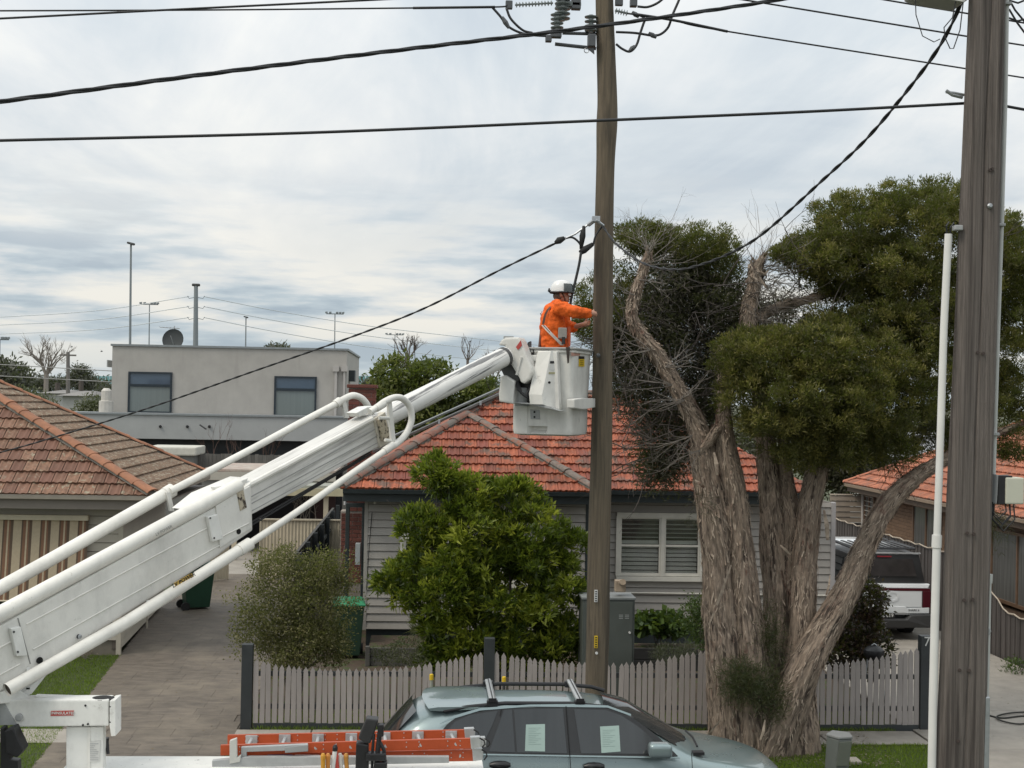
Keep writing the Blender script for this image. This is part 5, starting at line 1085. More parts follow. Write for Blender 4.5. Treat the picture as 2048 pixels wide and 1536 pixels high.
body = bd.build('body', skin, pw); remesh(body, .0075, 4)
body['label'] = 'face and hands of the worker'
# jacket
jk = MB(); loft(jk, [(Pz(1110, 703), .165, .19), (Pz(1109, 690), .178, .205), (Pz(1107, 668), .172, .215), (Pz(1105, 645), .16, .225), (Pz(1106, 626), .14, .225), (Pz(1108, 614), .115, .19), (Pz(1112, 606), .078, .10), (Pz(1115, 601), .07, .078)])
for s_, (a_, b_, c_) in arms.items():
    e_ = c_-(c_-b_)*(.02 if s_ < 0 else .5)
    jk.tube([a_-(b_-a_)*.15, a_, a_.lerp(b_, .5), b_, b_.lerp(e_, .55), e_], [.085, .10, .088, .078, .068, .056 if s_ < 0 else .052], 14)
jacket = jk.build('jacket', hi_vis, pw); remesh(jacket, .012, 3)
tx = bpy.data.textures.new('cloth_folds', 'CLOUDS'); tx.noise_scale = .075; tx.noise_depth = 2
dm = jacket.modifiers.new('folds', 'DISPLACE'); dm.texture = tx; dm.strength = .05; dm.mid_level = .5; dm.texture_coords = 'GLOBAL'
tr = MB(); loft(tr, [(hip-V((0, 0, .1)), .15, .19), (hip+V((0, 0, .08)), .165, .195)])
for s_ in (-1, 1):
    h0 = hip+fy*(.09*s_); k0 = V((h0.x+.05, h0.y, foot+.47)); f0 = V((h0.x, h0.y+.02*s_, foot+.1)); tr.tube([h0, k0, f0], [.115, .085, .075], 12)
trs = tr.build('trousers', M('navy_trousers', (.03, .034, .05), .8, .15, 12), pw); remesh(trs, .014, 3)
for s_ in (-1, 1):
    c_ = hip+fy*(.09*s_); bt_ = MB(); ell(bt_, V((c_.x, c_.y+.02*s_, foot+.01))+fx*.06, .15, .06, .06, 14, 8); bt_.build('boot', M('boot_brown', (.09, .06, .04), .7, .2), pw, smooth=True)
# hair, helmet
hr = MB(); ell(hr, hc+fx*-.03+V((0, 0, -.03)), .078, .082, .07); hr.build('hair', M('grey_brown_hair', (.10, .08, .065), .8, .2, 40), pw, smooth=True)
hm = MB(); hh = hc+V((0, 0, .035))+fx*.0; prof_h = [(1.06, -.02), (1.05, 0), (1.03, .04), (.92, .075), (.7, .103), (.4, .118), (.08, .123)]
vs = []; n = 24
for r, z in prof_h:
    for k in range(n):
        an = 2*math.pi*k/n; vs.append(hh+fx*(r*.132*math.cos(an))+fy*(r*.108*math.sin(an))+V((0, 0, z*1.1)))
hm.add(vs, [(j*n+k, j*n+(k+1) % n, (j+1)*n+(k+1) % n, (j+1)*n+k) for j in range(len(prof_h)-1) for k in range(n)] + [tuple(range((len(prof_h)-1)*n, len(prof_h)*n))])
hel = hm.build('helmet', M('helmet_white', (.74, .74, .73), .3, .03), pw, smooth=True)
mb = MB(); vs = []
for rr_, z in ((1.03, -.005), (1.3, -.022), (1.3, -.03), (1.03, -.014)):
    for k in range(13):
        an = rad(-62+k*124/12); vs.append(hh+fx*(rr_*.14*math.cos(an))+fy*(rr_*.112*math.sin(an))+V((0, 0, z)))
mb.add(vs, [(j*13+k, j*13+k+1, (j+1)*13+k+1, (j+1)*13+k) for j in range(3) for k in range(12)]); mb.build('peak', M('helmet_dark', (.04, .045, .045), .4, .1), hel)
mb = MB(); vs = []
for z, ro in ((-.03, 1.09), (.02, 1.10), (.05, 1.07), (.085, .95)):
    for k in range(11):
        an = rad(-80+k*160/10); vs.append(hh+fx*(ro*.14*math.cos(an))+fy*(ro*.115*math.sin(an))+V((0, 0, z)))
mb.add(vs, [(j*11+k, j*11+k+1, (j+1)*11+k+1, (j+1)*11+k) for j in range(3) for k in range(10)]); mb.build('visor', M('visor_smoke', (.05, .06, .06), .12, .1, 3, spec=.7), hel, smooth=True)
mb = MB(); mb.tube([hh+fx*(.14*math.cos(an))+fy*(.116*math.sin(an))+V((0, 0, -.025)) for an in np.linspace(0, 2*math.pi, 25)], .014, 6, cap=False); mb.build('head_band', black, hel)
MB().tube([hh-fx*.13-V((0, 0, .02)), hh-fx*.16-V((0, 0, .0)), hh-fx*.155+V((0, 0, .03))], [.022, .018, .008], 8).build('ratchet', black, hel)
MB().tube([hh-fy*.1-V((0, 0, .03)), hc+fx*.04-fy*.075-V((0, 0, .06)), hc+fx*.05-fy*.03-V((0, 0, .125)), hc+fx*.04+fy*.07-V((0, 0, .06))], .006, 6).build('chin_strap', black, hel)
MB().prism([hh+fx*.085-fy*.085-V((0, 0, .03)), hh+fx*.12-fy*.05-V((0, 0, .03)), hh+fx*.12-fy*.05-V((0, 0, .065)), hh+fx*.085-fy*.085-V((0, 0, .06))], fy*.004).build('safety_glasses', M('clear_lens', (.6, .62, .62), .05, .03), hel)
# harness
strapm = M('harness_webbing', (.14, .075, .055), .8, .2, 30); refl = M('reflective_tape', (.5, .46, .42), .4, .1, 20)
def strap(pts, w_, mat, nm, off=.235):
    c = [at(p_[0], p_[1], YH)-fy*p_[2] for p_ in spline(pts, 6)]
    MB().add([q for p_ in range(len(c)) for q in (c[p_]+fx*w_*.5, c[p_]-fx*w_*.5)], [(2*i, 2*i+2, 2*i+3, 2*i+1) for i in range(len(c)-1)]).build(nm, mat, harness)
harness = MB().tube([Pz(1089, 628)-fx*.01, Pz(1084, 650), Pz(1081, 675), Pz(1079, 694)], .018, 8).build('harness', strapm, pw)
strap([(1110, 607, .10), (1098, 618, .2), (1090, 632, .21), (1086, 650, .2)], .03, strapm, 'shoulder_strap')
strap([(1086, 652, .2), (1098, 666, .245), (1112, 680, .25), (1124, 692, .235)], .05, refl, 'reflective_strap')
strap([(1085, 650, .2), (1097, 664, .243), (1111, 678, .248), (1122, 690, .233)], .012, strapm, 'chest_strap')
MB().tube([Pz(1137, 655)-fy*.15, Pz(1137, 675)-fy*.17, Pz(1136, 694)-fy*.18], .024, 8).build('lanyard', M('lanyard_red', (.5, .09, .03), .7, .2, 30), harness)
MB().box(Pz(1124, 668)-fy*.225, (.11, .03, .14)).build('tool_pouch', M('grey_pouch', (.30, .28, .26), .8, .15), harness, bevel=.02)
MB().tube([Pz(1126, 676)-fy*.26, Pz(1126, 690)-fy*.26], [.02, .024], 8).build('radio', black, harness)
MB().tube([Pz(1084, 622), Pz(1081, 626), Pz(1083, 632)], .008, 6).build('hook', steel, harness)
# ================================================================ parked wagon
paint = M('pale_blue_silver', (.235, .30, .305), .3, .04, 3, metal=.45, coat=.8, spec=.5); trimb = M('black_trim', (.02, .021, .022), .35, .1)
YC = 14.90; KR = .86; wg = thing('parked_car', 'pale blue silver station wagon with roof bars parked in front of the picket fence', 'car', (1.7, YC, -.13))
Xn = at(1588, 1530, YC-.4).x; Xt = Xn-4.67
S = [  # x, sill, mid half width, belt (half, z), shoulder/roof edge (half, z), roof centre z
 (Xt, .35, .70, (.66, .80), (.5, .88), .90), (Xt+.06, .25, .86, (.80, .95), (.62, .99), 1.02), (Xt+.15, .2, .91, (.88, 1.06), (.62, 1.13), 1.17),
 (Xt+.36, .18, .93, (.905, 1.14), (.60, 1.37), 1.41), (Xt+.56, .18, .935, (.91, 1.16), (.60, 1.575), 1.61), (Xt+1.1, .18, .94, (.915, 1.17), (.61, 1.615), 1.65), (Xn-2.8, .18, .94, (.92, 1.17), (.62, 1.62), 1.65), (Xn-2.2, .18, .94, (.92, 1.165), (.61, 1.60), 1.635),
 (Xn-1.82, .18, .94, (.92, 1.16), (.60, 1.52), 1.565), (Xn-1.4, .18, .94, (.92, 1.15), (.68, 1.28), 1.34), (Xn-1.12, .18, .94, (.91, 1.12), (.74, 1.14), 1.19), (Xn-1.0, .18, .94, (.90, 1.09), (.72, 1.11), 1.155), (Xn-.5, .2, .93, (.86, 1.01), (.65, 1.04), 1.07), (Xn-.2, .22, .88, (.76, .92), (.55, .96), .98), (Xn-.06, .3, .78, (.66, .80), (.45, .84), .86), (Xn, .4, .6, (.5, .66), (.35, .7), .72)]
mb = MB(); vs = []; m = 13
for x, sl, mw_, (bh_, bz), (rh, rz), cz in S:
    mw_ *= .84; bh_ *= .84; rh *= KR
    half_ = [(mw_*.93, sl-.1), (mw_*.985, .45), (mw_, .78 if bz > .9 else bz*.8), (bh_, bz), (rh, rz), (rh*.5, (rz*.25+cz*.75)), (0, cz)]
    for hx, hz_ in half_: vs.append((x, YC-hx, hz_))
    for hx, hz_ in reversed(half_[:-1]): vs.append((x, YC+hx, hz_))
mb.add(vs, [(i*m+k, (i+1)*m+k, (i+1)*m+k+1, i*m+k+1) for i in range(len(S)-1) for k in range(m-1)] + [tuple(range(m)), tuple(reversed(range((len(S)-1)*m, len(S)*m)))])
cb = mb.build('body', paint, wg, smooth=True); sm = cb.modifiers.new('s', 'SUBSURF'); sm.levels = 2; sm.render_levels = 2
# side glass lies in one slanting plane
g_a, g_b = V((0, YC-.78, 1.16)), V((0, YC-.527, 1.635)); gn = V((1, 0, 0)).cross(g_b-g_a).normalized()
if gn.y > 0: gn = -gn
def G_(px, py, off): return hit(px, py, g_a+gn*off, gn)
def pane(name, pts, off, mat, parent=wg, th=.012): return MB().prism([G_(x, y, off) for x, y in pts], -gn*th).build(name, mat, parent)
trimp = [p_ for p_ in spline([(868, 1498), (884, 1462), (905, 1440), (935, 1428), (998, 1418), (1070, 1414), (1140, 1413), (1215, 1415), (1245, 1426), (1280, 1446), (1320, 1477), (1356, 1512)], 4)]
pane('window_surround', [tuple(p_) for p_ in trimp]+[(1300, 1515), (1160, 1513), (960, 1509)], .012, trimb, th=.03)
tint = M('tinted_glass', (.030, .033, .034), .06, .25, .8, stretch=(5, 1, .3), spec=.6)
for nm, pts in (('rear_quarter_glass', [(882, 1498), (892, 1465), (910, 1443), (940, 1430), (996, 1421), (984, 1452), (970, 1480), (962, 1500)]), ('rear_door_vent_glass', [(1008, 1420), (1024, 1419), (1030, 1505), (978, 1503)]), ('rear_door_glass', [(1028, 1419), (1126, 1417), (1134, 1507), (1034, 1505)]), ('front_door_glass', [(1148, 1418), (1212, 1420), (1243, 1431), (1275, 1452), (1312, 1482), (1316, 1508), (1162, 1507)])):
    pane(nm, pts, .018, tint)
pap = M('paper_behind_glass', (.27, .36, .33), .4, .05, 4)
for pts in ([(1052, 1449), (1090, 1448), (1090, 1503), (1050, 1502)], [(1200, 1453), (1238, 1451), (1241, 1503), (1203, 1506)]):
    pg = pane('paper_notice', pts, .022, pap, th=.003)
    x0, y0 = pts[0]
    for k in range(10): pane('print_line', [(x0+5, y0+7+k*3.6), (x0+30-(k % 3)*5, y0+6.5+k*3.6), (x0+30-(k % 3)*5, y0+7.2+k*3.6), (x0+5, y0+7.8+k*3.6)], .0235, M('print_grey', (.19, .26, .24), .5, .05), pg, .001)
pane('drip_rail', [(880, 1447), (905, 1432), (960, 1416), (1060, 1409), (1150, 1408), (1216, 1411), (1262, 1428), (1262, 1432), (1215, 1415), (1060, 1413), (960, 1421), (908, 1437)], .02, paint)
for (a_, b_) in (((1003, 1418), (1000, 1432)), ((1132, 1412), (1140, 1514)), ((1140, 1514), (1143, 1560)), ((1383, 1505), (1386, 1560))): MB().tube([G_(*a_, .024), G_(*b_, .024 if b_[1] < 1520 else .0)], .004, 5).build('door_seam', hole, wg)
pane('rocker_belt', [(940, 1507), (1360, 1514), (1360, 1517), (940, 1510)], .02, paint)
for (x, y) in ((1000, 1530), (1188, 1533)):
    p_ = at(x, y, YC-.80); MB().lathe([(.02, -.11), (.04, -.06), (.045, 0), (.04, .06), (.02, .11)], p_, (1, 0, 0), 10).build('door_handle', trimb, wg, smooth='auto')
# windscreen, rear window, mirror, spoiler
wsn = [(Xn-1.14, .70, 1.185), (Xn-1.4, .66, 1.345), (Xn-1.8, .57, 1.575), (Xn-2.08, .55, 1.64)]
mb = MB(); vs = []
for x, hw_, z in wsn:
    for k in range(9):
        t = -1+k/4; vs.append((x+.012-.05*t*t, YC+hw_*KR*t, z-.055*t*t+.012))
mb.add(vs, [(i*9+k, i*9+k+1, (i+1)*9+k+1, (i+1)*9+k) for i in range(3) for k in range(8)]); mb.build('windscreen', tint, wg, smooth=True)
mb = MB(); vs = []
for x, hw_, z in ((Xt+.15, .62, 1.17), (Xt+.36, .58, 1.41), (Xt+.53, .56, 1.59)):
    for k in range(7):
        t = -1+k/3; vs.append((x-.02+.05*t*t, YC+hw_*KR*t, z-.03*t*t+.02))
mb.add(vs, [(i*7+k, (i+1)*7+k, (i+1)*7+k+1, i*7+k+1) for i in range(2) for k in range(6)]); mb.build('rear_window', tint, wg, smooth=True)
sp0 = at(857, 1409, YC-.52)
mb = MB(); vs = []; prof_s = [(0, 1.64), (.1, 1.655), (.35, 1.66), (.72, 1.655), (.74, 1.635), (.4, 1.628), (.12, 1.612), (.02, 1.618)]
for k in range(13):
    t = -1+k/6
    for dx, z in prof_s: vs.append((sp0.x+dx+.07*(1-t*t)*(-1 if dx < .3 else 0), YC+.52*t, z-.028*t*t*t*t))
n8 = len(prof_s); mb.add(vs, [(k*n8+i, (k+1)*n8+i, (k+1)*n8+(i+1) % n8, k*n8+(i+1) % n8) for k in range(12) for i in range(n8)]+[tuple(range(n8)), tuple(reversed(range(12*n8, 13*n8)))])
sp_o = mb.build('roof_spoiler', paint, wg, smooth='auto'); b_ = bmesh.new(); b_.from_mesh(sp_o.data); bmesh.ops.recalc_face_normals(b_, faces=b_.faces); b_.to_mesh(sp_o.data); b_.free()
m0 = at(1320, 1500, YC-.95); mi = MB(); mi.box(m0, (.24, .17, .15)); mi.build('door_mirror', paint, wg, bevel=.05, seg=4, smooth=True)
MB().prism([G_(1298, 1488, .02), G_(1316, 1500, .02), G_(1312, 1514, .02), G_(1298, 1512, .02)], gn*.05).build('mirror_arm', trimb, wg, bevel=.008)
MB().tube([(Xn-1.08, YC-.45, 1.2), (Xn-1.06, YC-.1, 1.215), (Xn-1.08, YC+.2, 1.21)], .012, 6).box((Xn-1.1, YC-.6, 1.17), (.12, .1, .03)).build('wiper', black, wg)
for s_ in (-1, 1):
    rl = [(Xt+.85, YC+s_*KR*.59, 1.58), (Xt+1.1, YC+s_*KR*.58, 1.625), (Xt+1.5, YC+s_*KR*.57, 1.665), (Xt+2.2, YC+s_*KR*.57, 1.665), (Xt+2.55, YC+s_*KR*.58, 1.635), (Xt+2.7, YC+s_*KR*.59, 1.59)]
    MB().tube(rl, .022, 10).build('roof_rail', black, wg, smooth='auto')
for px, py in ((985, 1402), (1160, 1395)):
    p_ = at(px, py, YC-.52); bar = MB().prism([V((p_.x-.035, YC-.54, 1.69)), V((p_.x+.035, YC-.54, 1.69)), V((p_.x+.04, YC-.54, 1.705)), V((p_.x+.02, YC-.54, 1.725)), V((p_.x-.035, YC-.54, 1.715))], (0, 1.04, 0)).build('roof_bar', alu, wg, bevel=.004)
    MB().prism([V((p_.x-.006, YC-.53, 1.722)), V((p_.x+.006, YC-.53, 1.722)), V((p_.x+.006, YC-.53, 1.728)), V((p_.x-.006, YC-.53, 1.728))], (0, 1.02, 0)).build('rubber_strip', black, bar)
    for s_ in (-1, 1): MB().box((p_.x, YC+s_*.495, 1.665), (.12, .08, .07)).build('bar_foot', black, bar, bevel=.015)
    MB().box((p_.x, YC-.542, 1.707), (.085, .01, .045)).build('bar_end', black, bar, bevel=.004)
for wx in (Xt+.85, Xn-.93):
    for s_ in (-1, 1):
        wh = MB().lathe([(.22, 0), (.33, 0), (.37, .03), (.37, .22), (.33, .25), (.22, .25)], (wx, YC+s_*.68-.125, .24), (0, 1, 0), 22).build('wheel', rubber, wg, smooth='auto'); MB().lathe([(.06, -.005), (.23, .02), (.23, .23), (.06, .255)], (wx, YC+s_*.68-.125, .24), (0, 1, 0), 16).build('rim', alu, wh)
MB().box((Xn-.28, YC-.62, .83), (.3, .16, .13)).build('headlight', M('lamp_clear', (.5, .52, .53), .08, .05), wg, bevel=.04)
# ================================================================ white pickup behind the tree
pwhite = M('pickup_white', (.70, .72, .73), .25, .03, 3, coat=.6); dgrey = M('canopy_grey', (.035, .035, .036), .4, .1, 3)
YR = 27.7; pk_ = thing('pickup_truck', 'white double cab pickup with dark canopy and roof rack behind the tree', 'pickup', (9.5, YR, 0))
X1 = at(1860, 1200, YR).x; X0 = X1-1.96; XM = (X0+X1)/2
def bodyloft(secs, name, mat, parent=pk_, bev=.04):
    mb = MB(); vs = []
    for y, pr in secs: vs += [(XM+s_*hx, y, z) for s_, seq in ((-1, pr), (1, list(reversed(pr)))) for hx, z in seq]
    k = 2*len(secs[0][1]); mb.add(vs, [(i*k+j, i*k+(j+1) % k, (i+1)*k+(j+1) % k, (i+1)*k+j) for i in range(len(secs)-1) for j in range(k)] + [tuple(reversed(range(k))), tuple(range((len(secs)-1)*k, len(secs)*k))])
    o = mb.build(name, mat, parent, bevel=bev, smooth='auto')
    b_ = bmesh.new(); b_.from_mesh(o.data); bmesh.ops.recalc_face_normals(b_, faces=b_.faces); b_.to_mesh(o.data); b_.free(); return o
low = [(.93, .55), (.98, .8), (.97, 1.12), (.93, 1.2)]
bodyloft([(YR, low), (YR+2.0, low), (YR+5.0, [(.93, .55), (.97, .8), (.96, 1.08), (.9, 1.15)]), (YR+5.4, [(.8, .6), (.85, .8), (.82, .95), (.75, 1.0)])], 'body', pwhite)
bodyloft([(YR+.06, [(.90, 1.2), (.76, 1.82)]), (YR+1.55, [(.90, 1.2), (.77, 1.84)])], 'canopy', dgrey)
bodyloft([(YR+1.62, [(.9, 1.2), (.74, 1.80), (.66, 1.88)]), (YR+3.0, [(.9, 1.18), (.74, 1.80), (.66, 1.88)]), (YR+3.9, [(.88, 1.15), (.86, 1.16), (.8, 1.17)])], 'cab', pwhite)
MB().prism([(X0+.07, YR+1.75, 1.25), (X0+.07, YR+3.4, 1.22), (X0+.2, YR+2.8, 1.72), (X0+.2, YR+1.75, 1.74)], (-.012, 0, 0)).build('side_window', glass_dark, pk_)
MB().prism([(X0+.10, YR+.2, 1.28), (X0+.10, YR+1.45, 1.28), (X0+.2, YR+1.45, 1.72), (X0+.2, YR+.3, 1.72)], (-.015, 0, 0)).build('canopy_window', glass_dark, pk_)
MB().prism([(XM-.7, YR+.05, 1.36), (XM+.7, YR+.05, 1.36), (XM+.6, YR+.045, 1.72), (XM-.6, YR+.045, 1.72)], (0, -.02, 0)).build('rear_window', M('rear_glass', (.05, .045, .045), .1, .4, 2, spec=.6), pk_)
MB().box((XM, YR+.03, 1.77), (.3, .03, .025)).build('brake_light', M('brake_red', (.25, .02, .03), .3, .1), pk_)
MB().bb((XM-.78, YR+.02, 1.825), (XM+.78, YR+.08, 1.85)).build('canopy_lip', M('lip_grey', (.3, .3, .3), .5, .1), pk_, bevel=.008)
tg = MB().bb((XM-.80, YR-.03, .72), (XM+.80, YR-.001, 1.1)).build('tailgate', pwhite, pk_, bevel=.015)
MB().prism([(XM-.92, YR-.03, 1.12), (XM+.92, YR-.03, 1.12), (XM+.97, YR-.01, 1.2), (XM-.97, YR-.01, 1.2)], (0, .1, .01)).build('tailgate_top', pwhite, pk_, bevel=.01)
lr = M('tail_red', (.07, .008, .014), .25, .1)
MB().bb((XM-.97, YR-.035, 1.06), (XM+.97, YR-.012, 1.115)).build('light_bar', lr, pk_, bevel=.006)
for s_ in (-1, 1): MB().bb((XM+s_*.81, YR-.04, .70), (XM+s_*.985, YR+.12, 1.06)).build('tail_light', lr, pk_, bevel=.012)
text('tailgate_emblem', 'BYD', .33, pwhite, tg, (XM, YR-.03, .93), (1, 0, 0), (0, 0, 1), .012, True)
MB().prism([(XM-.8, YR-.045, .6), (XM+.95, YR-.045, .6), (XM+.95, YR-.045, .72), (XM+.5, YR-.045, .70), (XM+.42, YR-.045, .74), (XM-.42, YR-.045, .74), (XM-.8, YR-.045, .70)], (0, .05, 0)).build('tailgate_step', pwhite, pk_, bevel=.01)
text('badge', 'SHARK 6', .06, black, tg, (XM+.62, YR-.048, .66), (1, 0, 0), (0, 0, 1), .002)
MB().prism([(X0, YR-.08, .3), (X1, YR-.08, .3), (X1, YR-.1, .58), (XM+.55, YR-.1, .56), (XM+.45, YR-.12, .48), (XM-.45, YR-.12, .48), (XM-.55, YR-.1, .56), (X0, YR-.1, .58)], (0, .2, 0)).build('bumper', M('bumper_grey', (.05, .05, .051), .6, .1), pk_, bevel=.02)
pt = MB().bb((XM-.2, YR-.115, .515), (XM+.2, YR-.10, .605)).build('number_plate', black, pk_)
text('plate_text', 'CZ 019', .105, num, pt, (XM, YR-.117, .56), (1, 0, 0), (0, 0, 1), .001, True)
MB().bb((X0+.5, YR+.1, .25), (X1-.5, YR+5, .6)).build('underbody', black, pk_)
for wy in (YR+1.1, YR+4.3):
    for s_ in (-1, 1):
        wh = MB().lathe([(.22, 0), (.35, 0), (.39, .03), (.39, .24), (.35, .27), (.22, .27)], (XM+s_*.84-.135, wy, .39), (1, 0, 0), 22).build('wheel', rubber, pk_, smooth='auto'); MB().lathe([(.06, -.005), (.24, .02), (.24, .25), (.06, .275)], (XM+s_*.84-.135, wy, .39), (1, 0, 0), 16).build('rim', steel, wh)
for s_ in (-1,): MB().lathe([(.46, 0), (.46, .02)], (X0-.003, YR+1.1, .45), (1, 0, 0), 22).build('wheel_arch', M('arch_black', (.015, .015, .015), .7, .1), pk_)
rkp = MB()
for s_ in (-1, 1): rkp.tube([(XM+s_*.68, YR+.1, 1.93), (XM+s_*.68, YR+1.55, 1.95)], .02, 6)
rkp.tube([(XM-.68, YR+.1, 1.93), (XM+.68, YR+.1, 1.93)], .02, 6).build('roof_rack', black, pk_)
for k in range(9): MB().bb((XM-.6+k*.15-.03, YR+.12, 1.935), (XM-.6+k*.15+.03, YR+1.5, 1.955)).build('rack_slat', black, pk_)
for s_ in (-1, 1): MB().tube([(XM+s_*.7, YR+1.75, 1.86), (XM+s_*.71, YR+1.9, 1.93), (XM+s_*.71, YR+2.7, 1.93), (XM+s_*.7, YR+2.85, 1.86)], .022, 8).build('roof_rail', black, pk_)
MB().box((X0-.1, YR+3.3, 1.3), (.2, .12, .18)).build('door_mirror', pwhite, pk_, bevel=.03)
# ================================================================ bins, cabinet, pillar, hose
def bin_(name, c, rz, lid, body_m, lab):
    t = thing(name, lab, 'wheelie bin', c, 'green wheelie bins'); R_ = Matrix.Rotation(rz, 3, 'Z'); q = lambda x, y, z: V(c)+R_ @ V((x, y, z))
    mb = MB(); vs = [q(sx*w_, sy*d_, z) for z, w_, d_ in ((.06, .22, .26), (.95, .28, .35), (1.0, .295, .365)) for sx, sy in ((-1, -1), (1, -1), (1, 1), (-1, 1))]
    mb.add(vs, [(i*4+k, i*4+(k+1) % 4, (i+1)*4+(k+1) % 4, (i+1)*4+k) for i in range(2) for k in range(4)]+[(3, 2, 1, 0), (8, 9, 10, 11)]); mb.build('body', body_m, t, bevel=.02)
    mb = MB(); vs = [q(sx*w_, sy*d_, z) for z, w_, d_ in ((1.002, .31, .39), (1.03, .31, .39), (1.09, .24, .3)) for sx, sy in ((-1, -1), (1, -1), (1, 1), (-1, 1))]
    mb.add(vs, [(i*4+k, i*4+(k+1) % 4, (i+1)*4+(k+1) % 4, (i+1)*4+k) for i in range(2) for k in range(4)]+[(3, 2, 1, 0), (8, 9, 10, 11)]); mb.build('lid', lid, t, bevel=.015)
    for s_ in (-1, 1): MB().lathe([(.1, -.025), (.1, .025)], q(s_*.26, .3, .1), R_ @ V((1, 0, 0)), 16).build('wheel', rubber, t)
    MB().tube([q(-.22, .41, .97), q(.22, .41, .97)], .016, 8).build('handle', body_m, t)
    return t, q
gbin = M('bin_green', (.018, .062, .036), .5, .12, 5, dirt=.2); glid = M('bin_lid_green', (.02, .19, .085), .4, .08, 4); gbin2 = M('bin_dark_green', (.022, .05, .032), .5, .1, 5)
t, q = bin_('wheelie_bin', atz(388, 1222, 0)+V((0, .3, 0)), rad(112), gbin, gbin, 'dark green wheelie bin at the corner of the cream house')
MB().lathe([(.045, 0), (.045, .004)], at(396, 1161, (atz(388, 1222, 0)+V((0, .3, 0))).y-.36), (0, -1, 0), 14).build('sticker', num, t)
pb = at(697, 1215, 25.6); bin_('wheelie_bin', V((pb.x, 25.7, .0)), rad(4), glid, gbin2, 'wheelie bin with bright green lid behind the olive shrub')
# pile of something on cabinet: electrical cabinet
YX = 21.6; a_, b_ = at(1166, 1197, YX), at(1270, 1200, YX); cab = thing('electrical_cabinet', 'tall dark green electrical cabinet behind the round pole', 'cabinet', (a_.x, YX, 0))
cg = M('cabinet_green', (.085, .097, .088), .5, .08, 4, dirt=.2)
MB().bb((a_.x, YX, 0), (b_.x, YX+.55, b_.z)).build('housing', cg, cab, bevel=.01); MB().bb((a_.x-.02, YX-.02, b_.z), (b_.x+.015, YX+.57, b_.z+.04)).build('roof', M('cabinet_top', (.20, .215, .215), .5, .06), cab, bevel=.01)
dr_ = MB().bb((a_.x+.03, YX-.015, .05), (b_.x-.035, YX-.001, b_.z-.03)).build('door', cg, cab, bevel=.004)
for px in (1238, 1250):
    for k in range(3): MB().bb(at(px, 1229.5+k*3.3, YX-.02), at(px+8, 1231+k*3.3, YX-.016)).build('vent_slot', M('slot_pale', (.3, .32, .31), .5, .1), dr_)
MB().lathe([(.018, 0), (.018, .03)], at(1259, 1265, YX-.016), (0, -1, 0), 10).build('lock', num, dr_)
mb_ = thing('small_box', 'small tan box with round lid on top of the green cabinet', 'box', at(1240, 1181, YX+.2))
tan = M('tan_box', (.34, .27, .20), .7, .1, 8)
MB().bb(at(1231, 1161, YX+.15), at(1249, 1182, YX+.3)).build('body', tan, mb_, bevel=.015); MB().lathe([(.055, 0), (.06, .02), (.05, .1)], at(1244, 1166, YX+.12), (0, -1, .3), 14).build('lid', tan, mb_, smooth='auto')
YPI = 17.6; pi_ = thing('service_pillar', 'grey green telecom pillar on the grass strip beside the big tree', 'pillar', (at(1672, 1540, YPI).x, YPI, 0))
pg_ = M('pillar_grey', (.115, .125, .115), .5, .08, 4, dirt=.25)
def pil(px, py, dy): return at(px, py, YPI+dy)
base = [pil(1647, 1570, .1), pil(1668, 1570, -.05), pil(1694, 1570, 0), pil(1690, 1570, .3), pil(1655, 1570, .32)]; top = [pil(1653, 1473, .1), pil(1678, 1480, -.05), pil(1704, 1478, 0), pil(1698, 1470, .3), pil(1665, 1466, .32)]
MB().add(base+top, [(0, 1, 6, 5), (1, 2, 7, 6), (2, 3, 8, 7), (3, 4, 9, 8), (4, 0, 5, 9), (5, 6, 7, 8, 9)]).build('housing', pg_, pi_, bevel=.015)
tp = [p_+V((0, 0, .004))+(p_-pil(1680, 1473, .1))*.06 for p_ in top]; MB().prism(tp, (0, 0, .035)).build('cap', M('pillar_cap', (.21, .215, .21), .5, .05), pi_, bevel=.012)
MB().prism([pil(1679, 1484, -.055), pil(1704, 1482, -.005), pil(1696, 1532, -.005), pil(1672, 1532, -.055)], (0, -.012, 0)).build('cover_panel', M('pillar_olive', (.125, .135, .11), .5, .06), pi_, bevel=.01)
MB().bb((pil(1700, 1505, .6).x, YPI+.55, 0), (pil(1722, 1512, .6).x, YPI+.8, .05)).build('pit_lid', concrete, None, bevel=.01, label='pale concrete pit lid on the grass behind the telecom pillar', cat='pit lid')
hose = [atz(1975, 1430, .045), atz(2005, 1436, .045), atz(2048, 1432, .045), atz(2080, 1440, .045), atz(2040, 1448, .05), atz(2002, 1441, .055), atz(1995, 1432, .06), atz(2030, 1425, .055), atz(2090, 1424, .045)]
MB().tube([V(p_) for p_ in spline([tuple(h_) for h_ in hose], 6)], .013, 6).build('garden_hose', M('hose_black', (.03, .03, .026), .6, .1), None, smooth=True, label='black hose coiled on the pale concrete driveway', cat='hose')
gbx = thing('planter_box', 'long dark timber planter below the shuttered window', 'planter', (4.8, 24.6, 0)); slm = M('sleeper_dark', (.032, .032, .032), .8, .25, 6, stretch=(.5, 2, 2))
p0, p1 = at(1268, 1270, 24.5), at(1440, 1285, 24.5)
for k in range(2): MB().bb((p0.x, 24.5, k*.21), (p1.x, 24.56, k*.21+.2)).build('sleeper', slm, gbx, bevel=.008)
MB().bb((p0.x, 24.56, 0), (p1.x, 25.3, .36)).build('soil', soil, gbx)
gb2 = thing('planter_box', 'grey stone planter under the corner of the grey house', 'planter', (-.3, 25, 0)); stn = M('grey_sleeper', (.085, .082, .075), .85, .25, 6)
p0, p1 = at(731, 1290, 24.8), at(860, 1290, 24.8)
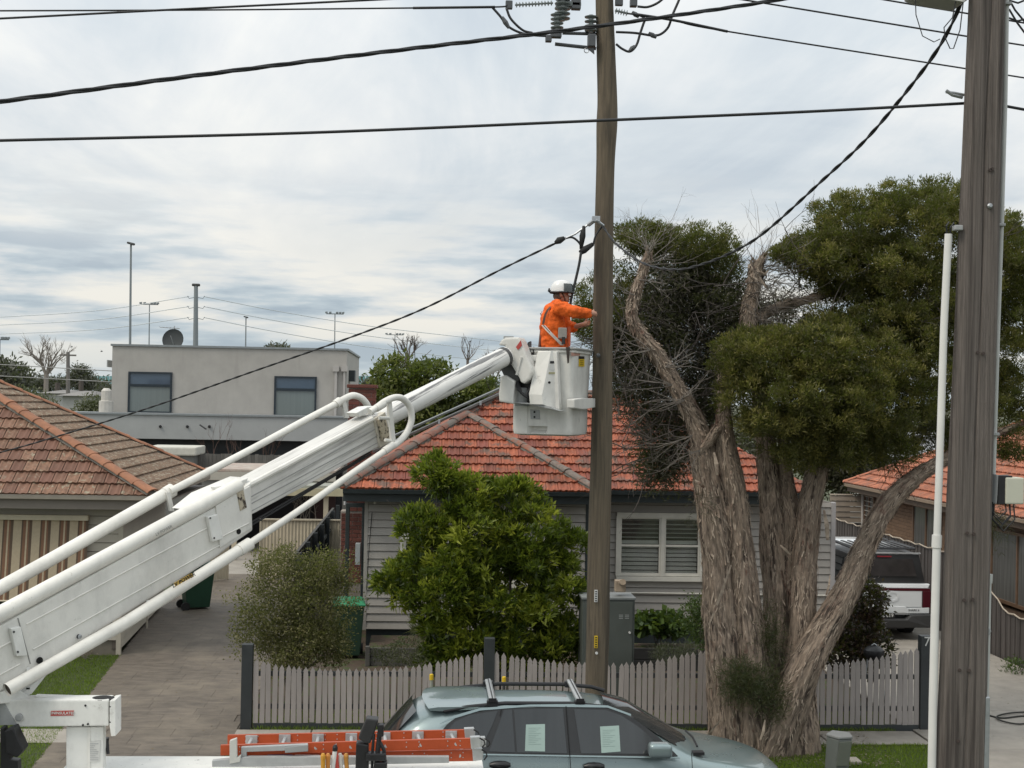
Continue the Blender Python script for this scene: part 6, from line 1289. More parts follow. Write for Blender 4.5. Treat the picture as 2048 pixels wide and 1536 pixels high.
for k in range(2): MB().bb((p0.x+.09, 24.8, k*.17), (p1.x, 24.86, k*.17+.16)).build('sleeper', stn, gb2, bevel=.01)
MB().bb((p0.x, 24.76, 0), (p0.x+.085, 24.87, .36)).build('post', stn, gb2, bevel=.01); MB().bb((p0.x+.05, 24.87, 0), (p1.x, 26.3, .3)).build('soil', soil, gb2)
pot = thing('black_container', 'small rounded black container showing behind the picket tips', 'container', at(1748, 1350, 20.9))
bc = at(1748, 1306, 20.9); MB().lathe([(.03, -.14), (.11, -.1), (.155, -.03), (.165, 0), (.155, .05), (.1, .1), (.03, .12)], bc, n=20).build('bowl', black, pot, smooth='auto'); MB().tube([bc+V((-.04, 0, .12)), bc+V((0, 0, .15)), bc+V((.04, 0, .12))], .01, 6).build('handle', steel, pot)
for s_ in (-1, 1): MB().tube([bc+V((s_*.1, 0, -.1)), V((bc.x+s_*.22, bc.y, 0))], .014, 6).build('leg', steel, pot)
# ================================================================ vegetation
def quads_mesh(name, b, d, wv, tone, bend=None):
    """b base, d length vector, wv half width vector: (n,3) arrays; one four sided leaf each"""
    n = len(b); mid = b+d*.42
    tip = b+d if bend is None else b+d+bend
    v = np.stack([b, mid-wv, tip, mid+wv], 1).reshape(-1, 3)
    me = bpy.data.meshes.new(name); me.vertices.add(4*n); me.vertices.foreach_set('co', v.ravel()); me.loops.add(4*n); me.loops.foreach_set('vertex_index', np.arange(4*n, dtype=np.int32))
    me.polygons.add(n); me.polygons.foreach_set('loop_start', np.arange(0, 4*n, 4, dtype=np.int32)); me.polygons.foreach_set('loop_total', np.full(n, 4, dtype=np.int32))
    at_ = me.attributes.new('tone', 'FLOAT', 'POINT'); at_.data.foreach_set('value', np.repeat(np.clip(tone, 0, 1), 4).astype(np.float32))
    me.update(); me.validate(); return me
def unit(a): return a/np.maximum(1e-6, np.linalg.norm(a, axis=1, keepdims=True))
def foliage(name, parent, mat, blobs, k, ll, lw, cr, shell=(.55, 1.0), up=.35, spread=.9, lump=.16, freq=5.0, tone0=(.15, .85), droop=.1, sub=0, subr=.16, upper=False):
    cs, outs, tn = [], [], []
    for c, r, n in blobs:
        n = int(n)
        if sub:
            ns = max(3, int(n/sub)); d = unit(RNG.normal(size=(ns, 3))); rr = RNG.uniform(shell[0]**2, 1.25, ns)**.5*(1-subr*.5/np.mean(r))
            sc = np.array(c)+d*np.array(r)*rr[:, None]; so_ = unit(d/np.array(r)); st = RNG.uniform(*tone0, ns); ix = RNG.integers(0, ns, n)
            g_ = unit(RNG.normal(size=(n, 3))+so_[ix]*.9+np.array([0, 0, .45])); sr = subr*RNG.uniform(.6, 1.3, ns)
            cs.append(sc[ix]+g_*(sr[ix]*RNG.uniform(.55, 1.05, n))[:, None]*np.array([1.15, 1.15, .8])); outs.append(g_); tn.append(st[ix]+RNG.normal(size=n)*.08); continue
        d = unit(RNG.normal(size=(n, 3))); rad_ = RNG.uniform(shell[0]**2, shell[1]**2, n)**.5
        ph = RNG.uniform(0, 6.28, (4, 1)); K = RNG.normal(size=(4, 3))*freq*.6
        lm = 1+lump*np.sin(d @ K.T+ph.T).mean(1)*2
        cs.append(np.array(c)+d*np.array(r)*(rad_*lm)[:, None]); outs.append(unit(d/np.array(r)))
    c = np.concatenate(cs); o = np.concatenate(outs); n = len(c)
    ct = np.concatenate(tn) if sub else RNG.uniform(*tone0, n)
    c = np.repeat(c, k, 0); o = np.repeat(o, k, 0); N_ = len(c)
    d = unit(o*.8+RNG.normal(size=(N_, 3))*spread+np.array([0, 0, up])); L_ = RNG.uniform(.65, 1.25, N_)[:, None]*ll
    wv = unit(np.cross(d, RNG.normal(size=(N_, 3))))*lw*.5*RNG.uniform(.7, 1.25, N_)[:, None]
    b = c+RNG.normal(size=(N_, 3))*cr
    me = quads_mesh(name, b, d*L_, wv, np.repeat(ct, k)+RNG.normal(size=N_)*.13, np.array([0, 0, -1])*L_*droop); me.materials.append(mat)
    return link(name, me, parent, kind='stuff')
def B(px, py, Y, rx, ry, rz, n):
    c = at(px, py, Y); s = pxm((c-CAM).dot(CF)); return (tuple(c), (rx/s, rz, ry/s), n)
def grow(mb, p, d, ln, r, depth, rnd=.45, upw=.1, n=5, kids=(2, 4), shrink=.7):
    p = V(p); d = V(d).normalized(); pts = [p]; q = p; dd = d
    for i in range(3):
        dd = (dd+V((random.gauss(0, .14), random.gauss(0, .14), random.gauss(0, .1)+upw*.3))).normalized(); q = q+dd*ln/3; pts.append(q)
    mb.tube(pts, [r, r*.85, r*.72, r*.55], n, cap=False)
    if depth > 0:
        for k in range(random.randint(*kids)):
            t = random.choice((1, 2, 3, 3)); a = (dd+V((random.gauss(0, rnd), random.gauss(0, rnd), random.gauss(0, rnd)+upw))).normalized()
            grow(mb, pts[t], a, ln*shrink*random.uniform(.75, 1.15), r*.55, depth-1, rnd, upw, max(3, n-1), kids, shrink)
# ---- paperbark street tree
bark = M('paperbark', (.255, .198, .152), .9, .65, 11, stretch=(2.4, 2.4, .42), bump=1.0, bscale=17, col2=(.055, .04, .032), f2=(.53, .62), s2=7, st2=(2.2, 2.2, .32), dirt=.35, attr='bc')
barkpale = M('paperbark_flake', (.37, .30, .235), .9, .4, 9, bump=.6, bscale=30, col2=(.17, .10, .075), f2=(.52, .62), s2=3)
bark2 = M('paperbark_ribbon', (.27, .205, .155), .9, .45, 8, bump=.7, bscale=30, col2=(.13, .085, .065), f2=(.5, .62), s2=4)
pt_ = thing('paperbark_tree', 'big many stemmed paperbark tree with shaggy bark on the grass strip', 'tree', (at(1545, 1490, 18.9).x, 18.9, 0))
flakes = []
def stem(pts, Yd=0, nseg=64, amp=.12, mat=bark, nm='stem', fl=1.0, parent=pt_, wf=None):
    cs = []
    for x, y, wd, Y in pts: cs.append((*at(x, y, Y+Yd), wd*(wf or (.58 if len(pts) > 9 and pts[3][0] == 1660 else .72))/2/pxm(Y+Yd+.6)))
    cs = spline(cs, 30); vs = []; bc = []; mb = MB(); prev = None; m = len(cs); ls = 0
    for i, c in enumerate(cs):
        p = V(c[:3]); t = V(cs[min(i+1, m-1)][:3])-V(cs[max(i-1, 0)][:3]); t.normalize()
        if prev is None: x = t.cross(V((0, 1, 0))).normalized()
        else: x = (prev-t*prev.dot(t)).normalized()
        if i: ls += (p-V(cs[i-1][:3])).length
        prev = x; y = t.cross(x); seed = pts[0][0]*.013
        for k in range(nseg):
            an = 2*math.pi*k/nseg; ca, sa = math.cos(an), math.sin(an); s_ = ls; bc.append((ca*c[3]+seed, sa*c[3], ls))
            q = V((ca*1.6+seed, sa*1.6, s_*1.3)); q2 = V((ca*5.5, sa*5.5+seed, s_*.9)); q3 = V((ca*13, sa*13, s_*3.2+seed))
            dsp = noise.noise(q)*1.7 + (.5-abs(noise.noise(q2))*3)*.6 + (.4-abs(noise.noise(q3))*2)*.4
            d = x*ca+y*sa; vv = p+d*(c[3]*(1+amp*dsp)+.007*noise.noise(q3*2.1)); vs.append(vv)
            if random.random() < .14*fl: flakes.append((vv, d, t, c[3]))
    mb.add(vs, [(i*nseg+k, i*nseg+(k+1) % nseg, (i+1)*nseg+(k+1) % nseg, (i+1)*nseg+k) for i in range(m-1) for k in range(nseg)]+[tuple(range((m-1)*nseg, m*nseg))])
    o = mb.build(nm, mat, parent, smooth=True); a = o.data.attributes.new('bc', 'FLOAT_VECTOR', 'POINT'); a.data.foreach_set('vector', np.array(bc, dtype=np.float32).ravel()); return o
YT_ = 18.9
def yy(v): return YT_+v
stem([(x_, y_, w_, yy(-.02-.018*max(0, i_-7))) for i_, (x_, y_, w_) in enumerate([(1480, 1530, 104), (1464, 1470, 86), (1455, 1380, 76), (1443, 1250, 67), (1434, 1120, 61), (1423, 1000, 58), (1412, 930, 53), (1396, 860, 40), (1362, 790, 33), (1318, 715, 29), (1284, 672, 26), (1264, 632, 23), (1272, 585, 21), (1289, 535, 17), (1298, 505, 11)])], wf=1.0)
stem([(x_, y_, w_, yy(-.06)) for x_, y_, w_ in [(1516, 1500, 92), (1504, 1350, 70), (1490, 1200, 58), (1478, 1080, 52), (1467, 980, 48), (1452, 900, 40), (1447, 820, 28), (1446, 740, 20), (1440, 690, 14)]], wf=1.0)
stem([(1550, 1520, 120, yy(.3)), (1548, 1400, 84, yy(.35)), (1553, 1250, 76, yy(.4)), (1549, 1120, 70, yy(.4)), (1540, 1000, 62, yy(.4)), (1533, 900, 54, yy(.4)), (1520, 780, 48, yy(.4)), (1502, 680, 46, yy(.4)), (1498, 620, 44, yy(.4)), (1508, 570, 36, yy(.4)), (1512, 540, 40, yy(.4)), (1522, 522, 14, yy(.4)), (1528, 512, 4, yy(.4))], amp=.2)
for k in range(26):
    a = at(random.uniform(1496, 1530), random.uniform(520, 560), yy(.4)+random.uniform(-.15, .05)); d = V((random.gauss(.1, .5), -.1, random.gauss(-.2, .7))).normalized(); w_ = d.cross(V((0, 1, 0))).normalized()*random.uniform(.008, .022); l_ = random.uniform(.08, .24)
    MB().add([a-w_, a+w_, a+d*l_*.6+w_*.8+V((0, -.02, 0)), a+d*l_*.6-w_+V((0, -.03, 0)), a+d*l_+w_*.2], [(0, 1, 2, 3), (3, 2, 4)]).build('torn_bark', barkpale, pt_)
stem([(1590, 1520, 140, yy(0)), (1592, 1400, 96, yy(0)), (1604, 1290, 76, yy(.05)), (1608, 1160, 70, yy(.1)), (1618, 1030, 66, yy(.1)), (1634, 940, 58, yy(.15)), (1655, 850, 40, yy(.2)), (1670, 760, 30, yy(.3)), (1700, 660, 22, yy(.4))])
stem([(1545, 1510, 130, yy(-.2)), (1570, 1430, 124, yy(-.25)), (1612, 1330, 112, yy(-.3)), (1660, 1240, 100, yy(-.3)), (1700, 1165, 86, yy(-.3)), (1732, 1090, 74, yy(-.3)), (1768, 1018, 70, yy(-.3)), (1812, 970, 60, yy(-.3)), (1868, 930, 46, yy(-.25)), (1930, 898, 32, yy(-.2)), (1995, 868, 18, yy(0)), (2060, 840, 8, yy(.1))])
stem([(1580, 1180, 60, yy(.35)), (1585, 1060, 56, yy(.35)), (1572, 960, 44, yy(.4)), (1566, 860, 30, yy(.45))])
stem([(1512, 640, 30, yy(.4)), (1560, 612, 24, yy(.45)), (1620, 598, 22, yy(.5)), (1680, 580, 16, yy(.6)), (1760, 540, 12, yy(.7))], fl=.5)
stem([(1400, 905, 26, yy(-.1)), (1420, 880, 28, yy(-.15)), (1440, 850, 26, yy(-.1))], fl=.6)
# bark strips lifting off the stems
fb = MB()
for (p, d, t, r) in flakes:
    ln = random.uniform(.04, .17)*(1.0 if r > .12 else .6); wd = random.uniform(.004, .016); s_ = d.cross(t).normalized(); tt = (t*random.choice((1, -1, -1))+s_*random.gauss(0, .25)).normalized(); lift = random.uniform(.004, .04)
    a = p-d*.006; b_ = p+tt*ln*.5+d*lift*.35; c_ = p+tt*ln+d*lift+s_*random.gauss(0, .01)
    fb.add([a-s_*wd*.6, a+s_*wd*.6, b_+s_*wd*.6, b_-s_*wd*.6, c_+s_*wd*.25, c_-s_*wd*.4], [(0, 1, 2, 3), (3, 2, 4, 5)])
fb.build('bark_flakes', barkpale, pt_, kind='stuff')
fb = MB()                                   # longer peeling ribbons
for (p, d, t, r) in random.sample(flakes, min(520, len(flakes))):
    ln = random.uniform(.12, .38)*(1 if r > .12 else .55); wd = random.uniform(.008, .028); s_ = d.cross(t).normalized(); tt = (-t+s_*random.gauss(0, .12)).normalized() if t.z > 0 else (t+s_*random.gauss(0, .12)).normalized(); c_ = p-tt*ln*.4; lift = random.uniform(.01, .05); row = []
    for k in range(5):
        f_ = k/4; q = c_+tt*ln*f_+d*(.012+lift*max(0, f_-.45)**2*3.5); row += [q-s_*wd*(1-.35*f_), q+s_*wd*(1-.5*f_)+d*.006*math.sin(k)]
    fb.add(row, [(2*k, 2*k+1, 2*k+3, 2*k+2) for k in range(4)])
fb.build('bark_ribbons', bark2, pt_, kind='stuff')
for (x0, y0, x1, y1, w0, Y) in ((1418, 1250, 1462, 1130, .05, yy(-.62)), (1648, 1020, 1655, 1080, .07, yy(-.2)), (1390, 960, 1408, 975, .05, yy(-.5)), (1428, 905, 1434, 950, .06, yy(-.55)), (1660, 1150, 1652, 1190, .03, yy(-.45)), (1560, 1090, 1580, 1110, .04, yy(-.05)), (1405, 1480, 1440, 1440, .04, yy(-.5)), (1530, 1440, 1520, 1480, .04, yy(-.6))):
    a, b_ = at(x0, y0, Y), at(x1, y1, Y); d = (b_-a); s_ = d.cross(V((0, 1, 0))).normalized()*w0*.5
    MB().add([a-s_*.4, a+s_*.4, a.lerp(b_, .5)+s_+V((0, -.05, 0)), a.lerp(b_, .5)-s_*.8+V((0, -.03, 0)), b_+s_*.5+V((0, -.02, 0)), b_-s_*.5], [(0, 1, 2, 3), (3, 2, 4, 5)]).build('bark_strip', barkpale, pt_)
twm = M('dead_twig', (.22, .195, .17), .9, .25, 8); twd = M('dark_twig', (.085, .072, .064), .9, .25, 8)
mb = MB()                                   # bare twigs round the left limb
for (x, y, n_, ln, dx, dz_) in ((1296, 508, 7, .55, .2, .9), (1300, 500, 6, .5, -.6, .6), (1290, 530, 6, .6, .9, .3), (1278, 560, 4, .5, .9, .05), (1270, 590, 3, .4, -.8, .2), (1330, 735, 5, .6, .7, .2), (1300, 700, 4, .5, -.8, .1), (1370, 800, 5, .7, -.9, 0), (1345, 770, 5, .7, -.9, -.05), (1360, 800, 4, .6, .5, .5), (1385, 870, 6, .6, -.8, -.4), (1400, 900, 5, .6, -.7, -.5)):
    for k in range(n_): grow(mb, at(x, y, yy(-.2)), V((dx+random.gauss(0, .3), random.gauss(0, .35), dz_+random.gauss(0, .25))), ln*random.uniform(.4, .9), .0065, 3, .5, .02, 3, (1, 3))
for k in range(70): grow(mb, at(random.uniform(1495, 1540), random.uniform(530, 680), yy(.4)), V((random.gauss(.6, .5), random.gauss(-.2, .4), random.gauss(.1, .5))), random.uniform(.25, .6), .0065, 2, .4, .05, 4)
mb.build('bare_twigs', twm, pt_, kind='stuff')
mb = MB()                                   # dense dark inner twigs
for k in range(230):
    x, y = random.uniform(1225, 1500), random.uniform(560, 930)
    if x > 1420 and y > 760: continue
    grow(mb, at(x, y, yy(random.uniform(.3, 1.8))), V((random.gauss(0, .8), random.gauss(0, .5), random.gauss(.0, .5))), random.uniform(.35, .8), .010, 2, .5, .0, 3, (2, 3))
for k in range(90): grow(mb, at(random.uniform(1540, 1900), random.uniform(520, 900), yy(random.uniform(-.3, 1.2))), V((random.gauss(0, .8), random.gauss(0, .5), random.gauss(.2, .5))), random.uniform(.4, .9), .011, 2, .5, .05, 3, (2, 3))
mb.build('inner_twigs', twd, pt_, kind='stuff')
lf1 = leafmat('paperbark_leaf', (.036, .036, .013), (.088, .084, .024), (.22, .19, .052), .33); lf_dk = leafmat('dark_brown_leaf', (.03, .028, .021), (.05, .046, .033), (.085, .074, .048), .2)
crown = [B(1800, 455, yy(.6), 150, 78, 1.2, 1500), B(1705, 455, yy(.5), 85, 62, .9, 750), B(1640, 512, yy(.4), 90, 42, .8, 600), B(1840, 418, yy(.6), 85, 52, .9, 700), B(1930, 500, yy(.8), 120, 95, 1.2, 1000), B(2020, 540, yy(1), 90, 90, 1.2, 800), B(1750, 530, yy(.2), 130, 62, 1.0, 1000),
 B(1840, 600, yy(.4), 120, 80, 1.1, 900), B(1740, 640, yy(.2), 110, 60, .9, 800), B(1960, 680, yy(.7), 120, 120, 1.2, 1200), B(2040, 720, yy(.8), 90, 130, 1.1, 900),
 B(1530, 715, yy(-.6), 100, 58, .8, 1100), B(1630, 705, yy(-.7), 95, 55, .8, 1000), B(1560, 790, yy(-.8), 115, 80, .9, 1500), B(1660, 790, yy(-.7), 115, 85, .9, 1500), B(1720, 720, yy(-.4), 90, 70, .9, 900), B(1690, 870, yy(-.5), 110, 65, .8, 1100), B(1600, 880, yy(-.5), 85, 55, .7, 800), B(1780, 800, yy(-.1), 90, 95, 1, 1100), B(1850, 760, yy(.2), 90, 110, 1.0, 1000), B(1770, 890, yy(-.2), 60, 40, .6, 350), B(1940, 820, yy(.6), 110, 80, 1.0, 700), B(2020, 880, yy(.8), 70, 50, .8, 350), B(1875, 890, yy(.2), 35, 35, .4, 120), B(1620, 500, yy(.5), 60, 30, .6, 380), B(1580, 505, yy(.5), 30, 14, .4, 120), B(1690, 560, yy(.6), 80, 40, .7, 500), B(1800, 580, yy(.8), 110, 60, .9, 800), B(1880, 650, yy(.5), 90, 80, .9, 700), B(1680, 665, yy(-.1), 70, 35, .7, 420), B(1790, 690, yy(0), 90, 60, .8, 700), B(1900, 420, yy(.9), 60, 50, .8, 350), B(1990, 600, yy(1), 80, 90, 1, 700), B(2050, 500, yy(1.2), 70, 60, 1, 420), B(2060, 620, yy(1.2), 60, 80, 1, 480), B(2070, 800, yy(1), 70, 90, 1, 500), B(1985, 470, yy(1), 50, 40, .8, 260)]
foliage('crown', pt_, lf1, [(c, r, n*1.9) for c, r, n in crown], 9, .064, .0145, .028, (.5, 1.0), .85, .65, .2, 6, (.05, .85), sub=15, subr=.125)
top_l = [B(1278, 478, yy(1.0), 52, 32, .6, 380), B(1320, 485, yy(1.0), 45, 28, .6, 260), B(1400, 498, yy(1.0), 70, 42, .8, 520), B(1440, 525, yy(1.0), 40, 45, .6, 260), B(1180, 585, yy(1.4), 26, 34, .4, 120), B(1235, 560, yy(1.2), 26, 40, .5, 110), B(1190, 655, yy(1.6), 48, 50, .6, 380), B(1225, 640, yy(1.4), 45, 60, .6, 300), B(1545, 690, yy(.2), 30, 30, .4, 80)]
foliage('crown', pt_, lf1, [(c, r, n*1.7) for c, r, n in top_l], 9, .07, .014, .03, (.4, 1.0), .8, .65, .22, 6, (.05, .6), sub=12, subr=.12)
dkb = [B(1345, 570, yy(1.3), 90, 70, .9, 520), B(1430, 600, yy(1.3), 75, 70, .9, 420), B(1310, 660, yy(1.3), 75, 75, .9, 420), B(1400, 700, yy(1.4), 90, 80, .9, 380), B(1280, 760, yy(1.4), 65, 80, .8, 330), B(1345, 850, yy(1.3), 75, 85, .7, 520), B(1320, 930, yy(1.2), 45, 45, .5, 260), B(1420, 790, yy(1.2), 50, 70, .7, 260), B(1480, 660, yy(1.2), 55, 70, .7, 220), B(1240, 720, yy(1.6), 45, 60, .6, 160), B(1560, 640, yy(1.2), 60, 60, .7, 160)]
foliage('inner_foliage', pt_, lf_dk, [(c, (r[0]*1.05, r[1], r[2]*1.05), n*1.55) for c, r, n in dkb], 9, .10, .018, .10, (.1, 1.0), .2, 1.0, .25, 6)  # inner shade of the crown put into a darker, browner leaf colour
foliage('shaded_foliage', pt_, leafmat('shade_dark_leaf', (.018, .021, .011), (.036, .04, .017), (.075, .075, .03), .25), [(c, r, n*.8) for c, r, n in dkb if c[2] > 5.0], 9, .075, .016, .035, (.3, 1.0), .5, .7, .25, 6, (.05, .8), sub=12, subr=.16)  # darker leaf colour stands in for shade inside the crown
foliage('trunk_shoots', pt_, leafmat('trunk_shoot_leaf', (.02, .028, .013), (.045, .056, .022), (.085, .085, .035), .2), [B(1530, 1290, yy(-.15), 50, 75, .25, 330), B(1500, 1375, yy(-.55), 60, 45, .25, 380), B(1475, 1350, yy(-.58), 40, 40, .2, 160), B(1545, 1400, yy(-.45), 40, 50, .25, 200)], 8, .085, .007, .05, (.1, 1), .4, .9)
# hanging wispy sprays below the crown
foliage('hanging_sprays', pt_, lf_dk, [B(1860, 870, yy(-.1), 45, 45, .4, 150), B(1800, 930, yy(-.2), 45, 25, .3, 60), B(1980, 1030, yy(1.2), 40, 80, .5, 160), B(1400, 1010, yy(-.6), 25, 45, .3, 20)], 8, .09, .008, .05, (.1, 1), -.4, .8)
# ---- glossy shrub in front of the grey house
def shrub(name, lab, cat, base, trunk, blobs, mat, k, ll, lw, cr, stems=5, r0=.03, **kw):
    t = thing(name, lab, cat, base); mb = MB()
    for i in range(stems):
        c = blobs[i % len(blobs)][0]; d = V(c)-V(base); pts = [V(base)+V((random.gauss(0, .06), random.gauss(0, .06), 0)), V(base)+d*.4+V((random.gauss(0, .08), random.gauss(0, .08), d.z*.12)), V(base)+d*.9]
        mb.tube(pts, [r0, r0*.7, r0*.25], 6)
        for q in range(3): grow(mb, pts[1].lerp(pts[2], random.uniform(.2, .9)), d+V((random.gauss(0, .7), random.gauss(0, .7), random.gauss(0, .4))), d.length*.25, r0*.3, 1, .5, .1, 4)
    mb.build('stems', trunk, t); foliage('foliage', t, mat, blobs, k, ll, lw, cr, **kw); return t
gl = leafmat('glossy_leaf', (.03, .052, .009), (.105, .142, .018), (.34, .37, .045), .4, .4)
YS = 22.6
shrub('leafy_shrub', 'large bright green glossy shrub in front of the grey house', 'shrub', (at(1000, 1350, YS).x, YS, 0), twd,
 [B(872, 952, YS, 38, 36, .3, 170), B(930, 995, YS, 55, 40, .4, 240), B(1020, 1005, YS, 60, 40, .45, 260), B(850, 1058, YS-.1, 52, 36, .4, 240), B(950, 1075, YS-.2, 95, 65, .6, 560), B(1060, 1080, YS-.1, 75, 70, .55, 430), B(1140, 1100, YS, 38, 40, .35, 130), B(820, 1165, YS-.1, 62, 58, .45, 380), B(900, 1170, YS-.4, 85, 85, .6, 560), B(1010, 1180, YS-.4, 100, 95, .7, 640), B(1110, 1200, YS-.2, 60, 90, .5, 380), B(930, 1270, YS-.4, 80, 50, .5, 330), B(1040, 1290, YS-.4, 95, 50, .5, 380), B(1130, 1290, YS-.3, 45, 50, .4, 180), B(880, 1310, YS-.4, 45, 28, .35, 120)],
 gl, 10, .14, .038, .03, 9, .035, shell=(.65, 1.0), up=.6, spread=.6, lump=.22, tone0=(.0, .9), sub=9, subr=.19)
ol = leafmat('olive_leaf', (.05, .05, .02), (.115, .11, .046), (.25, .225, .10), .35, .55)
YO = 21.6
shrub('olive_shrub', 'twiggy olive green shrub leaning over the left end of the fence', 'shrub', (at(590, 1370, YO).x, YO, 0), twm,
 [B(560, 1130, YO, 60, 40, .4, 240), B(640, 1140, YO, 65, 38, .4, 300), B(545, 1200, YO-.1, 72, 60, .5, 430), B(625, 1210, YO-.1, 78, 65, .55, 600), B(525, 1265, YO-.1, 58, 50, .45, 330), B(610, 1285, YO-.2, 85, 55, .5, 560), B(668, 1285, YO-.1, 40, 50, .4, 220), B(560, 1330, YO-.4, 45, 28, .3, 120), B(690, 1160, YO, 26, 26, .3, 60)], ol, 10, .05, .022, .055, 10, .025, shell=(.35, 1.0), up=.3, spread=1.0, lump=.25)
rl = leafmat('dark_red_leaf', (.010, .009, .008), (.03, .016, .013), (.075, .04, .03), .2, .35)
shrub('dark_shrub', 'dark wine leaved shrub between the tree and the white pickup', 'shrub', (at(1730, 1350, 21.6).x, 21.6, 0), twd, [B(1735, 1200, 21.6, 40, 40, .35, 180), B(1715, 1260, 21.6, 50, 60, .4, 280), B(1745, 1300, 21.6, 40, 40, .35, 140), B(1690, 1310, 21.4, 45, 35, .35, 160)], rl, 9, .085, .042, .05, 5, .02, up=.3)
gr2 = leafmat('garden_leaf', (.015, .032, .009), (.04, .075, .02), (.10, .15, .04), .3)
shrub('broadleaf_plant', 'broad leaved green plants filling the planter below the window', 'plant', (at(1320, 1270, 24.9).x, 24.9, .35), twd, [B(1300, 1248, 24.9, 30, 16, .25, 60), B(1335, 1250, 24.9, 30, 16, .25, 60), B(1360, 1256, 24.9, 18, 12, .2, 25)], gr2, 7, .13, .12, .05, 4, .012)
shrub('garden_bush', 'loose green bush beside the leftmost bark stem', 'bush', (at(1400, 1330, 22.5).x, 22.5, 0), twm, [B(1405, 1215, 22.5, 26, 30, .25, 130), B(1412, 1260, 22.4, 30, 40, .3, 190), B(1380, 1240, 22.8, 25, 30, .25, 90)], gr2, 8, .06, .024, .05, 4, .012)
shrub('garden_bush', 'low grey lavender bush just above the picket tips', 'bush', (at(1330, 1330, 21.2).x, 21.2, 0), twm, [B(1340, 1308, 21.2, 42, 14, .3, 160), B(1375, 1300, 21.2, 20, 14, .2, 60)], leafmat('lavender_leaf', (.03, .035, .022), (.065, .07, .05), (.11, .11, .09), .2), 8, .07, .008, .04, 4, .008, up=1.0)
shrub('garden_bush', 'small bush at the foot of the glossy shrub above the pickets', 'bush', (at(830, 1350, 21.5).x, 21.5, 0), twm, [B(815, 1300, 21.5, 40, 26, .3, 150), B(770, 1312, 21.6, 28, 16, .25, 70)], leafmat('small_bush_leaf', (.03, .036, .018), (.06, .066, .034), (.11, .11, .06), .2), 8, .05, .014, .04, 4, .01)
shrub('strappy_plant', 'pale strappy plant at the base of the grey boards', 'plant', (at(840, 1275, 25).x, 24.9, .3), twm, [B(842, 1262, 24.9, 12, 14, .12, 16)], leafmat('strappy_leaf', (.05, .06, .03), (.11, .12, .07), (.2, .2, .13), .2), 9, .26, .022, .02, 2, .01, up=1.2)
shrub('garden_bush', 'small yellow green bush between the bark stems and the dark shrub', 'bush', (at(1628, 1330, 21).x, 21, 0), twd, [B(1625, 1262, 21, 14, 22, .2, 60)], leafmat('lime_leaf', (.05, .07, .012), (.10, .13, .02), (.2, .22, .05), .3), 8, .06, .03, .03, 2, .01)
shrub('weedy_plant', 'weedy plant on the pale driveway edge by the paling fence', 'plant', (11.1, 24.4, 0), twm, [((11.1, 24.4, .12), (.3, .25, .16), 60)], gr2, 7, .08, .02, .05, 3, .01)
shrub('dry_weed', 'dry twiggy weed at the foot of the cream house boards', 'plant', (at(180, 1312, 25.3).x, 25.3, 0), twm, [B(165, 1305, 25.3, 22, 10, .15, 40)], leafmat('dry_weed_leaf', (.1, .08, .06), (.18, .15, .11), (.26, .22, .17), .1), 6, .06, .01, .04, 5, .008)
mb = MB(); cbt = thing('leafless_bush', 'thin leafless shrub against the dark ground floor wall', 'shrub', (at(440, 925, 49).x, 49, 0))
for px in (430, 455, 480, 520, 545): grow(mb, at(px, 960, 49), V((random.gauss(0, .2), 0, 1)), .9, .02, 3, .3, .3, 4)
mb.build('stems', M('brown_twig', (.12, .075, .06), .9, .2, 8), cbt)
mb = MB(); cbt = thing('leafless_bush', 'tangled leafless climber seen under the pergola roof', 'shrub', (at(610, 1035, 43).x, 43, 0))
for k in range(10): grow(mb, at(random.uniform(585, 640), 1040, 43), V((random.gauss(0, .4), 0, 1)), .5, .015, 2, .6, .1, 4)
mb.build('stems', twm, cbt)
# ---- trees behind the houses
yg = leafmat('yellow_green_leaf', (.035, .05, .014), (.085, .105, .028), (.19, .20, .055), .3)
shrub('garden_tree', 'leafy green tree behind the brick chimney', 'tree', (at(860, 900, 41).x, 41, 0), twd, [B(800, 750, 41, 45, 30, .9, 220), B(860, 765, 41, 60, 35, 1.0, 300), B(770, 800, 41, 50, 40, .9, 260), B(840, 820, 41, 80, 45, 1.2, 420), B(920, 790, 41, 50, 30, .9, 200), B(900, 850, 41, 70, 40, 1.0, 320), B(970, 810, 41, 40, 40, .8, 180), B(760, 850, 41, 40, 40, .8, 180)], yg, 10, .17, .065, .08, 7, .09, shell=(.6, 1), lump=.25, tone0=(.1, .8), sub=12, subr=.4)
shrub('garden_tree', 'dull olive tree filling the gap beside the boom tip', 'tree', (at(960, 900, 46).x, 46, 0), twm, [B(960, 790, 46, 50, 45, 1, 260), B(1000, 830, 46, 40, 40, 1, 200), B(930, 830, 46, 40, 40, 1, 200)], leafmat('dull_olive_leaf', (.03, .034, .02), (.06, .064, .035), (.10, .10, .055), .2), 9, .13, .04, .12, 5, .08, shell=(.2, 1))
def bare(name, lab, px, pbase, ptop, Y, mat, spreadpx, depth=4, n=5, r=.12):
    b_ = at(px, pbase, Y); t_ = at(px, ptop, Y); h = (t_.z-b_.z)*1.25; t = thing(name, lab, 'tree', b_); mb = MB(); mb.tube([V((b_.x, Y, 0)), b_+V((0, 0, h*.25))], [r*1.3, r], 8); mb.build('trunk', mat, t)
    mb = MB(); sx = spreadpx/pxm(Y)
    for k in range(n): grow(mb, b_+V((0, 0, h*.22)), V(((-1+2*k/(n-1))*sx/h*1.3, random.gauss(0, .4), 1)), h*.34, r*.55, depth, .42, .16, 5, (2, 4), .68)
    mb.build('branches', mat, t)
barem = M('pale_bare_branch', (.24, .215, .19), .9, .2, 2); bared = M('brown_bare_branch', (.15, .13, .115), .9, .2, 2)
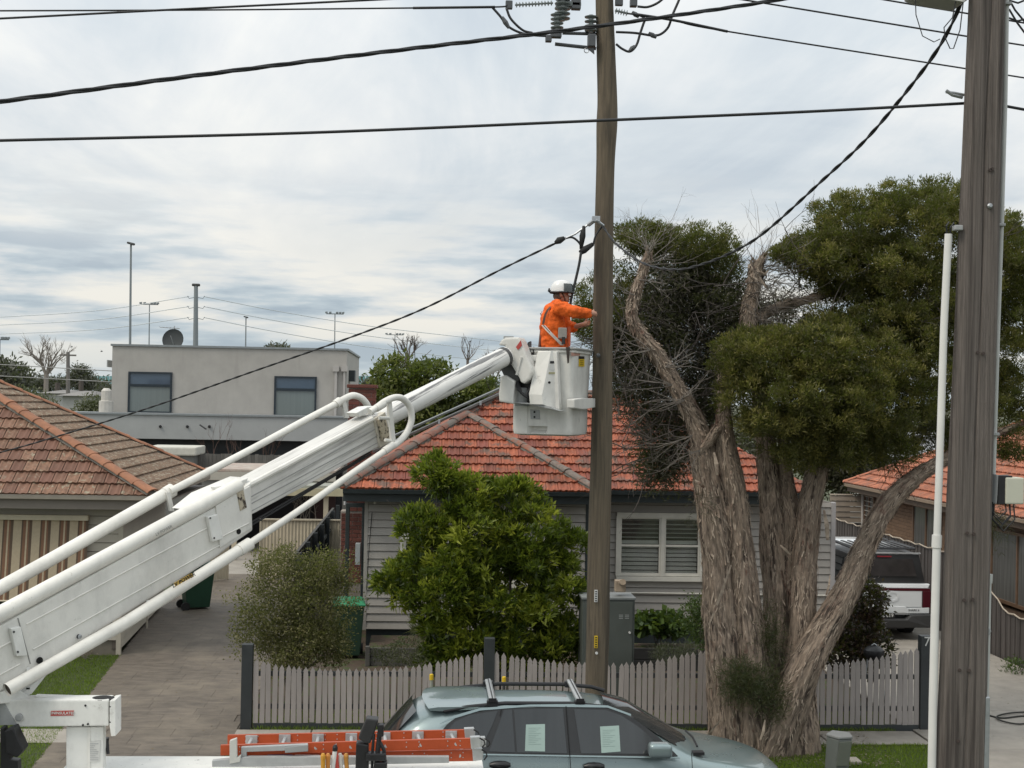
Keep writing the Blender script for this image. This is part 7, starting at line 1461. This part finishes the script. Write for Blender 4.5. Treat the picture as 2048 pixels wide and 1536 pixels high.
bare('bare_tree', 'pale leafless tree on the skyline left of the far wooden pole', 92, 775, 690, 95, barem, 70, 4, 8, .16)
bare('bare_tree', 'leafless tree with perched bird rising behind the leafy tree', 815, 740, 678, 48, bared, 45, 4, 5, .07)
bare('bare_tree', 'thin leafless tree rising just above the white boom', 935, 740, 676, 50, bared, 35, 3, 4, .05)
bare('bare_tree', 'pale twiggy tree under the white boom tip', 985, 790, 715, 47, barem, 30, 4, 5, .06)
fl_d = leafmat('far_dark_leaf', (.045, .047, .04), (.075, .077, .064), (.11, .11, .09), .15); fl_g = leafmat('far_green_leaf', (.05, .056, .034), (.085, .092, .052), (.13, .135, .08), .15)  # distance haze put into the leaf colours, paler and greyer than near trees
def fartree(lab, px, Y, blobs, mat, ll=.5):
    t = thing('far_tree', lab, 'tree', (at(px, 800, Y).x, Y, 0), 'trees on the far skyline'); zt_ = min(b[0][2] for b in blobs)
    MB().tube([(at(px, 800, Y).x, Y, 0), (at(px, 780, Y).x, Y, max(1, zt_))], [.3, .2], 8).build('trunk', twd, t); foliage('crown', t, mat, blobs, 7, ll, ll*.35, .25, (.3, 1), .3, 1, .25)
fartree('dark evergreen cut by the left edge above the mossy roof', 20, 120, [B(-10, 745, 120, 40, 32, 3, 260), B(30, 760, 120, 32, 25, 3, 220), B(-40, 790, 120, 60, 40, 3, 200)], fl_d)
fartree('round dark tree right of the far wooden pole', 162, 115, [B(162, 748, 140, 14, 13, 2, 200), B(158, 762, 140, 20, 10, 2, 200), B(178, 764, 140, 14, 10, 2, 120)], fl_d, .35)
fartree('low green tree behind the mossy roof ridge', 50, 75, [B(30, 800, 75, 55, 18, 2, 300), B(75, 815, 75, 30, 14, 1.5, 160)], fl_g, .25)
fartree('dark tree behind the far white house', 115, 105, [B(110, 768, 150, 40, 10, 2, 260), B(75, 768, 150, 30, 11, 2, 200), B(180, 772, 150, 40, 9, 2, 200)], fl_d, .4)
fartree('green bush beside the roof vent', 190, 70, [B(190, 818, 70, 16, 16, 1, 160), B(172, 826, 70, 12, 12, 1, 90)], fl_g, .22)
fartree('grey green tree close to the flat roofed house', 212, 100, [B(214, 790, 100, 12, 22, 1.5, 160)], fl_d, .3)
fartree('dark tree between the grey house and the brick house', 1690, 48, [B(1680, 880, 48, 60, 50, 1.5, 500), B(1640, 920, 48, 50, 40, 1.5, 320), B(1740, 900, 48, 40, 50, 1.5, 300), B(1690, 950, 48, 60, 40, 1.5, 320), B(1480, 900, 48, 80, 60, 1.5, 400)], lf_dk, .22)
fartree('distant tree tip showing over the flat roof', 555, 140, [B(556, 702, 140, 26, 8, 2, 90)], fl_d)
fartree('low dark tree right of the flat roofed house', 735, 130, [B(742, 775, 130, 26, 14, 2, 130), B(700, 790, 130, 30, 14, 2, 90)], fl_d)
wt = M('far_white', (.42, .42, .40), .7, .05); fr_ = M('far_roof', (.21, .20, .19), .8, .12, .5)
def farhouse(lab, x0, x1, yr, ye, yb, Y):
    t = thing('far_house', lab, 'house', (at((x0+x1)/2, yb, Y).x, Y, 0)); a, b_ = at(x0, ye, Y), at(x1, ye, Y); r_ = at((x0+x1)/2, yr, Y).z
    MB().bb((a.x+.3, Y+.3, 0), (b_.x-.3, Y+8, a.z)).build('wall', wt, t); m_ = (b_.x-a.x)*.28
    MB().add([(a.x, Y, a.z), (b_.x, Y, a.z), (b_.x, Y+9, a.z), (a.x, Y+9, a.z), (a.x+m_, Y+4.5, r_), (b_.x-m_, Y+4.5, r_)], [(0, 1, 5, 4), (1, 2, 5), (2, 3, 4, 5), (3, 0, 4), (3, 2, 1, 0)]).build('roof', fr_, t)
    for k in (.3, .65): c = a.x+(b_.x-a.x)*k; MB().bb((c, Y+.27, a.z*.3), (c+1.2, Y+.299, a.z*.75)).build('window', glass_dark, t)
farhouse('far grey roofed house below the pale leafless tree', 75, 128, 779, 786, 800, 90); farhouse('far white walled house right of the pale leafless tree', 112, 172, 781, 791, 812, 80)
pp = thing('far_power_pole', 'far wooden power pole with a crossarm beside the pale leafless tree', 'utility pole', (at(138, 800, 85).x, 85, 0)); b_ = at(136, 704, 85)
MB().tube([(at(139, 820, 85).x, 85, 0), (b_.x, 85, b_.z)], [.16, .11], 8).build('pole', M('far_pole', (.16, .15, .14), .8, .1), pp); MB().box(b_+V((0, 0, -.2)), (1.0, .1, .1)).build('crossarm', MATS['far_pole'], pp)
for i, (x0, y0, x1, y1) in enumerate(((0, 729, 225, 742), (0, 752, 225, 764))): cable('far_power_line', [(x0-60, y0-3, 84), (x0, y0, 84), (x1, y1, 84)], .025, ('upper', 'lower')[i]+' slack line crossing the far wooden pole', 'power line', mat=M('far_wire', (.30, .30, .29), .7, .05))
tn = M('teal_net', (.16, .33, .34), .7, .15, 1); net = thing('sports_net', 'pale teal netting on the skyline right of the flat roofed house', 'net', (at(728, 770, 170).x, 170, 0))
for k in range(5): p_ = at(708+k*8, 752, 170); MB().bb((p_.x, 170, 0), (p_.x+.42, 170.1, p_.z)).build('net_panel', tn, net)
net = thing('sports_net', 'pale teal netting on the skyline beyond the boom tip', 'net', (at(975, 770, 170).x, 170, 0))
for k in range(6): p_ = at(945+k*8, 758, 170); MB().bb((p_.x, 170, 0), (p_.x+.42, 170.1, p_.z)).build('net_panel', tn, net)
net = thing('sports_net', 'pale teal netting on the skyline left of the flat roofed house', 'net', (at(205, 760, 170).x, 170, 0))
for k in range(5): p_ = at(188+k*8, 752, 170); MB().bb((p_.x, 170, 0), (p_.x+.42, 170.1, p_.z)).build('net_panel', tn, net)
# birds
bm_ = M('bird_dark', (.03, .03, .032), .8, .1)
def bird(px, py, Y, lab, wing):
    c = at(px, py, Y); s = 5/pxm(Y)*.5; mb = MB(); mb.lathe([(.01*s*4, -s), (s*.3, -s*.4), (s*.34, .1*s), (s*.2, s*.6), (.02, s)], c, (1, .2, .25), 8); 
    if wing: mb.add([c, c+V((s*.3, 0, 0)), c+V((-s*.5, -.1, s*1.6)), c+V((s*.1, .3, 0)), c+V((-.9*s, .3, s*1.2))], [(0, 1, 2), (0, 3, 4)])
    else: mb.prism([c+V((-s*.8, 0, -.1*s)), c+V((-s*1.6, 0, -.5*s)), c+V((-s*.9, 0, .1*s))], (0, .04, 0))
    mb.build('bird', bm_, None, label=lab, cat='bird')
bird(143, 694, 80, 'dark bird flying above the far wooden pole', True); bird(817, 682, 48, 'dark bird perched on the leafless tree above the boom', False); bird(940, 683, 50, 'dark bird perched above the white boom', False); bird(715, 718, 90, 'tiny bird in the sky right of the flat roofed house', True); bird(203, 703, 80, 'dark bird gliding left of the flat roofed house', True)
# ---- grass
gm_ = leafmat('grass_blade', (.06, .10, .009), (.115, .185, .016), (.20, .28, .035), .35, .6)
def grass(name, x0, x1, y0, y1, n, h, parent_label, z=0, mask=None):
    b = np.stack([RNG.uniform(x0, x1, n), RNG.uniform(y0, y1, n), np.full(n, z)], 1)
    if mask: b = b[mask(b)]
    n = len(b); d = np.stack([RNG.normal(size=n)*.35, RNG.normal(size=n)*.35, np.ones(n)], 1)*h*RNG.uniform(.5, 1.3, n)[:, None]
    wv = unit(np.cross(d, RNG.normal(size=(n, 3))))*.004
    me = quads_mesh(name, b, d, wv, .45+.2*np.sin(b[:, 0]*2.1)*np.sin(b[:, 1]*1.7)+RNG.normal(size=n)*.2); me.materials.append(gm_)
    return link(name, me, None, kind='stuff', label=parent_label)
grass('grass', -11.5, -4.9, 17.2, 25.6, 75000, .05, 'short green grass blades on the left lawn', mask=lambda b: b[:, 0] < -5.04-.0746*(b[:, 1]-18.37)+.03)
grass('grass', 4.2, 7.42, 16.5, 19.2, 22000, .055, 'grass blades on the strip round the telecom pillar')
grass('grass', -2.6, 7.3, 20.15, 21.2, 9000, .06, 'rough grass behind the picket fence')
# weeds along the fence foot and litter round the tree base
def litter(name, lab, x0, x1, y0, y1, n, z, cols):
    b = np.stack([RNG.uniform(x0, x1, n), RNG.uniform(y0, y1, n), np.full(n, z)], 1); k = np.array([1, 1, .15])
    me = quads_mesh(name, b, unit(RNG.normal(size=(n, 3))*k)*.05, unit(RNG.normal(size=(n, 3))*k)*.009, RNG.uniform(0, 1, n)); me.materials.append(leafmat(name+'_mat', *cols, .1)); link(name, me, None, kind='stuff', label=lab)
litter('bark_litter', 'shed bark and dry leaves on the grass round the big tree', 4.2, 6.6, 18.0, 19.8, 1500, .035, ((.08, .06, .045), (.16, .125, .095), (.26, .21, .16)))
litter('drive_litter', 'scattered dry leaves on the stamped driveway', -5.4, -2.7, 17, 30, 160, .03, ((.10, .07, .04), (.17, .13, .07), (.24, .2, .12)))
grass('weeds', -2.4, 7.2, 19.96, 20.04, 2600, .07, 'thin weeds along the foot of the picket fence')
# fallen leaves and litter on the drive
me = quads_mesh('leaf_litter', np.stack([RNG.uniform(8.2, 11.3, 260), RNG.uniform(19.5, 27, 260), np.full(260, .035)], 1), unit(RNG.normal(size=(260, 3))*np.array([1, 1, .1]))*.04, unit(RNG.normal(size=(260, 3))*np.array([1, 1, .1]))*.01, RNG.uniform(0, 1, 260)); me.materials.append(leafmat('litter', (.06, .04, .025), (.11, .08, .05), (.2, .15, .1), .1))
link('leaf_litter', me, None, kind='stuff', label='dry leaves scattered on the pale driveway')
